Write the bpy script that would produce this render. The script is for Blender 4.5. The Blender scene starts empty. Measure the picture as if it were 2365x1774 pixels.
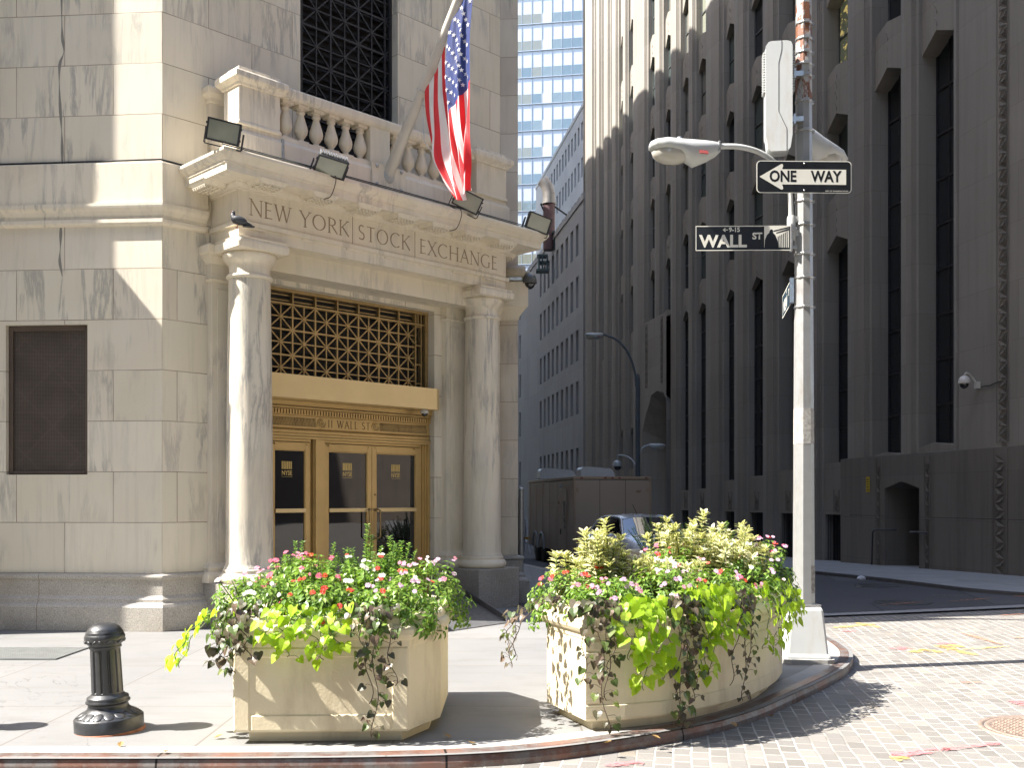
import bpy, math, random
from math import sin, cos, pi, radians, sqrt, atan2, hypot
from mathutils import Vector, Matrix, noise
random.seed(11)
SC = bpy.context.scene
COL = SC.collection

# ------------------------------------------------------------------ camera, sky, sun, exposure
CAM_H = 1.65
cd = bpy.data.cameras.new('camera')
cam = bpy.data.objects.new('camera', cd); COL.objects.link(cam)
cam.location = (0, 0, CAM_H); cam.rotation_euler = (radians(90), 0, 0)
cd.sensor_width = 36; cd.lens = 35.80; cd.shift_y = 0.1132
cd.clip_start = 0.1; cd.clip_end = 3000
SC.camera = cam
SUN_EL = radians(49); SUN_AZ = radians(180 + 12)       # direction towards the sun, measured from +X
sun_dir = Vector((cos(SUN_EL) * cos(SUN_AZ), cos(SUN_EL) * sin(SUN_AZ), sin(SUN_EL)))
W = bpy.data.worlds.new('World'); SC.world = W; W.use_nodes = True
nt = W.node_tree; bg = nt.nodes['Background']
sky = nt.nodes.new('ShaderNodeTexSky'); sky.sky_type = 'NISHITA'; sky.sun_disc = False
sky.sun_elevation = SUN_EL; sky.sun_rotation = atan2(sun_dir.x, sun_dir.y)
sky.dust_density = 1.5; sky.ozone_density = 1.0
nt.links.new(sky.outputs[0], bg.inputs[0]); bg.inputs[1].default_value = 0.148
sl = bpy.data.lights.new('sun', 'SUN'); sl.energy = 4.2; sl.angle = radians(0.5); sl.color = (1.0, 0.95, 0.88)
sun = bpy.data.objects.new('sun', sl); COL.objects.link(sun)
sun.rotation_euler = (-sun_dir).to_track_quat('-Z', 'Y').to_euler(); sun.location = (-30, -8, 40)
SC.view_settings.view_transform = 'Standard'; SC.view_settings.look = 'None'
SC.view_settings.exposure = 2.0; SC.view_settings.gamma = 1
SC.cycles.max_bounces = 8; SC.cycles.diffuse_bounces = 5; SC.cycles.glossy_bounces = 4
SC.cycles.sample_clamp_indirect = 6; SC.cycles.caustics_reflective = False; SC.cycles.caustics_refractive = False

# ------------------------------------------------------------------ mesh helpers
class MB:
    """collects shapes and links them as ONE mesh object"""
    def __init__(s):
        s.v = []; s.f = []; s.uv = []; s.mi = []; s.sm = []; s.T = None
    def add(s, vs, fs, m=0, uvs=None, smooth=False):
        b = len(s.v)
        vs = [Vector(p) for p in vs]
        if uvs is None:
            for f in fs:
                n = Vector((0, 0, 0))
                for i in range(len(f)):
                    a, c = vs[f[i]], vs[f[(i + 1) % len(f)]]
                    n += Vector(((a.y - c.y) * (a.z + c.z), (a.z - c.z) * (a.x + c.x), (a.x - c.x) * (a.y + c.y)))
                ax, ay, az = abs(n.x), abs(n.y), abs(n.z)
                if az > ax and az > ay: q = [(vs[i].x, vs[i].y) for i in f]
                elif ax > ay: q = [(vs[i].y, vs[i].z) for i in f]
                else: q = [(vs[i].x, vs[i].z) for i in f]
                s.uv.append(q)
        else:
            s.uv += [[uvs[i] for i in f] for f in fs] if len(uvs) == len(vs) else uvs
        if s.T is not None: vs = [s.T @ p for p in vs]
        s.v += vs
        s.f += [[i + b for i in f] for f in fs]
        s.mi += [m] * len(fs); s.sm += [smooth] * len(fs)
        return s
    def face(s, pts, m=0, uvs=None): return s.add(pts, [list(range(len(pts)))], m, [uvs] if uvs else None)
    def box(s, x0, x1, y0, y1, z0, z1, m=0):
        if x0 > x1: x0, x1 = x1, x0
        v = [(x0, y0, z0), (x1, y0, z0), (x1, y1, z0), (x0, y1, z0), (x0, y0, z1), (x1, y0, z1), (x1, y1, z1), (x0, y1, z1)]
        return s.add(v, [(3, 2, 1, 0), (4, 5, 6, 7), (0, 1, 5, 4), (1, 2, 6, 5), (2, 3, 7, 6), (3, 0, 4, 7)], m)
    def taper(s, x0, x1, y0, y1, z0, z1, t, m=0):
        v = [(x0, y0, z0), (x1, y0, z0), (x1, y1, z0), (x0, y1, z0), (x0 + t, y0 + t, z1), (x1 - t, y0 + t, z1), (x1 - t, y1 - t, z1), (x0 + t, y1 - t, z1)]
        return s.add(v, [(3, 2, 1, 0), (4, 5, 6, 7), (0, 1, 5, 4), (1, 2, 6, 5), (2, 3, 7, 6), (3, 0, 4, 7)], m)
    def prism(s, poly, c0, c1, axis='y', m=0, smooth=False):
        """poly in the two other axes, extruded from c0 to c1"""
        n = len(poly)
        mk = {'y': lambda a, b, c: (a, c, b), 'z': lambda a, b, c: (a, b, c), 'x': lambda a, b, c: (c, a, b)}[axis]
        v = [mk(a, b, c0) for a, b in poly] + [mk(a, b, c1) for a, b in poly]
        s.add(v, [(i, (i + 1) % n, n + (i + 1) % n, n + i) for i in range(n)], m, smooth=smooth)
        s.add(v, [list(range(n))[::-1], list(range(n, 2 * n))], m)
        return s
    def lathe(s, prof, n=24, c=(0, 0, 0), m=0, smooth=True, cap=True, sx=1, sy=1, a0=0):
        v = []; uv = []
        for r, z in prof:
            for k in range(n):
                a = a0 + 2 * pi * k / n
                v.append((c[0] + r * sx * cos(a), c[1] + r * sy * sin(a), c[2] + z)); uv.append((k / n * 2 * pi * max(r, .05), z))
        P = len(prof)
        fs = [(j * n + k, j * n + (k + 1) % n, (j + 1) * n + (k + 1) % n, (j + 1) * n + k) for j in range(P - 1) for k in range(n)]
        s.add(v, fs, m, uv, smooth)
        if cap:
            if prof[0][0] > 1e-4: s.add(v[:n], [list(range(n))[::-1]], m)
            if prof[-1][0] > 1e-4: s.add(v[-n:], [list(range(n))], m)
        return s
    def tube(s, pts, r, n=8, m=0, cap=True, smooth=True):
        pts = [Vector(p) for p in pts]; R = r if isinstance(r, (list, tuple)) else [r] * len(pts)
        v = []; up = None
        for i, p in enumerate(pts):
            d = (pts[min(i + 1, len(pts) - 1)] - pts[max(i - 1, 0)]).normalized()
            if up is None:
                up = Vector((0, 0, 1)) if abs(d.z) < .9 else Vector((1, 0, 0))
            a = d.cross(up)
            if a.length < 1e-4: a = d.cross(Vector((0.3, 1, 0.2)))
            a.normalize(); b = a.cross(d).normalized(); up = b
            for k in range(n):
                t = 2 * pi * k / n
                v.append(p + (a * cos(t) + b * sin(t)) * R[i])
        fs = [(j * n + k, (j + 1) * n + k, (j + 1) * n + (k + 1) % n, j * n + (k + 1) % n) for j in range(len(pts) - 1) for k in range(n)]
        s.add(v, fs, m, None, smooth)
        if cap and n > 2: s.add(v[:n], [list(range(n))], m); s.add(v[-n:], [list(range(n))[::-1]], m)
        return s
    def sweep(s, path, prof, closed=False, m=0, cap=True, smooth=False):
        """profile (out, z) carried along a plan path; out is to the right of the travel direction"""
        n = len(path); P = [Vector((p[0], p[1])) for p in path]; v = []; uvs = []; L = 0
        nr = []
        for i in range(n if closed else n - 1):
            d = (P[(i + 1) % n] - P[i]).normalized(); nr.append(Vector((d.y, -d.x)))
        for i in range(n):
            if closed: a, b = nr[i - 1], nr[i]
            else: a, b = nr[max(i - 1, 0)], nr[min(i, n - 2)]
            mdir = (a + b); k = mdir.length
            mdir = mdir / k * (2 / k) if k > .2 else a
            if i: L += (P[i] - P[i - 1]).length
            h = 0
            for j, (o, z) in enumerate(prof):
                if j: h += hypot(o - prof[j - 1][0], z - prof[j - 1][1])
                v.append((P[i].x + mdir.x * o, P[i].y + mdir.y * o, z)); uvs.append((L, z))
        k = len(prof); fs = []; fu = []
        for i in range(n if closed else n - 1):
            i2 = (i + 1) % n
            L2 = None
            for j in range(k - 1):
                f = (i * k + j, i2 * k + j, i2 * k + j + 1, i * k + j + 1); fs.append(f)
                q = [uvs[x] for x in f]
                if i2 == 0:
                    e = uvs[i * k][0] + (P[0] - P[i]).length; q = [q[0], (e, q[1][1]), (e, q[2][1]), q[3]]
                fu.append(q)
        b = len(s.v)
        s.add(v, fs, m, fu, smooth)
        if cap and not closed:
            s.add(v[:k], [list(range(k))], m); s.add(v[-k:], [list(range(k))[::-1]], m)
        return s
    def ell(s, c, r, n=12, k=8, m=0):
        prof = [(max(1e-5, sin(pi * j / k)), -cos(pi * j / k)) for j in range(k + 1)]
        v = []
        for a, z in prof:
            for i in range(n):
                t = 2 * pi * i / n; v.append((c[0] + r[0] * a * cos(t), c[1] + r[1] * a * sin(t), c[2] + r[2] * z))
        fs = [(j * n + i, j * n + (i + 1) % n, (j + 1) * n + (i + 1) % n, (j + 1) * n + i) for j in range(k) for i in range(n)]
        return s.add(v, fs, m, None, True)
    def wall(s, x0, x1, z0, z1, y, depth, holes=(), m=0):
        """a wall face in the local xz plane with real openings and their reveals"""
        xs = sorted({x0, x1, *[h[0] for h in holes], *[h[1] for h in holes]}); zs = sorted({z0, z1, *[h[2] for h in holes], *[h[3] for h in holes]})
        xs = [x for x in xs if x0 <= x <= x1]; zs = [z for z in zs if z0 <= z <= z1]
        for i in range(len(xs) - 1):
            for j in range(len(zs) - 1):
                cx, cz = (xs[i] + xs[i + 1]) / 2, (zs[j] + zs[j + 1]) / 2
                if any(h[0] < cx < h[1] and h[2] < cz < h[3] for h in holes): continue
                s.face([(xs[i], y, zs[j]), (xs[i + 1], y, zs[j]), (xs[i + 1], y, zs[j + 1]), (xs[i], y, zs[j + 1])], m)
        for a, b, c, d in holes:
            e = y + depth
            s.face([(a, y, c), (a, y, d), (a, e, d), (a, e, c)], m); s.face([(b, y, c), (b, e, c), (b, e, d), (b, y, d)], m)
            s.face([(a, y, d), (b, y, d), (b, e, d), (a, e, d)], m); s.face([(a, y, c), (a, e, c), (b, e, c), (b, y, c)], m)
        return s
    def mesh(s, name, mats):
        me = bpy.data.meshes.new(name)
        me.from_pydata([tuple(p) for p in s.v], [], s.f)
        ul = me.uv_layers.new(name='UVMap')
        flat = [c for q in s.uv for p in q for c in p]
        ul.data.foreach_set('uv', flat)
        me.polygons.foreach_set('material_index', s.mi); me.polygons.foreach_set('use_smooth', s.sm)
        for x in (mats if isinstance(mats, (list, tuple)) else [mats]): me.materials.append(x)
        me.update()
        return me
    def build(s, name, mats, parent=None, loc=(0, 0, 0), rz=0.0, bevel=0, kind=None):
        o = bpy.data.objects.new(name, s.mesh(name, mats)); COL.objects.link(o)
        o.parent = parent; o.location = loc; o.rotation_euler = (0, 0, rz)
        if bevel:
            b = o.modifiers.new('bevel', 'BEVEL'); b.width = bevel; b.segments = 2; b.limit_method = 'ANGLE'; b.angle_limit = radians(35)
        if kind: o['kind'] = kind
        return o

def tag(o, label=None, cat=None, group=None, kind=None):
    if label: o['label'] = label
    if cat: o['category'] = cat
    if group: o['group'] = group
    if kind: o['kind'] = kind
    return o
def thing(name, label, cat, loc=(0, 0, 0), rz=0.0, group=None):
    o = bpy.data.objects.new(name, None); COL.objects.link(o); o.empty_display_size = .2
    o.location = loc; o.rotation_euler = (0, 0, rz)
    return tag(o, label, cat, group)
def dup(root, loc=None, rz=None, label=None, group=None, parent=None):
    c = root.copy(); COL.objects.link(c)
    if parent is not None: c.parent = parent
    if loc is not None: c.location = loc
    if rz is not None: c.rotation_euler = (0, 0, rz)
    if label: c['label'] = label
    if group: c['group'] = group
    for ch in list(root.children): dup(ch, parent=c)
    return c
def rot2(p, a): return (p[0] * cos(a) - p[1] * sin(a), p[0] * sin(a) + p[1] * cos(a))
def bez(pts, n=10):
    """Catmull-Rom through points"""
    P = [Vector(p) for p in pts]; out = []
    for i in range(len(P) - 1):
        a, b, c, d = P[max(i - 1, 0)], P[i], P[i + 1], P[min(i + 2, len(P) - 1)]
        for k in range(n):
            t = k / n
            out.append(.5 * ((2 * b) + (c - a) * t + (2 * a - 5 * b + 4 * c - d) * t * t + (3 * b - a - 3 * c + d) * t ** 3))
    out.append(P[-1]); return out

# ------------------------------------------------------------------ materials
class NT:
    def __init__(s, name):
        s.m = bpy.data.materials.new(name); s.m.use_nodes = True; s.t = s.m.node_tree; s.t.nodes.clear()
        s.out = s.t.nodes.new('ShaderNodeOutputMaterial')
        s.p = s.n('ShaderNodeBsdfPrincipled'); s.link(s.p.outputs[0], s.out.inputs[0])
    def n(s, typ, **kw):
        x = s.t.nodes.new(typ)
        for k, v in kw.items(): setattr(x, k, v)
        return x
    def link(s, a, b): s.t.links.new(a, b)
    def put(s, sock, v):
        if isinstance(v, bpy.types.NodeSocket): s.link(v, sock)
        elif v is not None:
            if isinstance(v, tuple) and len(v) == 3 and sock.type == 'RGBA': v = (*v, 1)
            sock.default_value = v
    def coord(s, kind='Object'): return s.n('ShaderNodeTexCoord').outputs[kind]
    def mapp(s, vec, loc=(0, 0, 0), rot=(0, 0, 0), sc=(1, 1, 1)):
        x = s.n('ShaderNodeMapping'); s.link(vec, x.inputs[0]); x.inputs[1].default_value = loc; x.inputs[2].default_value = rot; x.inputs[3].default_value = sc
        return x.outputs[0]
    def noise(s, vec, scale=5, detail=4, rough=.55, dist=0, out='Fac'):
        x = s.n('ShaderNodeTexNoise')
        if vec is not None: s.link(vec, x.inputs['Vector'])
        x.inputs['Scale'].default_value = scale; x.inputs['Detail'].default_value = detail; x.inputs['Roughness'].default_value = rough; x.inputs['Distortion'].default_value = dist
        return x.outputs[out]
    def math(s, op, a, b=None, c=None, clamp=False):
        x = s.n('ShaderNodeMath', operation=op, use_clamp=clamp); s.put(x.inputs[0], a)
        if b is not None: s.put(x.inputs[1], b)
        if c is not None: s.put(x.inputs[2], c)
        return x.outputs[0]
    def vmath(s, op, a, b): 
        x = s.n('ShaderNodeVectorMath', operation=op); s.put(x.inputs[0], a); s.put(x.inputs[1], b); return x.outputs[0]
    def mix(s, f, a, b, mode='MIX'):
        x = s.n('ShaderNodeMix', data_type='RGBA', blend_type=mode); s.put(x.inputs[0], f); s.put(x.inputs[6], a); s.put(x.inputs[7], b)
        return x.outputs[2]
    def ramp(s, f, stops, interp='LINEAR'):
        x = s.n('ShaderNodeValToRGB'); x.color_ramp.interpolation = interp; s.put(x.inputs[0], f); e = x.color_ramp.elements
        while len(e) < len(stops): e.new(.5)
        for q, (p, c) in zip(e, stops): q.position = p; q.color = (*c, 1) if len(c) == 3 else c
        return x.outputs[0]
    def remap(s, f, a, b, c=0., d=1.):
        x = s.n('ShaderNodeMapRange'); s.put(x.inputs[0], f)
        for i, v in enumerate((a, b, c, d)): x.inputs[i + 1].default_value = v
        return x.outputs[0]
    def bump(s, h, strength=.3, dist=.01, normal=None):
        x = s.n('ShaderNodeBump'); s.put(x.inputs['Height'], h); x.inputs['Strength'].default_value = strength; x.inputs['Distance'].default_value = dist
        if normal is not None: s.link(normal, x.inputs['Normal'])
        return x.outputs[0]
    def brick(s, vec, bw, rh, mortar=.006, off=.5, smooth=.1, freq=2):
        x = s.n('ShaderNodeTexBrick', offset=off, offset_frequency=freq); s.link(vec, x.inputs['Vector'])
        x.inputs['Color1'].default_value = (0, 0, 0, 1); x.inputs['Color2'].default_value = (1, 1, 1, 1); x.inputs['Mortar'].default_value = (.5, .5, .5, 1)
        x.inputs['Scale'].default_value = 1; x.inputs['Mortar Size'].default_value = mortar; x.inputs['Mortar Smooth'].default_value = smooth
        x.inputs['Brick Width'].default_value = bw; x.inputs['Row Height'].default_value = rh
        return x.outputs['Color'], x.outputs['Fac']
    def done(s, color, rough=.6, metal=0., normal=None, spec=None, **kw):
        s.put(s.p.inputs['Base Color'], color); s.put(s.p.inputs['Roughness'], rough); s.put(s.p.inputs['Metallic'], metal)
        if normal is not None: s.link(normal, s.p.inputs['Normal'])
        if spec is not None: s.p.inputs['Specular IOR Level'].default_value = spec
        for k, v in kw.items(): s.put(s.p.inputs[k.replace('_', ' ')], v)
        return s.m

def mul(c, k): return tuple(min(1, x * k) for x in c)
def plain(name, c, rough=.55, metal=0., var=.15, scale=6., bscale=None, bstr=.2, dirt=None, spec=None, dist=.004, **kw):
    t = NT(name); co = t.coord()
    f = t.noise(co, scale, 5)
    col = t.ramp(f, [(.25, mul(c, 1 - var)), (.75, mul(c, 1 + var))])
    if dirt:
        g = t.noise(t.mapp(co, sc=(1, 1, .25)), dirt[1], 6, .65)
        col = t.mix(t.remap(g, dirt[2], dirt[2] + .12, 0, dirt[3]), col, dirt[0])
    nrm = t.bump(t.noise(co, bscale, 5), bstr, dist) if bscale else None
    r = t.remap(t.noise(co, scale * 2.3, 3), .3, .7, max(.02, rough - .08), rough + .08)
    return t.done(col, r, metal, nrm, spec, **kw)

def marble(name, bw=1.28, rh=.645, z0=.07, x0=0., vmask=(.47, .65), v2a=.34, base=((.84, .765, .62), (.74, .665, .525)), vein=.62, joints=True, warm=.5):
    t = NT(name); co = t.coord(); uv = t.coord('UV')
    m0 = t.mapp(uv, (x0, -z0, 0))
    if joints:
        wob = t.noise(co, 3, 2, out='Color')
        m1 = t.vmath('ADD', m0, t.vmath('MULTIPLY', t.vmath('SUBTRACT', wob, (.5, .5, .5)), (.008, .008, 0)))
        rnd, mor = t.brick(m1, bw, rh, .005, .5, .15)
    else:
        rnd = t.noise(co, .5, 2); mor = None
    shift = t.vmath('MULTIPLY', rnd, (7, 5, 9) if joints else (0, 0, 0))
    c2 = t.vmath('ADD', co, shift)
    lo = t.noise(c2, .9, 3)
    col = t.mix(rnd, base[0], base[1])
    col = t.mix(t.remap(lo, .35, .7, 0, .5), col, (.76, .715, .63))
    tint = t.noise(t.vmath('ADD', co, t.vmath('MULTIPLY', rnd, (3, 8, 2))), .55, 3)
    col = t.mix(t.remap(tint, .48, .72, 0, warm * .5), col, (.55, .50, .33))                     # yellow-green lichen and rust tints
    col = t.mix(t.remap(tint, .5, .2, 0, warm * .5), col, (.54, .40, .29))
    vm = t.mapp(c2, rot=(.30, .38, .5), sc=(2.0, 2.0, .26))
    vn = t.noise(vm, 1.5, 8, .66, .35)
    v1 = t.remap(t.math('ABSOLUTE', t.math('SUBTRACT', vn, .5)), 0, .045, 1, 0)
    mask = t.remap(t.noise(c2, .8, 2), vmask[0], vmask[1], 0, 1)
    col = t.mix(t.math('MULTIPLY', t.math('MULTIPLY', v1, mask), vein), col, (.27, .265, .25))
    v2 = t.remap(t.noise(t.mapp(c2, rot=(.2, .5, .3), sc=(2.2, 2.2, .3)), 2.2, 8, .7, .4), vmask[0] + .07, .76, 0, v2a)
    col = t.mix(v2, col, (.36, .35, .32))
    sp = t.remap(t.noise(co, 26, 4, .7), .70, .80, 0, .5)
    col = t.mix(sp, col, (.26, .22, .17))
    st = t.remap(t.noise(t.mapp(co, sc=(4, 4, .25)), 2.0, 6, .7), .52, .78, 0, .26)            # run-off streaks
    col = t.mix(st, col, (.33, .28, .21))
    h = t.noise(co, 40, 6, .6)
    nrm = t.bump(h, .12, .006)
    if mor is not None:
        col = t.mix(t.math('MULTIPLY', mor, t.remap(t.noise(co, 1.7, 3), .3, .6, .45, .95)), col, (.27, .19, .12))
        nrm = t.bump(t.math('SUBTRACT', 1, mor), .5, .008, nrm)
    return t.done(col, t.remap(vn, .3, .7, .42, .6), 0, nrm, .4)

def granite(name, c=(.25, .225, .195), joints=None):
    t = NT(name); co = t.coord()
    f = t.noise(co, 95, 3, .8)
    col = t.ramp(f, [(.30, mul(c, .35)), (.46, c), (.60, mul(c, 1.35)), (.72, mul(c, 2.1))])
    big = t.noise(co, 1.3, 5, .6)
    col = t.mix(t.remap(big, .45, .75, 0, .55), col, mul((c[0] * 1.05, c[1] * .95, c[2] * .82), .62))
    nrm = t.bump(f, .25, .004)
    if joints:
        _, mor = t.brick(t.mapp(t.coord('UV'), (joints[2], 0, 0)), joints[0], joints[1], .004, 0)
        col = t.mix(mor, col, (.2, .15, .1))
    return t.done(col, .55, 0, nrm)

def limestone(name, c=(.25, .235, .215), bw=2.4, rh=1.3, streak=.5):
    t = NT(name); co = t.coord()
    rnd, mor = t.brick(t.coord('UV'), bw, rh, .006, .5)
    col = t.mix(rnd, mul(c, .93), mul(c, 1.07))
    s = t.noise(t.mapp(co, sc=(2.5, 2.5, .12)), 2.2, 6, .6)
    col = t.mix(t.remap(s, .46, .72, 0, streak), col, mul(c, .5))
    col = t.mix(t.remap(t.noise(co, .35, 4), .45, .75, 0, .35), col, mul(c, 1.25))
    col = t.mix(t.math('MULTIPLY', mor, .5), col, mul(c, .45))
    return t.done(col, .8, 0, t.bump(t.noise(co, 14, 6), .2, .01))

def leafmat(name, c0, c1, c2=None, trans=.35, rough=.38, vein=None):
    t = NT(name); uv = t.coord('UV'); sep = t.n('ShaderNodeSeparateXYZ'); t.link(uv, sep.inputs[0])
    col = t.ramp(sep.outputs[0], [(0, c0), (.55, c1), (1, c2 or mul(c1, 1.35))])
    if vein: col = t.mix(t.remap(sep.outputs[1], .0, .25, vein[1], 0), col, vein[0])
    col = t.mix(t.remap(t.noise(t.coord(), 60, 3), .4, .7, 0, .25), col, mul(c0, .7))
    t.done(col, rough, 0, None, .45)
    tr = t.n('ShaderNodeBsdfTranslucent'); t.put(tr.inputs[0], t.mix(1., col, (1.25, 1.3, .7), 'MULTIPLY'))
    mx = t.n('ShaderNodeMixShader'); mx.inputs[0].default_value = trans
    t.link(t.p.outputs[0], mx.inputs[1]); t.link(tr.outputs[0], mx.inputs[2]); t.link(mx.outputs[0], t.out.inputs[0])
    return t.m

def glassmat(name, c=(.012, .014, .016), rough=.03, ior=1.6):
    t = NT(name); co = t.coord()
    n = t.bump(t.noise(co, .9, 2), .05, .02)
    return t.done(c, rough, 0, n, .5, IOR=ior)

M = {}
def mats():
    M['marble'] = marble('marble_blocks')
    M['marble_up'] = marble('marble_blocks_upper', z0=.085, rh=.645)
    M['marble_cham'] = marble('marble_blocks_chamfer', bw=1.5, z0=.07, x0=.55)
    M['marble_plain'] = marble('marble_dressed', joints=False, vein=.5, base=((.84, .755, .605), (.79, .70, .55)))
    M['marble_shaft'] = marble('marble_shaft', joints=False, vein=.75, vmask=(.40, .56), v2a=.6, base=((.80, .72, .575), (.70, .63, .50)))
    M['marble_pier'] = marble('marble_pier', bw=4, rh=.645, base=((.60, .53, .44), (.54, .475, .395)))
    M['letter'] = plain('weathered_letter_shade', (.33, .245, .16), .8, var=.35, scale=14)  # brown stain, with the shade of carved strokes put into the colour
    M['granite'] = granite('granite_plinth', (.42, .39, .34), joints=(2.6, 5, .9))
    M['granite_dark'] = granite('granite_pedestal', (.31, .29, .26))
    M['bronze'] = plain('bronze_satin', (.60, .42, .18), .38, .60, .10, 3, 120, .05, dirt=((.16, .09, .03), 3, .60, .35))
    M['bronze_dark'] = plain('bronze_aged', (.38, .27, .13), .42, .85, .25, 9, dirt=((.10, .06, .025), 8, .5, .6))
    M['bronze_canopy'] = plain('bronze_canopy', (.78, .60, .31), .38, .5, .05, 2)
    M['gold'] = plain('gold_leaf_mark', (.62, .45, .16), .4, .3, .1)
    M['iron'] = plain('black_iron_grille', (.030, .030, .034), .5, .2, .25, 12)
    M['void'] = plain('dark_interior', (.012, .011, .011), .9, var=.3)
    M['louver'] = plain('louver_dark', (.028, .025, .023), .7, var=.3)
    M['glass'] = glassmat('dark_door_glass', (.010, .010, .011), .015, 1.75)
    M['pane'] = glassmat('window_glass', (.018, .022, .026), .05, 1.6)
    M['lime'] = limestone('limestone_tower', (.275, .254, .22), 2.4, 1.3, .30)
    M['lime_base'] = limestone('limestone_base', (.18, .163, .138), 2.2, 1.15, .55)
    M['annex'] = limestone('annex_limestone', (.30, .30, .295), 3.2, 3.2, .45)
    M['winframe'] = plain('window_frame_dark', (.075, .08, .08), .5, var=.2)
    M['winframe_pale'] = plain('window_frame_pale', (.42, .42, .40), .5, var=.1)
    M['blue_panel'] = plain('blue_spandrel_glass', (.38, .415, .46), .35, .0, .06, .4, spec=.6)
    M['steel'] = plain('pole_grey_paint', (.36, .365, .36), .38, .35, .07, 9, 60, .05, dirt=((.30, .27, .24), 5, .54, .75))
    M['steel_white'] = plain('pale_grey_paint', (.47, .48, .468), .42, .05, .04, 3, 70, .05, dirt=((.40, .36, .30), 4, .56, .55))
    M['rust'] = plain('rusty_paint', (.27, .10, .045), .7, .1, .4, 14, 50, .3)
    M['galv'] = plain('galvanised_band', (.48, .48, .47), .35, .8, .15, 20)
    M['black_paint'] = plain('black_gloss_paint', (.022, .023, .025), .40, .0, .35, 12, 26, .25, dirt=((.07, .06, .05), 9, .60, .5), spec=.7, dist=.006)
    M['rubber'] = plain('black_rubber', (.015, .015, .015), .75, var=.2)
    M['planter'] = plain('cream_cast_stone', (.70, .615, .43), .62, 0, .05, 3, 55, .35, dirt=((.47, .38, .25), 2.2, .50, .6), dist=.006)
    M['soil'] = plain('dark_soil', (.03, .02, .013), .95, var=.5, scale=20, bscale=30, bstr=.8)
    M['sign_black'] = plain('sign_black', (.010, .011, .013), .35, var=.1)
    M['sign_white'] = plain('sign_white', (.70, .68, .60), .45, var=.05, scale=8)
    M['sign_blue'] = plain('sign_blue', (.02, .035, .05), .8, var=.1, spec=.05)
    M['red'] = plain('red_plastic', (.32, .06, .05), .4, var=.1)
    M['trailer'] = plain('trailer_bronze', (.40, .33, .27), .38, .35, .03, .6, spec=.4)
    M['trailer_trim'] = plain('trailer_trim', (.36, .28, .215), .35, .6, .06)
    M['white_plastic'] = plain('white_plastic', (.55, .58, .60), .3, var=.05)
    M['car'] = plain('silver_car_paint', (.68, .70, .72), .25, .25, .03, 3, Coat_Weight=.6)
    M['car_glass'] = glassmat('car_glass', (.012, .014, .016), .02, 1.75); M['car_screen'] = glassmat('car_windscreen', (.02, .025, .03), .02, 2.6)
    M['cable'] = plain('black_cable', (.012, .012, .012), .6, var=.2)
    M['lens'] = plain('floodlight_lens', (.30, .31, .25), .18, .1, .25, 3, spec=.8)
    M['white_dome'] = plain('white_camera_case', (.62, .60, .55), .4, var=.06)
    M['grey_dome'] = plain('grey_camera_case', (.10, .105, .10), .3, var=.1)
    M['ramp'] = plain('ramp_plate', (.17, .17, .175), .45, .5, .12, 6, 80, .2)
    M['cream_stone'] = plain('sunlit_cream_stone', (.60, .56, .50), .8, var=.08, scale=1)
mats()

# ------------------------------------------------------------------ ground: road, pavers, sidewalks, kerbs
def pavers():
    t = NT('stone_pavers'); co = t.coord()
    wob = t.noise(co, 1.3, 3, out='Color')
    p = t.vmath('ADD', co, t.vmath('MULTIPLY', t.vmath('SUBTRACT', wob, (.5, .5, .5)), (.05, .05, 0)))
    v = t.mapp(p, rot=(0, 0, radians(-81)))
    rnd, mor = t.brick(v, .185, .122, .0085, .5, .35)
    col = t.ramp(rnd, [(0, (.14, .131, .118)), (.35, (.19, .178, .162)), (.7, (.165, .157, .147)), (1, (.23, .213, .19))])
    odd = t.noise(t.vmath('ADD', co, t.vmath('MULTIPLY', rnd, (3, 7, 0))), .8, 1)
    col = t.mix(t.remap(odd, .64, .70, 0, .5), col, (.27, .22, .16))
    n2 = t.noise(co, 45, 4, .7)
    col = t.mix(t.remap(n2, .4, .75, 0, .4), col, (.18, .16, .14))
    pale = t.noise(co, .75, 5, .6)
    col = t.mix(t.remap(pale, .52, .72, 0, .35), col, (.27, .26, .24))
    fill = t.mix(t.remap(t.noise(co, 2.2, 4), .35, .55, 0, 1), (.20, .185, .165), (.40, .375, .335))
    col = t.mix(t.math('MULTIPLY', mor, .95), col, fill)
    h = t.math('ADD', t.math('MULTIPLY', t.math('SUBTRACT', 1, mor), .6), t.math('MULTIPLY', n2, .4))
    return t.done(col, .75, 0, t.bump(h, .55, .008))
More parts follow.
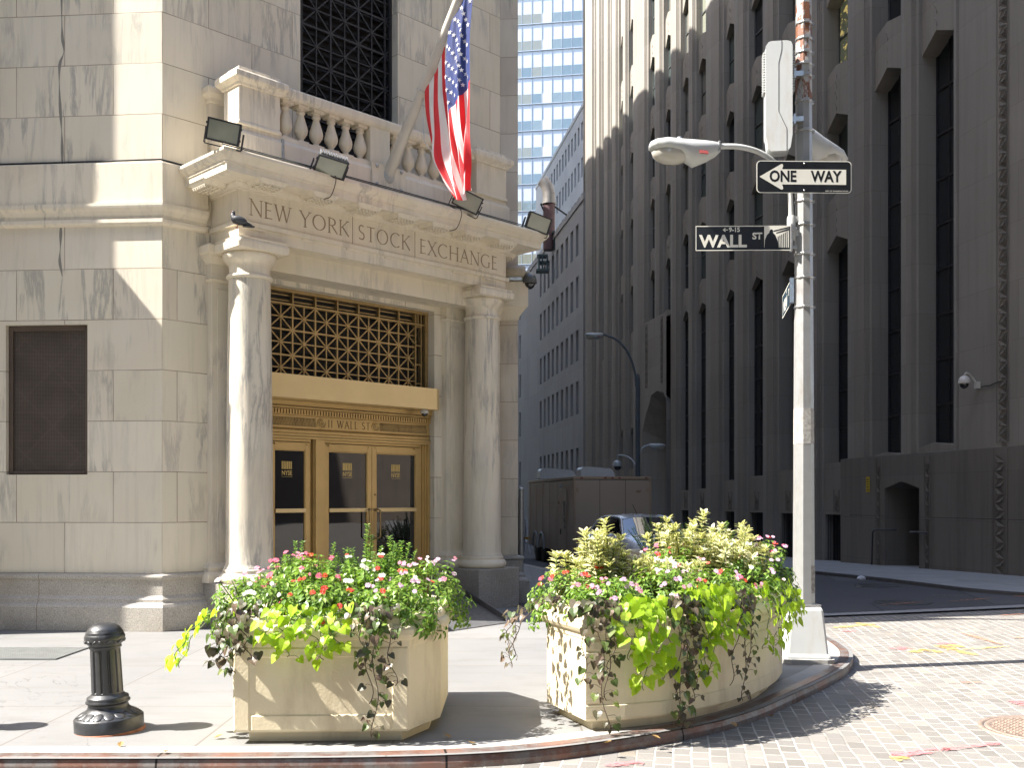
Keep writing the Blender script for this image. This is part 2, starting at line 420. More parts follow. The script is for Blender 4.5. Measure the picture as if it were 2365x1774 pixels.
def slabs():
    t = NT('bluestone_slabs'); co = t.coord()
    rnd, mor = t.brick(t.mapp(co, (3.43 + 1.31 * 10, -2.12, 0)), 1.31, 2.0, .008, 0, .2)
    col = t.mix(rnd, (.178, .177, .174), (.215, .212, .206))
    big = t.noise(co, .7, 6, .62)
    col = t.mix(t.remap(big, .40, .72, 0, .6), col, (.15, .151, .15))
    n2 = t.noise(co, 70, 4, .7)
    col = t.mix(t.remap(n2, .45, .8, 0, .25), col, (.28, .27, .25))
    gum = t.n('ShaderNodeTexVoronoi', feature='F1'); t.link(t.mapp(co, sc=(1.1, 1.1, 1)), gum.inputs['Vector']); gum.inputs['Scale'].default_value = 1.6
    col = t.mix(t.remap(gum.outputs['Distance'], .030, .042, .75, 0), col, (.085, .08, .075))
    crk = t.remap(t.math('ABSOLUTE', t.math('SUBTRACT', t.noise(co, .55, 7, .55, .6), .5)), 0, .0022, .6, 0)
    col = t.mix(t.math('MULTIPLY', crk, t.remap(t.noise(co, .35, 1), .52, .56)), col, (.06, .055, .05))
    st = t.noise(t.mapp(co, rot=(0, 0, .4), sc=(.6, 2.2, 1)), 1.6, 6, .7)
    col = t.mix(t.remap(st, .50, .74, 0, .5), col, (.125, .118, .108))
    drk = t.noise(co, 2.6, 7, .72)
    col = t.mix(t.remap(drk, .56, .72, 0, .45), col, (.115, .112, .106))
    col = t.mix(t.math('MULTIPLY', mor, .9), col, (.13, .115, .10))
    return t.done(col, .7, 0, t.bump(t.math('ADD', n2, t.math('MULTIPLY', mor, -2)), .18, .004))
def asphalt():
    t = NT('old_asphalt'); co = t.coord()
    n = t.noise(co, 120, 3, .8); b = t.noise(co, .5, 6, .65)
    col = t.ramp(n, [(.3, (.035, .036, .04)), (.55, (.06, .06, .064)), (.75, (.11, .11, .11))])
    col = t.mix(t.remap(b, .4, .7, 0, .6), col, (.04, .041, .046))
    pt, pm = t.brick(t.mapp(co, rot=(0, 0, .19), loc=(.4, .7, 0)), 3.1, 4.7, .02, .37)
    col = t.mix(t.remap(pt, .55, .6, 0, .6), col, (.085, .085, .088)); col = t.mix(t.math('MULTIPLY', pm, .7), col, (.012, .012, .013))
    return t.done(col, .85, 0, t.bump(n, .4, .006))
M['pavers'] = pavers(); M['slabs'] = slabs(); M['asphalt'] = asphalt()
M['band_stone'] = plain('granite_band', (.27, .265, .26), .7, var=.12, scale=9)
M['walk_far'] = plain('far_pavement_concrete', (.26, .265, .27), .75, var=.12, scale=1.4, dirt=((.16, .16, .16), 1, .55, .5))
def kerbmat():
    t = NT('steel_faced_kerb'); co = t.coord(); uv = t.coord('UV')
    n = t.noise(co, 7, 6, .65); g = t.noise(co, 2.0, 4)
    col = t.mix(t.remap(n, .42, .62), (.20, .185, .175), (.155, .085, .065))
    col = t.mix(t.remap(g, .52, .66, 0, .75), col, (.27, .13, .09))
    col = t.mix(t.remap(t.noise(co, 25, 5, .7), .55, .72, 0, .6), col, (.30, .29, .27))
    _, mor = t.brick(t.mapp(uv, (0, 4.5, 0)), 1.85, 9, .008, 0)
    col = t.mix(mor, col, (.02, .015, .012))
    return t.done(col, .45, .35, t.bump(n, .3, .006))
M['kerb'] = kerbmat()
M['kerb_stone'] = plain('kerb_concrete', (.34, .33, .31), .8, var=.15, scale=5, bscale=40, dirt=((.16, .14, .12), 2.5, .52, .6))
M['kerb_dark'] = plain('far_kerb_stone', (.10, .10, .10), .8, var=.25, scale=5, bscale=30)
M['ground'] = plain('distant_ground', (.16, .155, .15), .9, var=.1)

NEARK = [(-30, 7.3), (-16, 6.62), (-9, 6.48), (-5, 6.47), (-3.25, 6.48), (-1.4, 6.50), (-.3, 6.60), (.45, 6.86), (1.33, 7.42), (1.9, 7.98), (2.35, 8.6), (2.9, 9.4), (3.32, 10.1), (3.6, 10.75), (3.76, 11.4), (3.83, 12.4), (3.76, 14), (3.35, 17), (2.6, 21), (1.6, 26.5), (.2, 34), (-2.2, 47), (-8, 79), (-14, 112)]
FARK = [(60, 8.5), (24, 13.2), (16, 15.2), (11.5, 16.4), (9.0, 18.2), (8.1, 20.5), (7.45, 23.5), (6.3, 30), (4.9, 38), (3.3, 47), (-2.5, 79), (-8.5, 112)]
def smooth_path(p, n=5): return [(q.x, q.y) for q in bez([(a, b, 0) for a, b in p], n)]
NK = smooth_path(NEARK); FK = smooth_path(FARK)
def sl_near(Y): return -.022 * min(max(0, Y - 14), 80)
def sl_far(Y): return -.022 * min(max(0, Y - 21.5), 80)
def zroad(X, Y):
    if Y <= 14: return -.09
    a = .1 + 3.2 - .185 * (Y - 17.1); b = a + 5.6
    t = min(1, max(0, (X - a) / (b - a)))
    return -.09 + sl_near(Y) * (1 - t) + sl_far(Y) * t
def grid_sheet(name, xs, ys, zf, mat, keep=lambda x, y: True, kind='structure'):
    mb = MB(); idx = {}; v = []; f = []
    for i in range(len(xs) - 1):
        for j in range(len(ys) - 1):
            if not keep((xs[i] + xs[i + 1]) / 2, (ys[j] + ys[j + 1]) / 2): continue
            q = []
            for a, b in ((i, j), (i + 1, j), (i + 1, j + 1), (i, j + 1)):
                if (a, b) not in idx: idx[(a, b)] = len(v); v.append((xs[a], ys[b], zf(xs[a], ys[b])))
                q.append(idx[(a, b)])
            f.append(q)
    mb.add(v, f); return mb.build(name, mat, kind=kind)
def fr(a, b, s): 
    n = max(1, round((b - a) / s)); return [a + (b - a) * i / n for i in range(n + 1)]
grid_sheet('road', [-60] + fr(-30, 30, 2) + [60], [-40, -20] + fr(-6, 50, 2) + [70, 94, 130], zroad, M['pavers'])
mb = MB(); mb.face([(-1500, -1500, -3.2), (1500, -1500, -3.2), (1500, 1500, -3.2), (-1500, 1500, -3.2)]); mb.build('ground', M['ground'], kind='structure')
# asphalt of the side street: starts behind a stone band across its mouth
def strip(name, mat, ya, yb, dz, n=8):
    """a sheet across the side street between two boundary functions"""
    mb = MB(); v = []; f = []
    rows = len(ya)
    for k in range(rows):
        for i in range(n + 1):
            (x0, y0), (x1, y1) = ya[k], yb[k]
            x = x0 + (x1 - x0) * i / n; y = y0 + (y1 - y0) * i / n
            v.append((x, y, zroad(x, y) + dz))
    for k in range(rows - 1):
        for i in range(n): f.append((k * (n + 1) + i, k * (n + 1) + i + 1, (k + 1) * (n + 1) + i + 1, (k + 1) * (n + 1) + i))
    mb.add(v, f); return mb.build(name, mat, kind='structure')
lx = lambda Y: .1 + 3.2 - .185 * (Y - 17.1) - .9
rx = lambda Y: lx(Y) + 8.2
mouth = [((2.6, 14.55), (14.5, 18.25)), ((2.6, 14.85), (14.5, 18.60))]
strip('stone_band', M['band_stone'], [m[0] for m in mouth], [m[1] for m in mouth], .030)
rowsY = fr(22, 118, 3)
strip('side_street', M['asphalt'], [(2.6, 14.85), (2.4, 17), (2.2, 19.5)] + [(lx(y), y) for y in rowsY], [(14.5, 18.6), (13, 19), (11, 20.4)] + [(rx(y), y) for y in rowsY], .024)
# near sidewalk: strip fans from kerb line to the building line
def sidewalk(name, path, inner, zf, mat, dz=0, n=6):
    mb = MB(); v = []; f = []
    for (x, y), (a, b) in zip(path, inner):
        for i in range(n + 1):
            X = x + (a - x) * i / n; Y = y + (b - y) * i / n; v.append((X, Y, zf(Y) + dz))
    for k in range(len(path) - 1):
        for i in range(n): f.append((k * (n + 1) + i, (k + 1) * (n + 1) + i, (k + 1) * (n + 1) + i + 1, k * (n + 1) + i + 1))
    mb.add(v, f); return mb.build(name, mat, kind='structure')
def near_inner(p):
    x, y = p
    if y > 16: return (x - 3.6, y - .3)
    if x < -5: return (x, 13.4 - .077 * (x + 4.4))
    return (-4.6 + (x + 5) * .1, 13.6) if x < 0 else (-4.1 + x * 1.0, 13.6 + x * 1.1)
inn = [near_inner(p) for p in NK]
sidewalk('sidewalk', NK, inn, sl_near, M['slabs'])
sidewalk('far_pavement', FK, [(x + 5.6, y + (1.0 if y > 22 else 1.0 + (22 - y) * .8)) for x, y in FK], sl_far, M['walk_far'])
def kerb(name, path, zf, mats_, prof, prof_m):
    mb = MB()
    P = [Vector(p) for p in path]; k = len(prof); v = []; uv = []; L = 0
    for i, p in enumerate(P):
        d = (P[min(i + 1, len(P) - 1)] - P[max(i - 1, 0)]).normalized(); nrm = Vector((d.y, -d.x))
        if i: L += (P[i] - P[i - 1]).length
        for o, z in prof: q = p + nrm * o; v.append((q.x, q.y, zf(p.y) + z)); uv.append((L, z))
    for j in range(k - 1):
        fs = [(i * k + j, (i + 1) * k + j, (i + 1) * k + j + 1, i * k + j + 1) for i in range(len(P) - 1)]
        mb.add(v, fs, prof_m[j], [[uv[x] for x in f] for f in fs], True)
    return mb.build(name, mats_, kind='structure')
kerb('kerb', NK, sl_near, [M['kerb'], M['kerb_stone']], [(.0, -.45), (0, -.05), (-.012, -.012), (-.05, .004), (-.135, .005), (-.135, .005), (-.30, .005), (-.303, -.003)], [0, 0, 0, 0, 0, 1, 1])
FKr = [(x, y) for x, y in FK][::-1]
kerb('far_kerb', FKr, sl_far, [M['kerb_dark'], M['walk_far']], [(0, -.6), (0, -.02), (-.02, .004), (-.16, .006), (-.165, -.02)], [0, 0, 1, 1])

# sprayed utility marks and a painted line on the street: thin sheets just above the paving
def spray(name, mat, polys, dz=.009):
    mb = MB()
    for pl in polys: mb.face([(x, y, zroad(x, y) + dz) for x, y in pl])
    return mb.build(name, mat, kind='structure')
def spraymat(name, c):
    t = NT(name); n = t.noise(t.coord(), 16, 5, .7)
    t.done(t.ramp(t.noise(t.coord(), 6, 3), [(.3, mul(c, .8)), (.7, c)]), .7)
    tr = t.n('ShaderNodeBsdfTransparent'); mx = t.n('ShaderNodeMixShader'); t.put(mx.inputs[0], t.remap(n, .40, .62, 0, .95))
    t.link(tr.outputs[0], mx.inputs[1]); t.link(t.p.outputs[0], mx.inputs[2]); t.link(mx.outputs[0], t.out.inputs[0]); return t.m
M['sp_pink'] = spraymat('pink_spray', (.62, .20, .21)); M['sp_yellow'] = spraymat('yellow_spray', (.66, .46, .12)); M['sp_orange'] = spraymat('orange_spray', (.58, .26, .15))
M['paper_line'] = spraymat('pale_chalk', (.45, .42, .30))
def gpx(px, py, z=-.09):
    """a road position from a measured bearing and depression"""
    Y = 2200 * (CAM_H - z) / (py - 1080); return ((px - 1106) / 2200 * Y, Y)
def stroke(a, b, w):
    a, b = Vector(gpx(*a)), Vector(gpx(*b)); d = (b - a).normalized(); n = Vector((-d.y, d.x)) * w / 2
    N = 7; top = []; bot = []
    for i in range(N + 1):
        p = a.lerp(b, i / N); k = (.75 + .5 * random.random()) * (.4 if i in (0, N) else 1); top.append(p + n * k); bot.append(p - n * k * (.8 + .4 * random.random()))
    return [tuple(p) for p in top] + [tuple(p) for p in bot[::-1]]
spray('pink_mark', M['sp_pink'], [stroke((1925, 1636), (2050, 1620), .12), stroke((2040, 1622), (2160, 1608), .09), stroke((1925, 1404), (1965, 1401), .16), stroke((2028, 1393), (2060, 1391), .17), stroke((1815, 1365), (1850, 1365), .16), stroke((2190, 1515), (2225, 1530), .14), stroke((1305, 1657), (1390, 1650), .10)])
spray('yellow_mark', M['sp_yellow'], [stroke((1800, 1358), (1890, 1349), .14), stroke((1850, 1346), (1900, 1358), .14), stroke((1965, 1411), (2000, 1406), .14), stroke((1990, 1404), (2035, 1412), .14), stroke((2030, 1397), (2110, 1418), .13), stroke((2045, 1407), (2180, 1398), .09), stroke((2025, 1400), (2075, 1396), .2), stroke((1925, 1643), (1965, 1641), .10)])
spray('orange_mark', M['sp_orange'], [stroke((2078, 1369), (2165, 1395), .10), stroke((2040, 1479), (2130, 1476), .05), stroke((2160, 1330), (2240, 1325), .07), stroke((2190, 1380), (2240, 1381), .08)], .012)
spray('orange_mark', M['sp_orange'], [stroke((2120, 1284), (2215, 1281), .10), stroke((2050, 1301), (2150, 1296), .08), stroke((1905, 1307), (1990, 1302), .08), stroke((2190, 1293), (2240, 1290), .12)], .034)
spray('pale_mark', M['paper_line'], [stroke((1850, 1268), (1872, 1266), .15), stroke((2010, 1288), (2090, 1290), .06)], .034)
mb = MB(); y0 = 24.6
mb.face([(.9, y0, zroad(.9, y0) + .012), (3.4, y0 + .45, zroad(3.4, y0) + .012), (3.4, y0 + .58, zroad(3.4, y0) + .012), (.9, y0 + .13, zroad(.9, y0) + .012)]); mb.build('painted_line', M['sp_yellow'], kind='structure')

# ------------------------------------------------------------------ lettering
def arc(cx, cy, rx, ry, a0, a1, n=14): return [(cx + rx * cos(radians(a0 + (a1 - a0) * i / n)), cy + ry * sin(radians(a0 + (a1 - a0) * i / n))) for i in range(n + 1)]
TK, TN = .095, .05
GLY = {  # width, strokes (points, thickness or None for round letters), serif feet
 'N': (.80, [([(.08, 0), (.08, 1)], TN), ([(.06, 1), (.72, 0)], TK), ([(.72, 0), (.72, 1)], TN)], [(.08, 0), (.04, 1), (.72, 1)]),
 'E': (.52, [([(.1, 0), (.1, 1)], TK), ([(.1, .97), (.48, .97)], TN), ([(.1, .53), (.42, .53)], TN), ([(.1, .03), (.50, .03)], TN)], [(.1, 0), (.1, 1)]),
 'W': (1.08, [([(.06, 1), (.32, 0)], TK), ([(.32, 0), (.56, 1)], TN), ([(.54, 1), (.80, 0)], TK), ([(.80, 0), (1.04, 1)], TN)], [(.06, 1), (.56, 1), (1.04, 1)]),
 'Y': (.72, [([(.05, 1), (.37, .48)], TK), ([(.69, 1), (.37, .48)], TN), ([(.37, .5), (.37, 0)], TK)], [(.05, 1), (.69, 1), (.37, 0)]),
 'O': (.98, [(arc(.49, .5, .42, .49, 0, 360, 30), None)], []),
 'R': (.68, [([(.1, 0), (.1, 1)], TK), (arc(.26, .74, .26, .235, 90, -90), None), ([(.1, .975), (.27, .975)], TN), ([(.1, .505), (.27, .505)], TN), ([(.28, .5), (.68, 0)], TK)], [(.1, 0), (.1, 1)]),
 'K': (.70, [([(.1, 0), (.1, 1)], TK), ([(.62, 1), (.13, .48)], TN), ([(.24, .58), (.70, 0)], TK)], [(.1, 0), (.1, 1), (.62, 1)]),
 'S': (.55, [(arc(.28, .745, .2, .23, 40, 250, 12) + arc(.26, .255, .22, .23, 70, -140, 12), .085)], []),
 'T': (.66, [([(.33, 0), (.33, 1)], TK), ([(.02, .97), (.64, .97)], TN)], [(.33, 0)]),
 'C': (.86, [(arc(.50, .5, .43, .49, 48, 312, 24), None)], []),
 'X': (.72, [([(.06, 1), (.68, 0)], TK), ([(.66, 1), (.06, 0)], TN)], [(.06, 1), (.66, 1), (.06, 0), (.68, 0)]),
 'H': (.82, [([(.1, 0), (.1, 1)], TK), ([(.72, 0), (.72, 1)], TK), ([(.1, .52), (.72, .52)], TN)], [(.1, 0), (.1, 1), (.72, 0), (.72, 1)]),
 'A': (.80, [([(.06, 0), (.40, 1)], TN), ([(.38, 1), (.74, 0)], TK), ([(.19, .36), (.61, .36)], TN)], [(.06, 0), (.74, 0)]),
 'G': (.90, [(arc(.50, .5, .43, .49, 48, 300, 24), None), ([(.78, .03), (.78, .42)], TK)], [(.78, .42)]),
 'L': (.54, [([(.1, 0), (.1, 1)], TK), ([(.1, .03), (.50, .03)], TN)], [(.1, 0), (.1, 1)]),
 '1': (.30, [([(.15, 0), (.15, 1)], TK)], [(.15, 0), (.15, 1)]),
 ' ': (.34, [], []),
}
def roman(mb, text, x0, x1, z, h, y, depth=.012, gap=.13):
    """roman capitals cut as small prisms lying in the wall face"""
    tot = sum(GLY[c][0] + gap for c in text) - gap
    k = (x1 - x0) / (tot * h); x = x0
    def quad(a, b, w):
        d = Vector((b[0] - a[0], b[1] - a[1])); d.normalize(); n = Vector((-d.y, d.x)) * w / 2
        return [(a[0] + n.x, a[1] + n.y), (b[0] + n.x, b[1] + n.y), (b[0] - n.x, b[1] - n.y), (a[0] - n.x, a[1] - n.y)]
    off = [0.0]
    for c in text:
        w, st, se = GLY[c]
        def put(poly):
            off[0] = (off[0] + .00007) % .0011
            pts = [(x + px * h * k, z + pz * h) for px, pz in poly]
            mb.prism(pts, y - off[0], y + depth, 'y')
        for pts, th in st:
            for a, b in zip(pts, pts[1:]):
                t = th
                if t is None:
                    ang = abs((b[1] - a[1])) / (hypot(b[0] - a[0], b[1] - a[1]) + 1e-6); t = TN * .8 + (TK - TN * .7) * ang
                put(quad(a, b, t))
        for sx, sz in se: put([(sx - .11, sz - .02), (sx + .11, sz - .02), (sx + .10, sz + .025), (sx - .10, sz + .025)])
        x += (w + gap) * h * k
def font_part(name, body, size, mat, parent, loc, rot=(radians(90), 0, 0), bold=0., sx=1., align='CENTER'):
    cu = bpy.data.curves.new(name, 'FONT'); cu.body = body; cu.size = size; cu.align_x = align; cu.align_y = 'CENTER'; cu.offset = bold; cu.resolution_u = 3
    tmp = bpy.data.objects.new('tmp', cu); COL.objects.link(tmp)
    dg = bpy.context.evaluated_depsgraph_get(); me = bpy.data.meshes.new_from_object(tmp.evaluated_get(dg)); bpy.data.objects.remove(tmp)
    me.materials.clear(); me.materials.append(mat); me.name = name
    o = bpy.data.objects.new(name, me); COL.objects.link(o); o.parent = parent; o.location = loc; o.rotation_euler = rot; o.scale = (sx, 1, 1)
    return o

# ------------------------------------------------------------------ the marble exchange building
C0 = Vector((-4.42, 12.87, 0)); AP = radians(45.3); AW = radians(-4.4); AN = radians(100.5)
def Pw(x, y): q = rot2((x, y), AP); return (C0.x + q[0], C0.y + q[1])      # chamfer frame -> world
def Ww(x, y): q = rot2((x, y), AW); return (C0.x + q[0], C0.y + q[1])
R0 = Pw(6.0, 0); R1 = (R0[0] + .30 * cos(AW), R0[1] + .30 * sin(AW))
def Nw(x, y): q = rot2((x, y), AN); return (R1[0] + q[0], R1[1] + q[1])
def rel(p): return (p[0] - C0.x, p[1] - C0.y)
NY = thing('exchange_building', 'pale marble exchange building with a columned corner entrance and iron-grilled window', 'building', C0)
def pp(mb, name, mat, bevel=0, parent=NY): return mb.build(name, mat, parent, (0, 0, 0), AP if parent is NY else 0, bevel)
HT = 35.0
mb = MB(); mb.wall(-44, 0, -1.2, 5.5, 0, .14, [(-2.06, -.98, 1.97, 3.885)]); mb.build('street_wall', M['marble'], NY, rz=AW)
mb = MB(); mb.wall(-44, 0, 5.5, HT, 0, .3); mb.build('street_wall_upper', M['marble_up'], NY, rz=AW)
DX0, DX1 = 1.57, 4.54
mb = MB(); mb.wall(0, 6.0, -1.2, 5.5, 0, .29, [(DX0, DX1, -.05, 4.63)]); pp(mb, 'corner_wall', M['marble_cham'])
mb = MB(); mb.wall(0, 6.0, 5.5, HT, 0, .36, [(2.05, 3.80, 6.12, 10.9)]); pp(mb, 'corner_wall_upper', M['marble_up'])
# wall of the side-street wing, with plain blind openings
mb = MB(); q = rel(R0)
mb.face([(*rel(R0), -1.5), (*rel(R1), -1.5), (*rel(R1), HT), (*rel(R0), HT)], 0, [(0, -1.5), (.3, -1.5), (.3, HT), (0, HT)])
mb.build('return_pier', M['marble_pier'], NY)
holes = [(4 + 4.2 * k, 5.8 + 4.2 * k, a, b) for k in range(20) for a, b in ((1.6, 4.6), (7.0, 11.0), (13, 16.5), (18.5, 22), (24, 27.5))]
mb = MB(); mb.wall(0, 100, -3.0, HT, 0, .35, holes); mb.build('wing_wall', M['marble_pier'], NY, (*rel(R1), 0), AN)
mb = MB(); mb.face([(0.5, .36, -3), (99, .36, -3), (99, .36, 30), (.5, .36, 30)]); mb.build('wing_window_backing', M['pane'], NY, (*rel(R1), 0), AN)
mb = MB()
poly = [rel(Ww(-44, 0)), (0, 0), rel(R0), rel(R1), rel(Nw(100, 0)), rel((-60, 118))]
mb.face([(*p, HT) for p in poly]); a, b = poly[-1], poly[0]
mb.face([(*a, -3), (*b, -3), (*b, HT), (*a, HT)]); a, b = poly[-2], poly[-1]; mb.face([(*a, -3), (*b, -3), (*b, HT), (*a, HT)])
mb.build('roof', M['marble_plain'], NY)
mb = MB(); mb.box(68, 104, .5, 30, HT - .2, 64); mb.build('shade_storeys', M['marble_pier'], NY, (*rel(R1), 0), AN)  # unseen mass added on the wing, height set to shade annex and rear block
# projecting bay further along the street wall: it shades the wall beside the corner
mb = MB(); mb.box(-13, -3.33, -.80, .05, -1, HT - .5); mb.box(-13.2, -3.34, -1.02, .05, -1, 7.85); mb.build('projecting_bay', M['marble'], NY, rz=AW)
# mouldings
pathS = [rel(Ww(-3.3, 0)), (0, 0), rel(Pw(.60, 0))]
mb = MB(); mb.sweep(pathS, [(-.01, 5.12), (.03, 5.13), (.055, 5.155), (.055, 5.195), (.025, 5.215), (.022, 5.25), (.05, 5.30), (.085, 5.335), (.09, 5.36), (.09, 5.395), (.065, 5.40), (.065, 5.90), (.05, 5.915), (-.01, 5.925)])
mb.build('string_course', M['marble_plain'], NY)
PL = [(.16, -1.2), (.16, .30), (.14, .335), (.105, .36), (.105, .395), (.065, .44), (.06, .635), (.085, .65), (.09, .672), (.085, .695), (.04, .712), (-.01, .716)]
mb = MB(); mb.sweep([rel(Ww(-3.3, 0)), (0, 0), rel(Pw(.56, 0))], PL); mb.build('plinth', M['granite'], NY)
mb = MB(); mb.sweep([rel(Pw(5.52, 0)), rel(R0), rel(R1), rel(Nw(99, 0))], PL); mb.build('wing_plinth', M['granite_dark'], NY)
mb = MB(); mb.sweep([rel(Pw(5.45, 0)), rel(R0), rel(R1), rel(Nw(99, 0))], [(-.01, 4.66), (.015, 4.68), (.02, 4.72), (.05, 4.77), (.11, 4.85), (.14, 4.875), (.14, 5.29), (.12, 5.31), (-.01, 5.32)]); mb.build('wing_ledge', M['marble_plain'], NY)
# sealed crack running down the street wall, and the dark cable along the band
mb = MB(); pts = [(-1.325, 8.6), (-1.32, 7.9), (-1.31, 7.55), (-1.29, 7.36), (-1.345, 7.2), (-1.35, 6.9), (-1.33, 6.5), (-1.315, 6.25), (-1.31, 5.93)]
pts2 = [(-1.33, 5.12), (-1.335, 4.9), (-1.345, 4.7), (-1.31, 4.5)]
for P_ in (pts, pts2):
    P_ = [(p.x, p.z) for p in bez([(a, 0, b) for a, b in P_], 4)]
    for i, (a, b) in enumerate(zip(P_, P_[1:])):
        w0, w1 = .012 + .008 * sin(i * .9), .012 + .008 * sin(i * .9 + .9)
        mb.face([(a[0] - w0, -.0025, a[1]), (b[0] - w1, -.0025, b[1]), (b[0] + w1, -.0025, b[1]), (a[0] + w0, -.0025, a[1])])
mb.build('sealed_crack', plain('crack_sealant', (.27, .25, .215), .8, var=.15), NY, rz=AW)
mb = MB(); mb.tube([(*rel(Ww(-3.3, -.03)), 5.935), (*rel(Ww(-1.5, -.034)), 5.937), (*rel(Ww(-.6, -.03)), 5.944), (*rel(Ww(.0, -.05)), 5.94), (*rel(Pw(.3, -.035)), 5.936), (*rel(Pw(.62, -.03)), 5.935)], .011, 6); mb.build('wall_cable', M['cable'], NY)
# screened window in the street wall
SW = MB(); x0, x1, z0, z1 = -2.06, -.98, 1.97, 3.885
for a, b, c, d in ((x0 + .005, x0 + .06, z0 + .005, z1 - .005), (x1 - .06, x1 - .005, z0 + .005, z1 - .005), (x0 + .06, x1 - .06, z1 - .07, z1 - .005), (x0 + .06, x1 - .06, z0 + .005, z0 + .05)): SW.box(a, b, .055, .12, c, d)
so = SW.build('window_screen', plain('brown_screen_frame', (.115, .085, .065), .55, .3, .12), NY, rz=AW, bevel=.006)
def perf():
    t = NT('perforated_brown_screen'); co = t.coord()
    v = t.n('ShaderNodeTexVoronoi', feature='F1'); v.inputs['Randomness'].default_value = 0.0; v.inputs['Scale'].default_value = 1
    t.link(t.mapp(co, rot=(radians(90), 0, 0), sc=(48, 48, 58)), v.inputs['Vector'])
    hole = t.remap(v.outputs['Distance'], .30, .42, 1, 0)
    c = t.ramp(t.noise(co, 2.5, 5), [(.3, (.085, .064, .05)), (.7, (.125, .097, .077))])
    sep = t.n('ShaderNodeSeparateXYZ'); t.link(co, sep.inputs[0])
    # the lattice standing behind the screen shows through as faint paler lines
    def lin(a, sgn): 
        s = t.math('ADD', sep.outputs[0], t.math('MULTIPLY', sep.outputs[2], sgn)) if sgn else sep.outputs[2]
        return t.remap(t.math('ABSOLUTE', t.math('SUBTRACT', t.math('FRACT', t.math('MULTIPLY', s, a)), .5)), .0, .035, .5, 0)
    l = t.math('MAXIMUM', t.math('MAXIMUM', lin(1.35, 1.), lin(1.35, -1.)), lin(2.7, 0))
    c = t.mix(t.math('MULTIPLY', l, .55), c, (.17, .135, .105))
    return t.done(t.mix(t.math('MULTIPLY', hole, .8), c, (.02, .015, .012)), .6, .2, t.bump(t.math('SUBTRACT', 1, hole), .4, .004))
mb = MB(); mb.box(x0 + .06, x1 - .06, .085, .10, z0 + .05, z1 - .07); mb.build('mesh_panel', perf(), so)

# ---- entrance: pedestals, pilasters, columns
for cx in (.97, 5.14):
    mb = MB(); mb.box(cx - .44, cx + .44, -.86, .02, -1, .575); pp(mb, 'pedestal', M['granite_dark'], .014)
for cx in (1.02, 5.09):
    mb = MB(); w = .40
    mb.box(cx - w, cx + w, -.12, .01, .83, 4.50)
    mb.box(cx - w + .07, cx + w - .07, -.135, -.121, .95, 4.40)
    o = pp(mb, 'pilaster', M['marble_plain'], .01)
    mb = MB(); mb.sweep([(cx - w, .0), (cx - w, -.12), (cx + w, -.12), (cx + w, .0)], [(.11, .575), (.11, .66), (.09, .70), (.05, .715), (.05, .74), (.06, .765), (.04, .79), (.01, .82), (-.005, .84)]); mb.build('base', M['marble_plain'], o)
    mb = MB(); mb.sweep([(cx - w, .0), (cx - w, -.12), (cx + w, -.12), (cx + w, .0)], [(-.005, 4.49), (.015, 4.50), (.03, 4.52), (.015, 4.545), (.01, 4.60), (.012, 4.72), (.05, 4.76), (.085, 4.80), (.09, 4.83), (.12, 4.85), (.12, 4.93), (.09, 4.96), (-.01, 4.968)]); mb.build('capital', M['marble_plain'], o)
def rounded_sq(h, r, n=5, c=(0, 0)):
    out = []
    for sx, sy, a in ((1, 1, 0), (-1, 1, 90), (-1, -1, 180), (1, -1, 270)):
        out += [(c[0] + sx * (h - r) + r * cos(radians(a + 90 * i / n)), c[1] + sy * (h - r) + r * sin(radians(a + 90 * i / n))) for i in range(n + 1)]
    return out
for i, cx in enumerate((.97, 5.14)):
    c = (cx, -.46, 0)
    mb = MB(); H0, H1 = .80, 4.50
    prof = [(.325, .77), (.31, .80)] + [(.302 - .036 * (k / 14) ** 1.7, H0 + .03 + (H1 - H0 - .03) * k / 14) for k in range(15)]
    mb.lathe(prof, 40, c, cap=False); col = pp(mb, 'column', M['marble_shaft'])
    mb = MB(); mb.lathe([(.33, .575), (.36, .585), (.385, .62), (.385, .66), (.36, .70), (.335, .708), (.335, .725), (.345, .74), (.335, .757), (.318, .765), (.31, .775)], 40, c); mb.build('base', M['marble_plain'], col)
    mb = MB(); mb.lathe([(.264, 4.49), (.29, 4.50), (.30, 4.52), (.29, 4.54), (.268, 4.547), (.262, 4.56), (.260, 4.64), (.262, 4.65), (.262, 4.66), (.272, 4.668), (.272, 4.68), (.285, 4.69), (.325, 4.735), (.345, 4.78), (.345, 4.805), (.32, 4.83)], 40, c)
    sq = rounded_sq(.375, .045, 4, (cx, -.46)); mb.sweep(sq, [(-.03, 4.82), (.0, 4.835), (.008, 4.90), (.0, 4.93), (-.02, 4.945), (-.012, 4.972), (-.03, 4.978)], True)
    mb.face([(x, y, 4.978) for x, y in rounded_sq(.345, .04, 4, (cx, -.46))]); mb.face([(x, y, 4.822) for x, y in rounded_sq(.345, .04, 4, (cx, -.46))][::-1])
    mb.build('capital', M['marble_plain'], col)
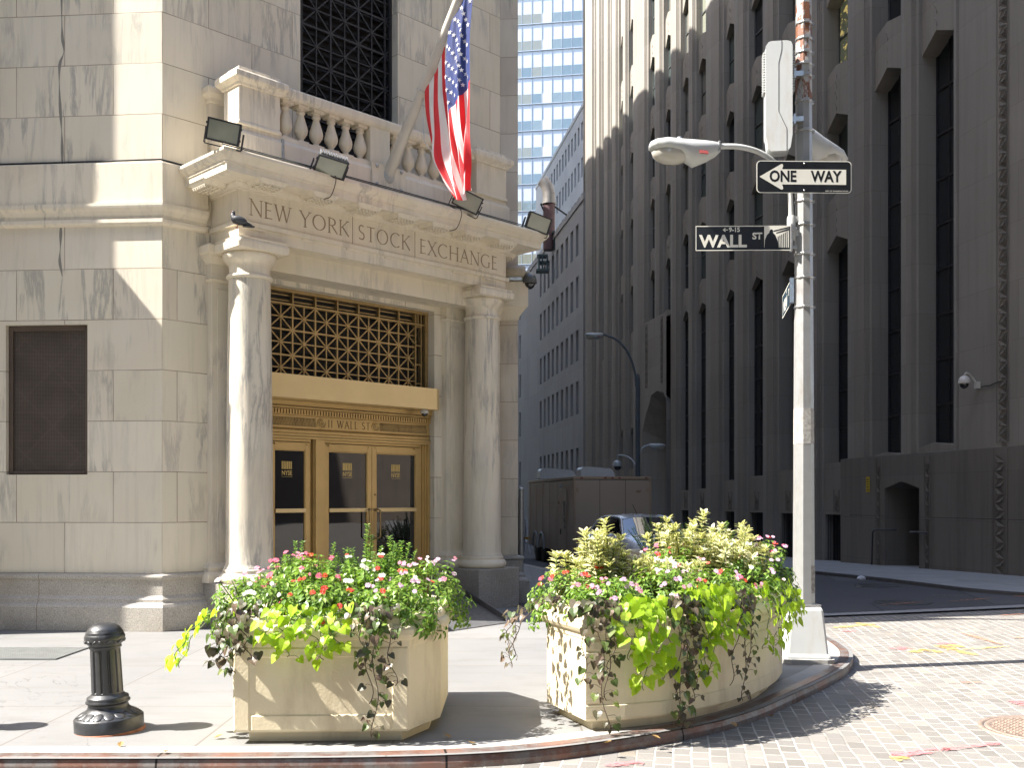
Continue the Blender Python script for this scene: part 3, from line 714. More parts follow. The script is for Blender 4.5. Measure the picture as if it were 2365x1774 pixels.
# ---- entablature: one moulded run round the three sides of the porch
path = [(.67, .02), (.67, -.70), (5.44, -.70), (5.44, .02)]
mb = MB(); mb.sweep(path, [(0, 4.98), (0, 5.125), (.035, 5.13), (.035, 5.185), (.02, 5.195), (.0, 5.20)])
mb.face([(.68, -.69, 4.982), (5.43, -.69, 4.982), (5.43, .0, 4.982), (.68, 0, 4.982)][::-1])
mb.box(.95, 5.16, -.42, .005, 4.66 + .04, 4.981)
pp(mb, 'architrave', M['marble_plain'])
for a in [.93, 1.72, 2.44, 3.11, 3.75, 4.40, 5.05]: mb = MB(); mb.box(a - .115, a + .115, -.722, -.69, 5.095, 5.126); pp(mb, 'regula', M['marble_plain'])
mb = MB(); mb.sweep(path, [(0, 5.198), (0, 5.585)]); fz = pp(mb, 'frieze', M['marble_plain'])
for x in (2.435, 3.555): mb = MB(); mb.box(x - .005, x + .005, -.7025, -.69, 5.20, 5.58); mb.build('panel_joint', M['letter'], fz)
for w_, a, b in (('NEW YORK', .83, 2.37), ('STOCK', 2.53, 3.46), ('EXCHANGE', 3.65, 5.24)): mb = MB(); roman(mb, w_, a, b, 5.285, .205, -.7015); mb.build('inscription', M['letter'], fz)
mb = MB()
mb.sweep(path, [(0, 5.575), (.03, 5.58), (.035, 5.60), (.05, 5.615), (.075, 5.64), (.08, 5.66), (.37, 5.66), (.37, 5.645), (.395, 5.645), (.395, 5.735), (.41, 5.74), (.41, 5.76), (.42, 5.775), (.45, 5.80), (.475, 5.835), (.485, 5.85), (.485, 5.885), (.47, 5.895), (.02, 5.955), (-.1, 5.96)])
cor = pp(mb, 'cornice', M['marble_plain'])
def mutule(cx, front=True):
    m_ = MB()
    m_.box(-.17, .17, -.30, -.02, 5.598, 5.662)
    m_.sweep([(-.17, -.02), (-.17, -.30), (.17, -.30), (.17, -.02)], [(0, 5.61), (.012, 5.62), (.025, 5.64), (.04, 5.6595)])
    for i in range(6):
        for j in range(4): m_.lathe([(.018, 5.572), (.024, 5.582), (.015, 5.602)], 7, (-.138 + .055 * i, -.275 + .062 * j, 0))
    return m_
mp = mutule(0)
mt = mp.build('mutule', M['marble_plain'], cor, (.93, -.77, 0))
for a in (1.72, 2.44, 3.11, 3.75, 4.40, 5.10): q = mt.copy(); COL.objects.link(q); q.location = (a, -.77, 0)
q = mt.copy(); COL.objects.link(q); q.location = (.60, -.36, 0); q.rotation_euler = (0, 0, radians(-90))
q = mt.copy(); COL.objects.link(q); q.location = (5.51, -.36, 0); q.rotation_euler = (0, 0, radians(90))
# ---- balcony
mb = MB(); mb.sweep([(.62, .02), (.62, -.73), (5.49, -.73), (5.49, .02)], [(0, 5.94), (0, 6.30), (-.02, 6.33), (-.04, 6.36), (-.04, 6.415), (-.30, 6.417)])
mb.face([(.6, -.45, 6.05), (5.5, -.45, 6.05), (5.5, 0, 6.05), (.6, 0, 6.05)]); pp(mb, 'balcony_base', M['marble_plain'])
def balcony_pedestal(x0, x1, y0, y1, top=6.9):
    m_ = MB(); m_.box(x0, x1, y0, y1, 6.40, top)
    m_.sweep([(x0, y0), (x1, y0), (x1, y1), (x0, y1)], [(.0, 6.40), (.015, 6.41), (.015, 6.44), (-.002, 6.46)], True)
    m_.sweep([(x0, y0), (x1, y0), (x1, y1), (x0, y1)], [(-.01, top - .005), (.02, top), (.03, top + .03), (.075, top + .07), (.085, top + .085), (.085, top + .15), (.06, top + .175), (.01, top + .18), (.005, top + .235), (-.05, top + .25)], True)
    m_.box(x0 + .045, x1 - .045, y0 + .045, y1 - .045, top + .22, top + .249)
    return pp(m_, 'balcony_pedestal', M['marble_plain'], .008)
balcony_pedestal(.67, 1.27, -.71, -.33); balcony_pedestal(4.79, 5.44, -.71, -.33)
mb = MB(); mb.box(2.76, 3.11, -.68, -.40, 6.416, 6.93); pp(mb, 'balcony_block', M['marble_plain'], .006)
for cx in (.74, 5.36):
    mb = MB(); mb.box(cx - .12, cx + .12, -.09, .01, 6.05, 6.84); mb.sweep([(cx - .12, .0), (cx - .12, -.09), (cx + .12, -.09), (cx + .12, .0)], [(-.01, 6.82), (.02, 6.84), (.03, 6.88), (.07, 6.93), (.08, 7.0), (.05, 7.03), (-.05, 7.04)]); pp(mb, 'wall_pilaster', M['marble_plain'])
def rail(x0, x1):
    m_ = MB(); prof = [(-.68, 6.925), (-.70, 6.94), (-.715, 6.965), (-.72, 7.0), (-.72, 7.045), (-.70, 7.07), (-.42, 7.075), (-.40, 7.04), (-.40, 6.97), (-.43, 6.925)]
    m_.prism([(y, z) for y, z in prof], x0, x1, 'x'); return pp(m_, 'balcony_rail', M['marble_plain'])
rail(1.262, 3.005); rail(3.009, 4.80)
BAL = [(.075, 0), (.075, .035), (.055, .045), (.04, .06), (.038, .08), (.058, .10), (.088, .15), (.095, .19), (.088, .24), (.065, .31), (.048, .37), (.042, .405), (.06, .415), (.06, .43), (.045, .44), (.06, .465), (.075, .475), (.075, .51)]
def baluster(x, first=None):
    if first is None:
        m_ = MB(); m_.box(-.08, .08, -.08, .08, 0, .035); m_.lathe(BAL[2:16], 18); m_.box(-.082, .082, -.082, .082, .468, .511)
        return m_.build('baluster', M['marble_plain'], NY, (0, 0, 0), AP)
b0 = baluster(0); n_ = 0
for x in [1.44 + .245 * k for k in range(6)] + [3.285 + .253 * k for k in range(6)]:
    o = b0 if n_ == 0 else b0.copy()
    if n_: COL.objects.link(o)
    q = rot2((x, -.56), AP); o.location = (q[0], q[1], 6.417); n_ += 1
# ---- upper window with iron lattice over louvres
def lattice(mb, x0, x1, z0, z1, cell, cz, y, r, m=0, ros=True, ox=0., oz=0.):
    """squares with diagonals, upright and level bars and a rosette where they cross"""
    nx = int((x1 - x0 - ox) / cell + 1.01); nz = int((z1 - z0 - oz) / cz + 1.01)
    def bar(a, b, yy, rr):
        # clip to the frame
        (ax, az), (bx, bz) = a, b; t0, t1 = 0, 1
        for p, d, lo, hi in ((ax, bx - ax, x0, x1), (az, bz - az, z0, z1)):
            if abs(d) < 1e-9:
                if p < lo - 1e-6 or p > hi + 1e-6: return
                continue
            u, v = (lo - p) / d, (hi - p) / d; t0 = max(t0, min(u, v)); t1 = min(t1, max(u, v))
        if t1 - t0 < .02: return
        a2 = (ax + (bx - ax) * t0, az + (bz - az) * t0); b2 = (ax + (bx - ax) * t1, az + (bz - az) * t1)
        d = Vector((b2[0] - a2[0], b2[1] - a2[1])).normalized(); n = Vector((-d.y, d.x)) * rr
        mb.prism([(a2[0] + n.x, a2[1] + n.y), (a2[0] - n.x, a2[1] - n.y), (b2[0] - n.x, b2[1] - n.y), (b2[0] + n.x, b2[1] + n.y)], yy, yy + rr * 2.4, 'y', m)
    k = 0
    for i in range(-1, nx + 1):
        X = x0 + ox + i * cell
        bar((X, z0), (X, z1), y, r); bar((X + cell / 2, z0), (X + cell / 2, z1), y + .002, r * .7)
        for j in range(-1, nz + 1):
            Z = z0 + oz + j * cz
            k += 1
            bar((X, Z), (X + cell, Z + cz), y + .003 + .0004 * (k % 3), r * .7); bar((X, Z + cz), (X + cell, Z), y + .005 + .0004 * (k % 3), r * .7)
            c = (X + cell / 2, Z + cz / 2)
            if ros and x0 < c[0] < x1 and z0 < c[1] < z1:
                mb.prism([(c[0] + r * 2.1 * cos(t * pi / 4), c[1] + r * 2.1 * sin(t * pi / 4)) for t in range(8)], y - .006, y + .012, 'y', m)
    for j in range(-1, nz + 1):
        Z = z0 + oz + j * cz; bar((x0, Z), (x1, Z), y + .001, r); bar((x0, Z + cz / 2), (x1, Z + cz / 2), y + .0025, r * .7)
mb = MB(); x0, x1, z0, z1 = 2.05, 3.80, 6.12, 10.9
lattice(mb, x0 + .03, x1 - .03, z0 + .03, z1 - .03, .50, .53, .16, .014, oz=.2, ox=.1)
for a, b, c, d in ((x0, x0 + .05, z0, z1), (x1 - .05, x1, z0, z1)): mb.box(a + .001, b - .001, .14, .22, c, d)
wg = pp(mb, 'window_grille', M['iron'])
mb = MB()
for k in range(40): mb.prism([(.26, z0 + .12 * k), (.272, z0 + .12 * k), (.345, z0 + .12 * k + .11), (.333, z0 + .12 * k + .11)], x0 + .01, x1 - .01, 'x')
mb.face([(x0 - .1, .36, z0 - .1), (x1 + .1, .36, z0 - .1), (x1 + .1, .36, z1 + .1), (x0 - .1, .36, z1 + .1)])
mb.build('louvre', M['louver'], wg)
# ---- bronze doorway
mb = MB(); Z0 = 3.30; lattice(mb, DX0 + .10, DX1 - .22, Z0, 4.42, .385, .36, .20, .013, 0, True, .0, .04)
for a, b, c, d, y0 in ((DX0 + .002, DX0 + .06, Z0, 4.628, .15), (DX1 - .06, DX1 - .002, Z0, 4.628, .15), (DX0 + .06, DX1 - .06, 4.585, 4.628, .15), (DX0 + .06, DX1 - .06, 4.41, 4.435, .18), (DX0 + .06, DX0 + .10, Z0, 4.41, .19), (DX1 - .24, DX1 - .215, Z0, 4.585, .185), (DX1 - .12, DX1 - .1, Z0, 4.585, .19)): mb.box(a, b, y0, .27, c, d)
for k in range(8): mb.box(DX0 + .10 + .385 * k - .011, DX0 + .10 + .385 * k + .011, .19, .24, 4.435, 4.585)
for k in range(4): mb.box(DX1 - .22, DX1 - .1, .195, .23, Z0 + .18 + .30 * k, Z0 + .20 + .30 * k)
for z in (4.47, 4.545): mb.box(DX0 + .06, DX1 - .24, .245, .262, z, z + .018)
tg = pp(mb, 'transom_grille', plain('bronze_lattice', (.46, .325, .15), .42, .7, .2, 8))
mb = MB()
for k in range(12): mb.prism([(.25, Z0 + .115 * k), (.258, Z0 + .115 * k), (.288, Z0 + .115 * k + .08), (.280, Z0 + .115 * k + .08)], DX0, DX1, 'x')
mb.face([(DX0 - .1, .291, -.3), (DX1 + .1, .291, -.3), (DX1 + .1, .291, 4.7), (DX0 - .1, .291, 4.7)])
mb.build('louvre', M['louver'], tg)
# canopy with a rounded end
mb = MB(); poly = [(1.30, .26), (1.30, -.24)] + [(4.42 - .16 + .16 * sin(radians(a)), -.24 + .16 - .16 * cos(radians(a))) for a in range(0, 91, 9)] + [(4.42, .26)]
poly = [(x + .10, y) for x, y in poly]
mb.prism(poly, 3.05, 3.375, 'z', smooth=False); pp(mb, 'canopy', M['bronze_canopy'])
# carved bronze head over the doors
mb = MB(); fx0, fx1 = DX0 + .004, DX1 - .004
mb.prism([(.285, 2.52), (.10, 2.52), (.10, 2.545), (.085, 2.56), (.085, 2.585), (.11, 2.60), (.11, 2.635), (.095, 2.65), (.12, 2.668), (.12, 2.84), (.10, 2.85), (.10, 2.935), (.07, 2.945), (.07, 2.975), (.05, 2.985), (.05, 3.045), (.285, 3.045)][::-1], fx0, fx1, 'x')
hd = pp(mb, 'door_head', M['bronze'])
mb = MB()
n = 62
for k in range(n): x = fx0 + .03 + (fx1 - fx0 - .06) * k / (n - 1); mb.box(x - .013, x + .013, .068, .10, 2.862, 2.925)
mb.build('dentils', M['bronze'], hd)
mb = MB()
for z, n, r in ((2.985, 130, .010), (2.657, 120, .009)):
    for k in range(n): x = fx0 + .02 + (fx1 - fx0 - .04) * k / (n - 1); mb.ell((x, .062 if z > 2.9 else .098, z - .012), (r * .8, r, r), 6, 4)
for x0_, x1_ in ((fx0 + .05, 2.40), (3.56, fx1 - .06)):
    x = x0_
    while x < x1_:
        pts = [(x + .010 * sin(2 * pi * t / 6), .117, 2.695 + .125 * t / 6) for t in range(7)]; mb.tube(pts, .0062, 5); x += .0245
mb.build('carved_reeds', M['bronze_dark'], hd)
for cx in (2.49, 3.47):
    mb2 = MB(); mb2.T = Matrix.Translation((cx, .118, 2.756)) @ Matrix.Rotation(radians(90), 4, 'X')
    mb2.lathe([(.074, -.004), (.074, .010), (.062, .016), (.058, .006), (.0001, .006)], 24)
    for k in range(10): a = 2 * pi * k / 10; mb2.ell((.034 * cos(a), .034 * sin(a), .008), (.015, .015, .007), 6, 4)
    mb2.ell((0, 0, .010), (.012, .012, .010), 8, 5); mb2.build('rosette', M['bronze'], hd)
mb = MB(); roman(mb, '11 WALL ST', 2.60, 3.36, 2.703, .105, .117, .006, .2); mb.build('address_letters', plain('address_letter_bronze', (.12, .075, .03), .5, .5), hd)
# jambs, mullions and door leaves
mb = MB()
for a, b, y in ((DX0 + .003, DX0 + .05, .10), (DX0 + .052, DX0 + .09, .13), (DX1 - .05, DX1 - .003, .10), (DX1 - .085, DX1 - .052, .13), (DX1 - .115, DX1 - .087, .155), (DX1 - .15, DX1 - .117, .18)): mb.box(a, b, y, .285, -.05, 2.519)
mb.box(2.335, 2.365, .20, .285, -.05, 2.519); mb.box(2.367, 2.385, .14, .285, -.05, 2.519); mb.box(2.387, 2.545, .115, .285, -.05, 2.519); mb.box(2.547, 2.565, .14, .285, -.05, 2.519)
mb.box(DX0 + .09, 2.334, .16, .285, 2.478, 2.519); mb.box(2.566, DX1 - .151, .16, .285, 2.478, 2.519)
pp(mb, 'door_frame', M['bronze'], .003)
def door_leaf(x0, x1, hinge, handle, mark=True):
    m_ = MB(); zt = 2.47; s = .085
    for a, b, c, d in ((x0, x0 + s, .02, zt), (x1 - s, x1, .02, zt), (x0 + s, x1 - s, 2.36, zt), (x0 + s, x1 - s, .02, .26)): m_.box(a, b, .175, .225, c, d)
    for a, b, c, d in ((x0 + s, x0 + s + .012, .26, 2.36), (x1 - s - .012, x1 - s, .26, 2.36), (x0 + s + .012, x1 - s - .012, 2.345, 2.36)): m_.box(a, b, .185, .215, c, d)
    hx = x0 + .10 if hinge else x1 - .10
    m_.box(hx - .025, hx + .025, .155, .174, 2.43, 2.468); m_.box(hx - .06, hx + .09, .160, .172, 2.458, 2.468)
    for q in (x0 + .06, x1 - .06): m_.ell((q, .172, 2.44), (.012, .012, .012), 8, 5)
    o = pp(m_, 'door_leaf', M['bronze'], .003)
    g = MB(); g.box(x0 + s + .012, x1 - s - .012, .198, .206, .26, 2.345); g.build('pane', M['glass'], o)
    g = MB(); g.box(x0 + s + .002, x1 - s - .002, .150, .190, 1.465, 1.525); g.build('push_bar', M['bronze_canopy'], o, bevel=.006)
    if handle:
        hx = x1 - .045 if handle > 0 else x0 + .045; dx = -.055 * handle
        g = MB(); g.tube(bez([(hx, .176, 1.50), (hx + dx * .2, .12, 1.505), (hx + dx, .105, 1.485), (hx + dx, .10, 1.42), (hx + dx, .10, 1.15), (hx + dx, .105, 1.085), (hx + dx * .2, .12, 1.065), (hx, .176, 1.07)], 5), .0125, 10)
        for z in (1.50, 1.07): g.ell((hx, .174, z), (.024, .01, .024), 10, 5)
        g.build('handle', M['bronze_dark'], o)
        if handle < 0: g = MB(); g.ell((hx + .01, .172, 1.73), (.02, .012, .02), 10, 5); g.build('lock', M['bronze_dark'], o)
    cx = (x0 + x1) / 2 - (.04 if x1 < 2.4 else .0)
    g = MB(); w = .175
    for k in range(6): a = cx - w / 2 + k * w / 6; g.box(a + .002, a + w / 6 - .006, .1955, .1975, 2.085, 2.195)
    g.box(cx - w / 2, cx + w / 2, .1955, .1975, 1.975, 1.979); lg = g.build('gold_mark', M['gold'], o)
    font_part('gold_letters', 'NYSE', .092, M['gold'], o, (cx, .1968, 2.028), bold=.002, sx=.80)
    return o
door_leaf(1.66, 2.334, True, 0); door_leaf(2.567, 3.438, True, 1); door_leaf(3.444, 4.388, False, -1)
mb = MB(); mb.box(DX0 + .1, DX1 - .15, -.0, .29, -.06, .02); pp(mb, 'threshold', M['granite_dark'])

# ------------------------------------------------------------------ limestone office tower across the side street
O0 = (11.2, 22.3); AO = radians(-79.5)
def Ow(x, y): q = rot2((x, y), AO); return (O0[0] + q[0], O0[1] + q[1])
LT = thing('office_tower', 'dark grey limestone office tower with tall folded piers and chevron-headed windows in shade', 'building', (*O0, 0), AO)
# openings per bay: (left, right, tall_head, [(sill, head) ...])
ST = 3.35
def rows(first, n, h=2.1): return [(first + ST * k, first + ST * k + h) for k in range(n)]
BAYS = [(-36.3, -35.7, [(8.6, 17.3)]), (-34.8, -34.2, [(9.4, 18.2)]), (-33.05, -32.6, [(8.2, 18.9)] + rows(20.2, 5, 2.6)),
 (-31.55, -30.5, [(3.2, 4.95)] + rows(9.9, 5)), (-29.85, -28.8, [(3.2, 4.95)] + rows(10.0, 5)),
 (-26.65, -25.45, rows(10.05, 5)), (-24.45, -23.25, rows(10.1, 5)),
 (-22.2, -20.95, [(2.05, 9.4)] + rows(10.6, 5)), (-20.3, -19.04, [(2.1, 9.4)] + rows(10.6, 5)),
 (-17.35, -16.17, [(2.4, 9.35)] + rows(10.7, 5)), (-15.0, -13.65, [(2.5, 9.3)] + rows(10.7, 5)), (-12.5, -11.16, [(2.65, 9.3)] + rows(10.75, 4)),
 (-9.35, -7.8, [(2.78, 9.3)] + [(10.8, 13.0), (14.7, 16.9)] + rows(18.1, 2)), (-6.55, -4.95, [(2.86, 13.2), (14.7, 17.0)] + rows(18.1, 2)), (-4.25, -2.7, [(3.0, 13.2), (14.7, 17.0)] + rows(18.1, 2)),
 (1.6, 2.6, [(3.0, 13.2), (14.7, 17.0)] + rows(18.1, 2))]
TOP = 40.0
WIN = []
DRW = .80
DR = .40                                             # depth of the glass line
piers = []; prev = -38.2
for i, (a, b, ro) in enumerate(BAYS): piers.append((prev, a)); prev = b
piers.append((prev, 4.0))
door_bay = (-26.66, -23.24)
def pier_plan(a, b):
    """plan outline of one folded pier with small flutes at its edges; x from a to b"""
    w = b - a; f = min(.055, w * .05); d = .03
    mid = (a + b) / 2; rdg = -.035
    L = [(a, DRW), (a, .16), (a + f, .12), (a + f, .12 - d), (a + 2 * f, .12 - d), (a + 2 * f, .09 - d), (a + 3 * f, .09 - d), (a + 3 * f, .02)]
    if w > 2.3:
        c = [(a + .30, -.02), (a + .33, .07), (a + .40, .07), (a + .43, -.02), (mid - .1, -.05), (mid - .07, .03), (mid + .07, .03), (mid + .1, -.05), (b - .43, -.02), (b - .40, .07), (b - .33, .07), (b - .30, -.02)]
    else: c = [(mid, rdg)]
    Rr = [(a + b - x, y) for x, y in L][::-1]
    return L + c + Rr
for k, (a, b) in enumerate(piers):
    if b - a < .2: continue
    pl = pier_plan(a, b); m_ = MB()
    zb = 10.0 if -25.6 < a < -25 else (2.84 if -5.1 < a < -4.8 else (1.25 if a > -7.9 else -1.6))
    m_.sweep([(x, y) for x, y in pl][::1], [(0, zb), (0, TOP)], m=0, cap=False)
    m_.build('pier', M['lime'], LT)
def chevron(a, b, z, up): return [(a, z), ((a + b) / 2, z + up), (b, z)]
CELL = []; ORN = []
proto_win = {}
PV = {}
def pane_variant(gm, key, lit=False):
    i = random.choice((0, 1, 1, 2, 2, 3))
    if lit: i = 4
    if i == 0: return gm
    if (key, i) not in PV:
        c = gm.copy(); c.materials.clear(); c.materials.append(PANES[i]); PV[(key, i)] = c
    return PV[(key, i)]
def litpane():
    t = NT('pane_lit_room'); n = t.remap(t.noise(t.mapp(t.coord(), sc=(3, 3, 5)), 1.2, 2), .55, .62)
    m_ = t.done((.10, .11, .08), .05, 0, None, .5); t.put(t.p.inputs['Emission Color'], t.mix(n, (.05, .055, .035), (.55, .42, .14))); t.p.inputs['Emission Strength'].default_value = .22; return m_
PANES = [None, glassmat('pane_green', (.07, .09, .085), .04, 1.7), glassmat('pane_blind', (.17, .17, .15), .12, 1.6), glassmat('pane_pale', (.24, .25, .20), .2, 1.5), litpane()]
def window(a, b, z0, z1, dr, parent, kinds):
    """steel sash with glass set deep in the opening"""
    key = (round(b - a, 2), round(z1 - z0, 2))
    if key not in proto_win:
        w = b - a; h = z1 - z0; f = MB(); t = .05
        f.box(0, t, -.03, .03, 0, h); f.box(w - t, w, -.03, .03, 0, h); f.box(t, w - t, -.03, .03, 0, t); f.box(t, w - t, -.03, .03, h - t, h)
        n = max(1, round(h / 1.15)); 
        for k in range(1, n): f.box(t, w - t, -.035, .025, h * k / n - .03, h * k / n + .03)
        if h > 4:
            for u in (.36, .64): f.box(w * u - .02, w * u + .02, -.025, .02, t, h - t)
        else: f.box(w * .5 - .015, w * .5 + .015, -.02, .02, t, h - t)
        g = MB(); g.face([(t, .0, t), (w - t, .0, t), (w - t, .0, h - t), (t, .0, h - t)])
        proto_win[key] = (f.mesh('window', M['winframe'] if h < 4 else M['iron']), g.mesh('pane', M['pane']))
    fm, gm = proto_win[key]
    o = bpy.data.objects.new('window', fm); COL.objects.link(o); o.parent = parent; o.location = (a, dr + .01, z0)
    if z1 - z0 < 4: gm = pane_variant(gm, key, a < -9 and a > -9.5 and z0 > 14)
    p = bpy.data.objects.new('pane', gm); COL.objects.link(p); p.parent = o
    return o
for i, (a, b, ro) in enumerate(BAYS):
    segs = []; z = 1.25; m_ = MB(); mid = (a + b) / 2; dr = .40 if a < -13 else .68
    ro = [r for r in ro if r[0] < TOP - 1]
    if door_bay[0] < mid < door_bay[1]: z = 9.9
    if -6 < mid < -3: z = 2.3
    for (s, h) in ro:
        segs.append((z, s)); z = h
        window(a, b, s - .05, h + .28, dr, LT, 0)
    segs.append((z, TOP))
    up = .34 if b - a > .8 else .15
    for j, (z0, z1) in enumerate(segs):
        low = j == 0; m_ = MB()
        if low and a < -7 and not (door_bay[0] < mid < door_bay[1]):
            h_ = (a + .08, b - .08, -.7, 1.2)
            m_.wall(a, b, -1.6, z1, .17, .25, [h_] if b - a > .8 and a > -23 else [])
            m_.face([(a, .17, z1), (b, .17, z1), (b, dr + .06, z1 + .02), (a, dr + .06, z1 + .02)])
            if b - a > .8 and a > -23: CELL.append((a + .08, b - .08)); ORN.append(mid)
            m_.build('spandrel', M['lime'], LT); continue
        c0 = .26 if not low else .16                  # spandrels fold forward at their middle
        zl = z0 if low else z0
        hd_ = 0 if low else up; si = .10
        P0 = [(a, c0, zl), (mid, c0 - .10, zl + hd_), (b, c0, zl)]; P1 = [(a, c0, z1), (mid, c0 - .10, z1 + si), (b, c0, z1)]
        ms = 0
        for u in (0, 1):
            m_.face([P0[u], P0[u + 1], P1[u + 1], P1[u]], ms)
            m_.face([P1[u], P1[u + 1], (P1[u + 1][0], dr + .06, P1[u + 1][2] - .02), (P1[u][0], dr + .06, P1[u][2] - .02)], ms)      # sill
            if not low: m_.face([P0[u + 1], P0[u], (P0[u][0], dr + .06, P0[u][2]), (P0[u + 1][0], dr + .06, P0[u + 1][2])], ms)   # soffit
        if not low and j < len(segs) - 1 and b - a > .8:                                                        # carved rib down the spandrel
            for q in range(int((z1 - z0 - up - .15) / .16)):
                zz = z0 + up + .08 + q * .16
                m_.add([(mid - .035, c0 - .09, zz), (mid + .035, c0 - .09, zz), (mid + .05 * (-1) ** q, c0 - .125, zz + .08), (mid, c0 - .09, zz + .15)], [(0, 1, 2), (1, 3, 2), (3, 0, 2)], ms)
        m_.build('spandrel', M['lime'], LT)
# dark granite-coloured base course with cellar windows, alcove and ornament strips
BT = 2.05
mb = MB()
base_edges = [(-7.8, -5.42), (-3.78, 4.0)]
cellar = []
for e0, e1 in base_edges:
    hol = [(a, b, -.6, 1.2) for a, b in cellar if e0 < a and b < e1]
    t0 = 2.02 if e1 < -6 else 2.84
    mb.wall(e0, e1, -1.6, 1.205, -.12, .5, hol); mb.wall(e0, e1, 1.215, t0 if e1 > -4 or e1 < -27 else 2.02, -.12, .15)
    mb.face([(e0, -.12, t0), (e1, -.12, t0), (e1, .12, t0 + .03), (e0, .12, t0 + .03)])
for x in (-5.42, -3.78): mb.face([(x, -.12, -1.6), (x, .9, -1.6), (x, .9, 2.1), (x, -.12, 2.1)])
mb.face([(-5.42, -.12, 1.95), (-4.6, -.12, 2.14), (-3.78, -.12, 1.95), (-3.78, -.12, 2.84), (-5.42, -.12, 2.84)])
mb.face([(-5.42, -.12, 1.95), (-5.42, .9, 1.95), (-4.6, .9, 2.14), (-4.6, -.12, 2.14)]); mb.face([(-4.6, -.12, 2.14), (-4.6, .9, 2.14), (-3.78, .9, 1.95), (-3.78, -.12, 1.95)])
mb.face([(-7.8, -.12, 2.02), (-5.42, -.12, 2.02), (-5.42, -.12, 2.84), (-7.8, -.12, 2.84)]); mb.face([(-7.8, -.12, 2.84), (-3.78, -.12, 2.84), (-3.78, .12, 2.87), (-7.8, .12, 2.87)])
bs = mb.build('base_course', M['lime_base'], LT)
def ornament(x, z0, z1, y, w=.17):
    m_ = MB(); n = int((z1 - z0) / .18)
    m_.box(x - w, x - w + .03, y - .012, y + .01, z0, z1); m_.box(x + w - .03, x + w, y - .012, y + .01, z0, z1)
    for q in range(n):
        zz = z0 + q * .18; s = 1 if q % 2 else -1
        m_.add([(x - w * .7 * s, y - .002, zz), (x + w * .2 * s, y - .03, zz + .02), (x + w * .7 * s, y - .002, zz + .17), (x - .1 * w * s, y - .03, zz + .15)], [(0, 1, 2), (0, 2, 3)])
        m_.add([(x + w * .6 * s, y - .002, zz), (x + w * .3 * s, y - .025, zz + .10), (x + w * .05 * s, y - .002, zz + .03)], [(0, 1, 2)])
    return m_.build('carved_strip', M['lime_base'], LT)
for x in ORN: ornament(x, 1.28, 1.95, .166)
for x in (-5.72, -3.42): ornament(x, -.3, 2.75, -.124, .13)
ornament(-.62, -.4, 2.8, -.124, .26); ornament(-.62, 2.95, 30, -.05, .22)
for a, b in CELL:
    m_ = MB()
    for k in range(9): xx = a + .05 + (b - a - .1) * k / 8; m_.tube([(xx, .24, -.65), (xx, .24, 1.19)], .012, 5)
    m_.face([(a - .02, .418, -.75), (b + .02, .418, -.75), (b + .02, .418, 1.25), (a - .02, .418, 1.25)], 1); m_.build('cellar_grating', [M['iron'], M['void']], LT)
# backing and the alcove interior
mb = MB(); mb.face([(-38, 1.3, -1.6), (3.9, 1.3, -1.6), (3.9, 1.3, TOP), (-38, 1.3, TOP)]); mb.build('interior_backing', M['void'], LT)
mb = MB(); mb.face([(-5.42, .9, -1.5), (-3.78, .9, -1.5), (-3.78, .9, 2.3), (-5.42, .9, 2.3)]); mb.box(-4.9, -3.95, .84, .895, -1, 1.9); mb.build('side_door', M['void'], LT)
# great arched doorway
mb = MB(); a, b = door_bay
outl = [(a, -1.6), (a, 4.95), (a + .55, 5.75), (a + 1.0, 6.1), (a + 1.3, 6.5), (a + 2.1, 6.62), (b - .35, 6.45), (b, 6.1), (b, -1.6)]
inn_ = [(a + .9, -1.6), (a + .9, 4.3), (a + 1.25, 5.0), (a + 1.6, 5.35), (a + 1.8, 5.55), (a + 2.2, 5.6), (b - .6, 5.5), (b - .35, 5.2), (b - .35, -1.6)]
for k in range(len(outl) - 1): mb.face([(outl[k][0], -.13, outl[k][1]), (outl[k + 1][0], -.13, outl[k + 1][1]), (inn_[k + 1][0], 1.0, inn_[k + 1][1]), (inn_[k][0], 1.0, inn_[k][1])])
for k in range(1, 7): mb.face([(outl[k][0], -.13, outl[k][1]), (outl[k + 1][0], -.13, outl[k + 1][1]), (outl[k + 1][0], -.13, 10.2), (outl[k][0], -.13, 10.2)][::-1] if False else [(outl[k][0], -.13, outl[k][1]), (outl[k][0], -.13, 10.0), (outl[k + 1][0], -.13, 10.0), (outl[k + 1][0], -.13, outl[k + 1][1])][::-1])
dw = mb.build('arched_doorway', M['lime'], LT)
for x in (-26.05, -23.85): ornament(x, 6.9, 9.9, -.134, .13)
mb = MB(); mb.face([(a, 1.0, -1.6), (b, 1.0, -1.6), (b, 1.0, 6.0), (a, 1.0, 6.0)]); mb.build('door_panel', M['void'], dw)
mb = MB(); mb.face([(-38.2, 0, TOP), (4, 0, TOP), (4, 14, TOP), (-38.2, 14, TOP)]); mb.face([(4, -.12, -1.6), (4, 14, -1.6), (4, 14, TOP), (4, -.12, TOP)]); mb.face([(-38.2, -.05, -1.6), (-38.2, -.05, TOP), (-38.2, 14, TOP), (-38.2, 14, -1.6)]); mb.build('side_wall', M['lime'], LT)

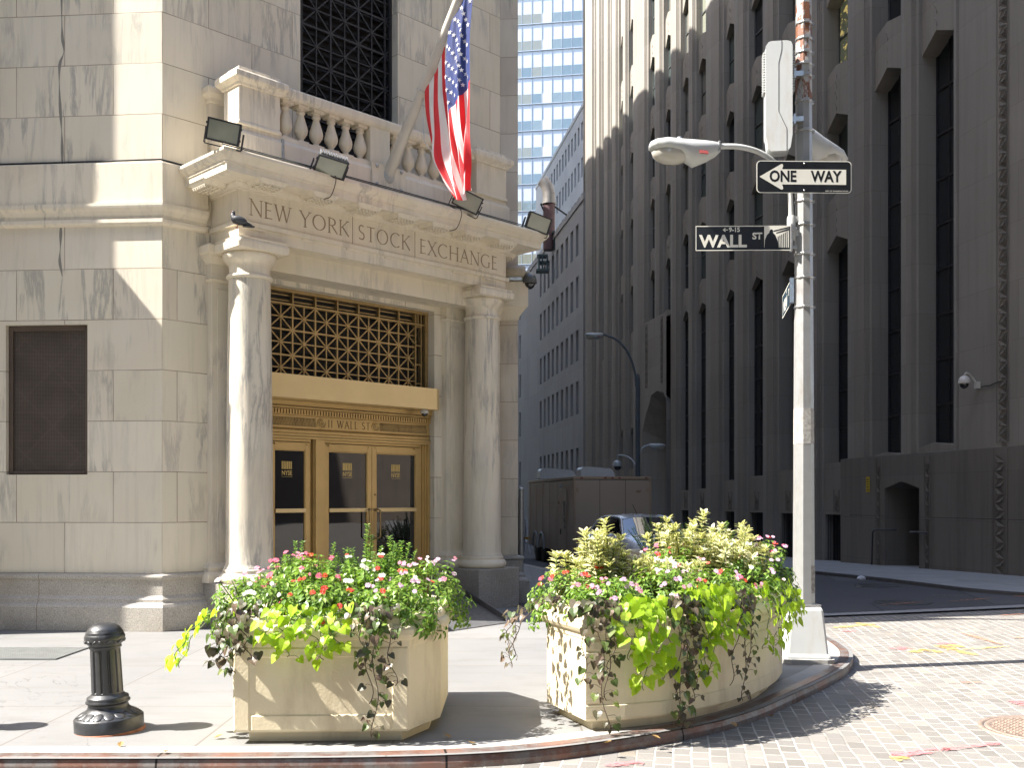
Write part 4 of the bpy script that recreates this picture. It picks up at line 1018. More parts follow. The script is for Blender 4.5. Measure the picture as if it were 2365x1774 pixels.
# ------------------------------------------------------------------ grey annex further down the street
A0 = Ow(-38.2, .0); AA = radians(-81.5)
def grid_building(name, label, o, az, length, depth, top, cols, rws, mat, frame, zb=-3., rec=.35, rail_=True, zmin=-9):
    t = thing(name, label, 'building', (*o, 0), az)
    holes = [(a, b, s, h) for a, b in cols for s, h in rws]
    m_ = MB(); m_.wall(-length, 0, zb, top, 0, rec, holes)
    m_.face([(0, 0, zb), (0, depth, zb), (0, depth, top), (0, 0, top)]); m_.face([(-length, 0, zb), (-length, 0, top), (-length, depth, top), (-length, depth, zb)])
    m_.face([(-length, 0, top), (0, 0, top), (0, depth, top), (-length, depth, top)])
    m_.build('wall', mat, t)
    m_ = MB(); m_.box(-length - .05, .05, -.06, .25, top - .25, top + .12); m_.build('parapet', mat, t)
    key = {}
    for a, b, s, h in holes:
        k = (round(b - a, 2), round(h - s, 2))
        if k not in key:
            f = MB(); w, H = k; u = .05
            f.box(0, u, 0, .05, 0, H); f.box(w - u, w, 0, .05, 0, H); f.box(u, w - u, 0, .05, 0, u); f.box(u, w - u, 0, .05, H - u, H); f.box(u, w - u, -.01, .05, H * .48, H * .48 + .05)
            g = MB(); g.face([(u, .03, u), (w - u, .03, u), (w - u, .03, H - u), (u, .03, H - u)]); key[k] = (f.mesh('window', frame), g.mesh('pane', M['pane']))
        q = bpy.data.objects.new('window', key[k][0]); COL.objects.link(q); q.parent = t; q.location = (a, rec - .06, s)
        p = bpy.data.objects.new('pane', key[k][1]); COL.objects.link(p); p.parent = q
    return t
cols = [(-14.9 + 1.57 * k, -14.12 + 1.57 * k) for k in range(9)] + [(-26.1, -25.2), (-24.6, -23.8)]
rws = [(2.85, 4.8), (6.85, 8.85), (10.08, 11.95), (13.3, 15.2), (16.45, 18.35)]
grid_building('annex_building', 'plain grey stone annex with rows of narrow windows and a metal vent on its parapet', A0, AA, 62, 9, 19.6, cols, rws, M['annex'], M['winframe'])
def Aset(d): return (A0[0] + d * .989, A0[1] + d * .148)
cols2 = [(-33.6 - 1.5 * k, -32.85 - 1.5 * k) for k in range(12)]
grid_building('rear_block', 'grey stone rear block rising above the annex roof beside the sunlit tower', Aset(7.2), AA, 58, 5, 37.9, cols2, [(28.1, 29.9), (31.4, 33.2), (34.8, 36.5)], M['annex'], M['winframe'], zb=15)
grid_building('cream_tower', 'small sunlit cream stone tower top between rear block and glass tower', Aset(13.0), AA, 48.0, 9, 49.5, [(-43.4, -42.6), (-45.6, -44.8)], [(40.2, 42.2), (44.0, 46.0)], M['cream_stone'], M['winframe'], zb=20)

# ------------------------------------------------------------------ glass tower closing the view
G0 = (-6.0, 152.0)
GT = thing('glass_tower', 'tall pale blue curtain-wall tower with dark window bands closing the street', 'building', (*G0, 0), radians(-9))
PW, FH = 1.50, 3.95
mb = MB(); mb.box(-12, 30, .15, 30, -4, 108); mb.build('tower_core', M['blue_panel'], GT)
mb = MB()
for k in range(-8, 21): mb.box(k * PW - .03, k * PW + .03, .05, .149, -4, 108)
for f in range(0, 27): z = f * FH + 1.0; mb.box(-12, 30, -.03, .148, z - .05, z + .05)
mb.build('mullions', plain('tower_mullion', (.32, .36, .41), .4, .3, .05), GT)
gm = MB(); gm.face([(.05, .09, 0), (PW - .05, .09, 0), (PW - .05, .09, 1.45), (.05, .09, 1.45)])
def towerpane(name, c, rough, warp):
    t = NT(name); n = t.noise(t.coord(), 1.1, 3); return t.done(c, rough, 0, t.bump(n, warp, .3), .5, IOR=1.9)
pm = [towerpane('tower_pane_dark', (.10, .14, .16), .04, .1), towerpane('tower_pane_olive', (.16, .165, .13), .1, .1), towerpane('tower_pane_grey', (.13, .17, .18), .06, .15), towerpane('tower_cream_reflection', (.40, .40, .36), .3, .2)]  # last tint puts cream reflections into the pane colour
meshes = []
for q in pm: x = gm.mesh('window', q); meshes.append(x)
for f in range(8, 22):
    for k in range(4, 15):
        r = random.random()
        i = (3 if k == 7 else (1 if k < 7 and r < .7 else (2 if k == 8 else 0)))
        if r > .93: i = 2
        o = bpy.data.objects.new('window', meshes[i]); COL.objects.link(o); o.parent = GT; o.location = (k * PW, 0, f * FH + 1.05)

# ------------------------------------------------------------------ buildings on the camera's side of the crossing (seen only in reflections; they close the canyon)
def plain_block(name, label, x0, x1, y0, y1, h, mat):
    t = thing(name, label, 'building', (x0, y1, 0))
    m_ = MB(); w = x1 - x0; hol = [(2 + 3.6 * k, 3.8 + 3.6 * k, 2 + 3.8 * j, 4.4 + 3.8 * j) for k in range(int((w - 3) / 3.6)) for j in range(int((h - 4) / 3.8))]
    m_.T = Matrix.Translation((w, 0, 0)) @ Matrix.Rotation(pi, 4, 'Z'); m_.wall(0, w, -1, h, 0, .4, hol)
    m_.T = None; m_.box(0, w, -(y1 - y0), -.45, -1, h); m_.face([(0, -.45, h), (w, -.45, h), (w, 0, h), (0, 0, h)]); m_.face([(0, 0, -1), (0, 0, h), (0, -.45, h), (0, -.45, -1)]); m_.face([(w, 0, -1), (w, -.45, -1), (w, -.45, h), (w, 0, h)])
    m_.build('wall', mat, t)
    m_ = MB(); m_.face([(w - .1, -.42, -1), (.1, -.42, -1), (.1, -.42, h - .1), (w - .1, -.42, h - .1)]); m_.build('window_glass', M['pane'], t)
M['brown_stone'] = limestone('brown_stone', (.17, .14, .115), 2, .9, .5)
plain_block('brownstone_block', 'brown stone office block behind the camera on the far kerb', 3, 70, -40, -9, 62, M['brown_stone'])
plain_block('sandstone_block', 'lower sandstone block behind the camera opposite the marble wall', -70, -6, -40, -9, 46, M['annex'])

# ------------------------------------------------------------------ corner lamp post with its arms, radio box and signs
def at(px, py, Y): return Vector(((px - 1106) / 2200 * Y, Y, CAM_H + (1080 - py) / 2200 * Y))   # measured bearing and height at distance Y
LX, LY = 2.985, 10.42
def flaking():
    t = NT('flaking_paint_on_rust'); co = t.coord(); n = t.noise(t.mapp(co, sc=(1, 1, .45)), 9, 6, .6)
    c = t.mix(t.noise(co, 30, 4), (.10, .045, .028), (.26, .10, .045)); f = t.remap(n, .47, .52)
    return t.done(t.mix(f, c, (.40, .40, .39)), .6, 0, t.bump(f, .5, .004))
lamp = thing('street_lamp', 'pale grey octagonal lamp post on a square boot at the kerb corner, carrying the signs', 'street lamp', (LX, LY, 0))
mb = MB(); mb.lathe([(.112, .56), (.108, .9), (.098, 3.0), (.085, 5.0), (.066, 9.4)], 8, smooth=False, a0=pi / 8)
lp = mb.build('pole', M['steel'], lamp, rz=radians(4))
mb = MB(); mb.lathe([(.0826, 5.72), (.0785, 6.72)], 8, smooth=False, a0=pi / 8, cap=False); mb.build('rust_patch', flaking(), lp); 
mb = MB()
q = [(-.225, -.225), (.225, -.225), (.225, .225), (-.225, .225)]
mb.sweep(q, [(-.0, .045), (.0, .07), (-.018, .10), (-.062, .53), (-.075, .565), (-.11, .57)], True)
mb.face([(-.12, -.12, .569), (.12, -.12, .569), (.12, .12, .569), (-.12, .12, .569)])
mb.build('boot', M['steel_white'], lamp, bevel=.022, rz=radians(-4))
mb = MB(); mb.prism(rounded_sq(.27, .09, 2), 0, .05, 'z'); mb.build('foot_plate', M['kerb_stone'], lamp, rz=radians(-4), bevel=.008)
mb = MB(); mb.prism(rounded_sq(.145, .03, 2), .566, .585, 'z'); mb.build('collar', M['galv'], lamp)
def band(z, parent=lamp):
    m_ = MB(); r = (.098 - .0065 * (z - 3) if z < 5 else .085 - .00432 * (z - 5)) + .002
    m_.lathe([(r, -.012), (r + .004, -.010), (r + .004, .010), (r, .012)], 16, (0, 0, z)); m_.box(-.03, .03, -r - .02, -r + .01, z - .014, z + .014); m_.box(r - .005, r + .022, -.02, .02, z - .012, z + .012)
    return m_.build('strap', M['galv'], parent)
for z in (3.62, 3.92, 4.16, 4.46, 4.70, 5.42, 5.72, 5.98, 6.10, 6.22, 6.36, 6.52, 7.0): band(z)
def cobra(L=.72):
    """drop-lens street lantern along +x, its spigot at the origin"""
    h = MB(); n = 12; rings = []
    secs = [(-.0, .035, .055, .0), (.05, .055, .10, -.012), (.14, .08, .14, -.03), (.28, .12, .18, -.055), (.40, .150, .165, -.05), (.55, .165, .135, -.03), (.66, .14, .105, -.03), (.715, .085, .065, -.032), (.728, .01, .01, -.035)]
    v = []
    for x, w, hh, dz in secs:
        for k in range(n):
            a = 2 * pi * k / n; zz = sin(a) * hh * (.62 if sin(a) > 0 else (.95 if x < .4 else .55)); v.append((x, cos(a) * w, zz + dz))
    fs = [(j * n + k, j * n + (k + 1) % n, (j + 1) * n + (k + 1) % n, (j + 1) * n + k) for j in range(len(secs) - 1) for k in range(n)]
    h.add(v, fs, 0, None, True); h.add(v[:n], [list(range(n))], 0); h.add(v[-n:], [list(range(n))[::-1]], 0)
    return h
def lantern(parent, loc, rz, tilt=0.0, mats_=None, scale=1.0):
    o = cobra().build('lantern', (mats_ or M['steel_white']), parent, loc, rz); o.rotation_euler = (0, tilt, rz); o.scale = (scale,) * 3
    g = MB(); g.ell((.50, 0, -.095), (.20, .138, .11), 16, 8); g.build('drop_lens', M['lamp_lens'], o)
    g = MB(); g.lathe([(.03, 0), (.03, .02), (.022, .05), (.0001, .055)], 10, (.42, 0, .028)); g.build('photocell', M['galv'], o)
    g = MB(); g.box(.005, .03, -.045, .045, -.06, .05); g.build('clamp', M['galv'], o, bevel=.008)
    g = MB(); g.T = Matrix.Translation((.19, .10, -.10)) @ Matrix.Rotation(radians(12), 4, 'Z') @ Matrix.Rotation(radians(25), 4, 'X'); g.box(-.045, .045, .0, .012, -.018, .018); g.build('red_sticker', M['red'], o)
    return o
def lens():
    t = NT('lantern_lens'); t.done((.42, .40, .35), .12, 0, t.bump(t.noise(t.coord(), 30, 2), .2, .01), .6); return t.m
M['lamp_lens'] = lens()
a0 = Vector((-.13, -.02, 4.72))
mb = MB(); tip = at(1556, 317, 10.3) - Vector((LX, LY, 0))
mb.tube(bez([(-.135, -.03, 4.38), (-.14, -.03, 4.62), (-.16, -.03, 4.86), (-.26, -.05, 5.04), (-.45, -.08, 5.17), (tip.x + .2, tip.y - .0, tip.z), (tip.x - .02, tip.y, tip.z + .005)], 8), .028, 12); mb.lathe([(.04, 4.30), (.045, 4.31), (.045, 4.52), (.035, 4.55)], 10, (-.135, -.03, 0)); mb.box(-.12, -.06, -.05, .0, 4.34, 4.40); mb.box(-.12, -.06, -.05, .0, 4.48, 4.54)
mb.build('lamp_arm', M['steel_white'], lamp)
lantern(lamp, tip, pi + .05, radians(-2))
mb = MB(); mb.tube(bez([(.06, .0, 4.78), (.09, .10, 5.0), (.10, .18, 5.42), (.09, .25, 5.57), (.11, .31, 5.57)], 8), .028, 12); mb.build('lamp_arm', M['steel_white'], lamp)
lantern(lamp, (.10, .30, 5.56), radians(42), radians(16))
mb = MB(); mb.lathe([(.1035, 2.22), (.1015, 2.58)], 8, smooth=False, a0=pi / 8, cap=False); mb.v = [p for p in mb.v]; q_ = mb.build('sticker_residue', plain('sticker_residue', (.36, .345, .32), .8, var=.45, scale=30), lp)
mb = MB()
fv = [((.1125 - .002 * j) * cos(pi / 8 + k * pi / 4), (.1125 - .002 * j) * sin(pi / 8 + k * pi / 4), .70 + .28 * j) for j in (0, 1) for k in (6, 7, 8)]
mb.add(fv, [(0, 1, 4, 3), (1, 2, 5, 4)]); mb.build('paint_scuff', plain('paint_scuff', (.25, .24, .22), .8, var=.6, scale=25), lp)
# radio box
mb = MB(); Yb = 10.36; lo, hi = at(1652, 333, Yb), at(1708, 97, Yb)
w = hi.x - lo.x; h = hi.z - lo.z
rb = thing('radio_box', 'tall white radio equipment box strapped to the left of the lamp post', 'equipment box', (lo.x, Yb, lo.z), radians(-8))
mb.prism([(0.012, .13), (0.0, .16), (0, h - .05), (.03, h - .008), (.06, h), (w - .06, h), (w - .015, h - .012), (w, h - .05), (w, .16), (w - .02, .03), (w - .05, 0), (.05, 0), (.022, .03)][::-1], -.09, .09, 'y'); mb.build('case', M['steel_white'], rb, bevel=.02)
mb = MB(); sx = w * .56
for a, b in (((sx + .01, h), (sx + .01, h * .92)), ((sx + .01, h * .92), (sx - .02, h * .80)), ((sx - .02, h * .80), (sx - .02, h * .36)), ((sx - .02, h * .36), (sx + .06, h * .20)), ((sx + .06, h * .20), (sx + .06, .0))): mb.tube([(a[0], -.091, a[1]), (b[0], -.091, b[1])], .0025, 4)
mb.build('seam', M['cable'], rb)
mb = MB()
for k in range(16): mb.box(-.022, .004, -.06, .07, h * .55 + .026 * k, h * .55 + .026 * k + .012); mb.box(w - .004, w + .025, -.06, .07, h * .55 + .026 * k, h * .55 + .026 * k + .012)
mb.build('cooling_fins', M['steel_white'], rb)
for z in (.34, .80): mb = MB(); mb.box(w - .01, w + .12, -.02, .06, z - .025, z + .025); mb.box(w + .02, w + .04, -.03, .07, z - .05, z + .05); mb.build('bracket', M['galv'], rb)
# ONE WAY sign
Ys = 10.22; c = at(1737, 382, Ys)
ow = thing('one_way_sign', 'black ONE WAY sign with a white arrow pointing left, across the lamp post', 'traffic sign', c, radians(1.5))
hw, hh = .48, .162
mb = MB(); mb.prism(rounded_sq(1, .04, 4), -.002, .002, 'y')
def rrect(hw, hh, r, n=5): 
    o_ = []
    for sx, sy, a in ((1, 1, 0), (-1, 1, 90), (-1, -1, 180), (1, -1, 270)): o_ += [(sx * (hw - r) + r * cos(radians(a + 90 * i / n)), sy * (hh - r) + r * sin(radians(a + 90 * i / n))) for i in range(n + 1)]
    return o_
mb = MB(); mb.prism(rrect(hw, hh, .04), -.001, .003, 'y'); mb.build('plate', M['sign_white'], ow)
mb = MB(); mb.prism(rrect(hw - .008, hh - .008, .034), -.0022, -.0005, 'y'); mb.build('black_face', M['sign_black'], ow)
mb = MB(); mb.prism([(-.452, 0), (-.232, .128), (-.218, .128), (-.212, .112), (-.222, .076), (.425, .076), (.425, -.076), (-.222, -.076), (-.212, -.112), (-.218, -.128), (-.232, -.128)][::-1], -.0034, -.002, 'y'); mb.build('arrow', M['sign_white'], ow)
font_part('legend', 'ONE', .155, M['sign_black'], ow, (-.215, -.0042, -.0), bold=.0045, sx=.84); font_part('legend', 'WAY', .155, M['sign_black'], ow, (.222, -.0042, 0), bold=.0045, sx=.84)
font_part('small_legend', 'DEPT OF TRANSPORTATION', .018, M['sign_white'], ow, (.33, -.003, -.141))
for z in (.135, -.135): mb = MB(); mb.lathe([(.009, 0), (.009, .006), (.0001, .008)], 8); q_ = mb.build('bolt', M['galv'], ow, (0, -.003, z)); q_.rotation_euler = (radians(90), 0, 0)
# WALL ST sign
a, b = at(1503, 515, 10.36), at(1706, 514, 10.36)
ws = thing('street_name_sign', 'black WALL ST street sign with a statue picture, left of the lamp post', 'street sign', (a + b) / 2, radians(-1))
L = (b - a).length / 2; hh = .127
mb = MB(); mb.box(-L, L, -.004, .004, -hh, hh); mb.build('plate', M['sign_black'], ws)
mb = MB()
for x0_, x1_, z0_, z1_ in ((-L, L, hh - .009, hh), (-L, L, -hh, -hh + .009), (-L, -L + .007, -hh + .009, hh - .009)): mb.box(x0_, x1_, -.0055, -.0042, z0_, z1_)
mb.build('border', M['sign_white'], ws)
mb = MB(); mb.box(-L + .01, L - .01, -.0055, -.0042, -hh + .022, -hh + .026); mb.build('lower_rule', M['sign_blue'], ws)
font_part('legend', 'WALL', .172, M['sign_white'], ws, (-.20, -.0058, -.036), bold=.006, sx=1.02); font_part('legend', 'ST', .092, M['sign_white'], ws, (.145, -.0058, .018), bold=.0032, sx=1.02)
font_part('house_numbers', '9-15', .066, M['sign_white'], ws, (-.085, -.0058, .085), bold=.0018, sx=.95)
mb = MB(); mb.prism([(-.205, .085), (-.18, .105), (-.172, .10), (-.184, .0885), (-.15, .0885), (-.15, .0815), (-.184, .0815), (-.172, .07), (-.18, .065)][::-1], -.0062, -.0045, 'y'); mb.build('arrow', M['sign_white'], ws)
mb = MB(); mb.box(L - .262, L - .012, -.0062, -.0045, -hh + .03, hh - .010); pic = mb.build('picture', M['sign_white'], ws)
mb = MB()
mb.prism([(L - .26, -.098), (L - .255, -.02), (L - .235, .03), (L - .21, .055), (L - .205, .075), (L - .195, .088), (L - .18, .088), (L - .172, .072), (L - .175, .055), (L - .15, .03), (L - .13, -.02), (L - .115, -.098)][::-1], -.0074, -.006, 'y')
for k in range(6): x = L - .125 + .018 * k; mb.prism([(x, .045 - .010 * (5 - k) + .02), (x + .008, .048 - .010 * (5 - k) + .02), (x + .010, -.098), (x + .002, -.098)], -.0070, -.0061, 'y')
mb.prism([(L - .17, .075), (L - .014, .114), (L - .014, .10), (L - .165, .065)][::-1], -.0072, -.0062, 'y'); mb.prism([(L - .14, .055), (L - .014, .095), (L - .014, .078), (L - .14, .045)][::-1], -.0071, -.0062, 'y')
mb.build('picture_shapes', M['sign_black'], pic)
mb = MB(); mb.box(L, L + .022, -.03, .03, -hh - .012, hh + .012); mb.box(L + .022, L + .07, -.015, .015, hh - .05, hh - .02); mb.box(L + .022, L + .07, -.015, .015, -hh + .02, -hh + .05); mb.build('bracket', M['galv'], ws, bevel=.004)
# NEW ST sign, edge on
ns = thing('street_name_sign', 'dark blue NEW ST street sign seen nearly edge-on behind the lamp post', 'street sign', (LX - .115, LY + .02, 3.80), radians(80.5))
# its face looks towards -x: local x runs away from the camera
mb = MB(); mb.box(.04, .96, -.004, .004, -.125, .125); mb.build('plate', M['sign_blue'], ns)
for s_ in (1,):
    font_part('legend', 'NEW', .17, M['sign_white'], ns, (.62, .0062, -.03), rot=(radians(90), 0, pi), bold=.005); font_part('legend', 'ST', .09, M['sign_white'], ns, (.25, .0062, .03), rot=(radians(90), 0, pi), bold=.003)
    font_part('house_numbers', '1-9', .06, M['sign_white'], ns, (.5, .0062, .088), rot=(radians(90), 0, pi), bold=.0015)
mb = MB()
for x0_, x1_, z0_, z1_ in ((.04, .96, .116, .125), (.04, .96, -.125, -.116), (.953, .96, -.116, .116)): mb.box(x0_, x1_, .0042, .0056, z0_, z1_)
mb.build('border', M['sign_white'], ns)
mb = MB(); mb.box(0, .04, -.02, .02, -.13, .13); mb.build('bracket', M['galv'], ns)

# ------------------------------------------------------------------ far lamp post in the side street
fl = thing('street_lamp', 'slim dark lamp post with a curved arm standing behind the trailer', 'street lamp', (4.94, 40, sl_far(40)))
def fz_(px, py): p = at(px, py, 40); return Vector((p.x - 4.94, 0, p.z - sl_far(40)))
M['pole_dark'] = plain('dark_blue_pole', (.10, .125, .15), .5, .3, .1)
M['lamp_blue'] = plain('grey_lantern', (.36, .40, .42), .4, .2, .05)
mb = MB(); mb.lathe([(.12, 0), (.10, 1), (.085, fz_(1378, 815).z)], 8, smooth=False); mb.lathe([(.06, fz_(1378, 815).z), (.07, fz_(1378, 812).z), (.0001, fz_(1378, 806).z)], 10); mb.build('pole', M['pole_dark'], fl)
tip = fz_(1303, 722)
mb = MB(); mb.tube(bez([fz_(1374, 835), fz_(1373, 815), fz_(1366, 785), fz_(1352, 755), fz_(1330, 733), fz_(1303, 722)], 8), .045, 8); mb.build('curved_arm', M['pole_dark'], fl)
lantern(fl, tip, pi, 0, M['lamp_blue'], 1.0)
mb = MB(); mb.tube(bez([fz_(1378, 990), fz_(1382, 980), fz_(1389, 967), fz_(1402, 962), fz_(1412, 961)], 8), .032, 8); mb.build('side_arm', M['lamp_blue'], fl)
lantern(fl, fz_(1402, 961), .25, 0, M['lamp_blue'], .95)

# ------------------------------------------------------------------ trailer, car, small street things
SD = Vector((-.165, .986)).normalized(); SX = Vector((SD.y, -SD.x))           # along / across the side street
gz = lambda Y: zroad(1.5, Y)
TW, TL, TT, TB = 2.42, 7.6, 2.36, -.02
tr = thing('box_trailer', 'bronze enclosed box trailer with two roof vents parked in the side street', 'trailer', (1.86, 30.7, 0), atan2(SX.y, SX.x))
# local x across (to the right), local y along the street
mb = MB(); mb.box(0, TW, 0, TL, TB, TT - .09); mb.build('body', M['trailer'], tr, bevel=.05)
mb = MB(); mb.box(-.012, TW + .012, -.012, TL + .012, TT - .09, TT); mb.build('roof_rail', M['trailer_trim'], tr, bevel=.01)
for x in (.0, TW): mb = MB(); mb.box(x - .06 if x else -.008, x + .008 if x else .06, -.01, .06, TB + .02, TT - .095); mb.build('corner_post', M['trailer_trim'], tr, bevel=.012)
for x in (.24, .98, 1.20, 1.42, 2.26): mb = MB(); mb.ell((x, -.02, TT - .045), (.045, .03, .022), 10, 6); mb.build('marker_light', plain('marker_red', (.20, .015, .01), .25) if 'marker_red' not in bpy.data.materials else bpy.data.materials['marker_red'], tr)
mb = MB(); mb.prism([(2.02 + .10 * cos(t * pi / 10), 1.90 + .055 * sin(t * pi / 10)) for t in range(20)], -.006, -.001, 'y'); bd = mb.build('oval_badge', M['trailer_trim'], tr)
mb = MB(); mb.tube([(1.96, -.008, 1.905), (2.0, -.008, 1.915), (2.04, -.008, 1.90), (2.09, -.008, 1.918)], .008, 5); mb.build('badge_mark', M['cable'], bd)
for y in (2.4, 3.6, 4.8, 6.0, 7.1): mb = MB(); mb.box(-.006, .0, y - .012, y + .012, TB + .05, TT - .1); mb.build('side_seam', M['trailer_trim'], tr)
for x in (.81, 1.61): mb = MB(); mb.box(x - .006, x + .006, -.004, .0, TB + .05, TT - .1); mb.build('rear_seam', M['cable'], tr)
for x in (.16, TW - .16): mb = MB(); mb.box(x - .07, x + .07, -.03, .0, .35, .47); mb.build('tail_light', M['red'], tr)
for z in (.55, 1.95):
    for x in (.10, TW - .10): mb = MB(); mb.box(x - .04, x + .04, -.025, -.002, z - .07, z + .07); mb.build('hinge', M['trailer_trim'], tr)
dy = .95
mb = MB(); mb.box(-.02, -.001, dy, dy + .95, .1, 1.98); dr = mb.build('side_door', M['trailer'], tr, bevel=.01)
mb = MB(); mb.box(-.026, -.02, dy + .18, dy + .42, .75, 1.6); mb.build('door_window', M['car_glass'], dr)
mb = MB(); mb.box(-.045, -.02, dy + .75, dy + .82, .55, .72); mb.build('door_latch', M['cable'], dr)
mb = MB(); mb.box(-.06, -.001, 2.0, 3.3, 1.52, 1.60); mb.box(-.03, -.001, 2.05, 3.25, 1.40, 1.44); mb.build('awning_rail', M['trailer_trim'], tr, bevel=.01)
mb = MB(); mb.ell((-.06, 1.6, 2.08), (.05, .08, .06), 10, 6); mb.build('side_lamp', M['lamp_blue'], tr)
for yv, xv, s_ in ((.9, .95, 1.0), (4.0, .35, 1.15)):
    mb = MB(); n = 10; pr = [(-.52, .0), (-.50, .26), (-.44, .31), (-.30, .32), (.42, .27), (.5, .22), (.56, .12), (.58, .02)]
    mb.prism([(a * s_, b * s_) for a, b in pr], 0, .62, 'y', smooth=False); v_ = mb.build('roof_vent', M['white_plastic'], tr, (xv, yv, TT), bevel=.07)
for k, yv in enumerate((4.6, 5.75)):
    mb = MB(); R_ = .47
    pts = [(-.09, yv + R_ * cos(radians(a)), -.02 + R_ * 1.15 * sin(radians(a))) for a in range(0, 181, 15)]; mb.tube(pts, .035, 6); wf = mb.build('wheel_arch', M['lamp_blue'], tr)
    mb = MB(); mb.T = Matrix.Translation((.10, yv, -.26)) @ Matrix.Rotation(radians(90), 4, 'Y'); mb.lathe([(.20, -.13), (.30, -.13), (.35, -.09), (.36, 0), (.35, .09), (.30, .13), (.20, .13)], 24, cap=True); wh = mb.build('wheel', M['rubber'], tr)
mb = MB(); mb.box(.2, TW - .2, .3, TL - .3, -.16, -.03); mb.build('chassis', M['cable'], tr)
mb = MB(); e = Vector(rot2((-.02, 7.2), 0))
mb.tube(bez([(-.02, 7.45, .22), (-.35, 7.35, .18), (-.62, 6.9, -.08), (-.66, 6.6, -.42), (-.5, 6.2, -.60), (-.1, 5.9, -.635), (.4, 5.6, -.63)], 6), .018, 6); pc = mb.build('power_cord', M['cable'], tr)
mb = MB(); mb.box(-.16, -.0, 7.38, 7.50, .18, .26); mb.build('yellow_plug', plain('yellow_plug', (.55, .33, .02), .5), pc)

cz = zroad(3.2, 26.0)
car = thing('parked_car', 'small silver hatchback facing the camera in front of the bronze trailer', 'car', (3.25, 26.0, cz), atan2(SX.y, SX.x) + radians(4))
# local -y is the front; body built from lofted half sections
def car_body():
    # stations along y: front (-2.1) to rear (2.05): (y, half width at belt, hood/roof z, belt z, roof half width)
    S = [(-2.12, .60, .62, .50, .5), (-2.02, .80, .78, .60, .66), (-1.7, .86, .92, .74, .72), (-1.25, .885, 1.03, .86, .74), (-.95, .89, 1.10, .93, .74)]
    m_ = MB(); v = []; n = 0
    for y, w, zt, zb, rw in S + [(-.6, .89, 1.12, .98, .72), (.4, .89, 1.12, 1.0, .72), (1.3, .875, 1.12, 1.03, .70), (1.85, .84, 1.10, 1.03, .66), (2.02, .72, .95, .85, .6)]:
        ring = [(-w * .93, .28), (-w, .45), (-w * 1.0, zb), (-rw * 1.05, zt - .02), (-rw * .5, zt + .02), (0, zt + .03), (rw * .5, zt + .02), (rw * 1.05, zt - .02), (w, zb), (w, .45), (w * .93, .28)]
        n = len(ring); v += [(x, y, z) for x, z in ring]
    fs = []
    for j in range(9):
        for k in range(n - 1): fs.append((j * n + k, j * n + k + 1, (j + 1) * n + k + 1, (j + 1) * n + k))
    m_.add(v, fs, 0, None, True); m_.face(v[:n]); m_.face(v[-n:][::-1])
    return m_
car_body().build('body', M['car'], car)
mb = MB(); v = []; n = 9
RS = [(-.42, .64, 1.53, .0), (-.1, .66, 1.585, 0), (.5, .66, 1.60, 0), (1.1, .64, 1.57, 0), (1.55, .60, 1.50, 0), (1.72, .56, 1.42, 0)]
for y, w, zt, _ in RS: v += [(w * sin(a), y, zt - .09 * (1 - cos(a)) * 1.0 - (.10 if abs(a) > 1.5 else 0)) for a in [radians(-95 + 190 * k / (n - 1)) for k in range(n)]]
mb.add(v, [(j * n + k, j * n + k + 1, (j + 1) * n + k + 1, (j + 1) * n + k) for j in range(len(RS) - 1) for k in range(n - 1)], 0, None, True); mb.build('roof', M['car'], car)
mb = MB(); v = []; 
for t in range(9):
    u = -1 + t / 4; v += [(u * .74, -1.12 + .16 * u * u, 1.06), (u * .62, -.45 + .10 * u * u, 1.50 + .02 * (1 - u * u))]
mb.add(v, [(2 * t, 2 * t + 2, 2 * t + 3, 2 * t + 1) for t in range(8)], 0, None, True); mb.build('windscreen', M['car_screen'], car)
for s_ in (-1, 1):
    mb = MB(); mb.face([(s_ * .80, -.88, 1.02), (s_ * .67, -.30, 1.47), (s_ * .675, .30, 1.50), (s_ * .84, .30, 1.03)][::s_]); mb.build('side_window', M['car_glass'], car)
    mb = MB(); mb.face([(s_ * .84, .36, 1.03), (s_ * .675, .36, 1.50), (s_ * .66, 1.0, 1.47), (s_ * .82, 1.2, 1.06)][::s_]); mb.build('side_window', M['car_glass'], car)
    mb = MB(); mb.face([(s_ * .82, 1.26, 1.06), (s_ * .655, 1.06, 1.465), (s_ * .62, 1.42, 1.38), (s_ * .76, 1.62, 1.14)][::s_]); mb.build('side_window', M['car_glass'], car)
    mb = MB(); mb.tube(bez([(s_ * .80, -1.02, 1.03), (s_ * .71, -.68, 1.29), (s_ * .645, -.40, 1.48), (s_ * .66, .2, 1.53), (s_ * .645, 1.0, 1.49), (s_ * .62, 1.5, 1.37), (s_ * .76, 1.75, 1.10)], 6), .035, 8); mb.build('door_pillar', M['car'], car)
    mb = MB(); mb.ell((s_ * .98, -.62, 1.06), (.11, .06, .07), 12, 8); mb.build('wing_mirror', M['car'], car)
    mb = MB(); mb.ell((s_ * .68, -1.86, .74), (.14, .16, .09), 12, 8); mb.build('headlight', M['car_glass'], car)
    for y in (-1.32, 1.35): mb = MB(); mb.T = Matrix.Translation((s_ * .80, y, .31)) @ Matrix.Rotation(radians(90), 4, 'Y'); mb.lathe([(.12, -.1), (.26, -.1), (.31, -.07), (.31, .07), (.26, .1), (.12, .1)], 20); mb.build('wheel', M['rubber'], car)
mb = MB(); mb.tube([(-.1, -.1, 1.60), (-.17, .02, 1.83)], .008, 5); mb.build('aerial', M['cable'], car)
mb = MB(); mb.box(-.45, .45, -2.15, -2.05, .42, .56); mb.build('grille', M['cable'], car)

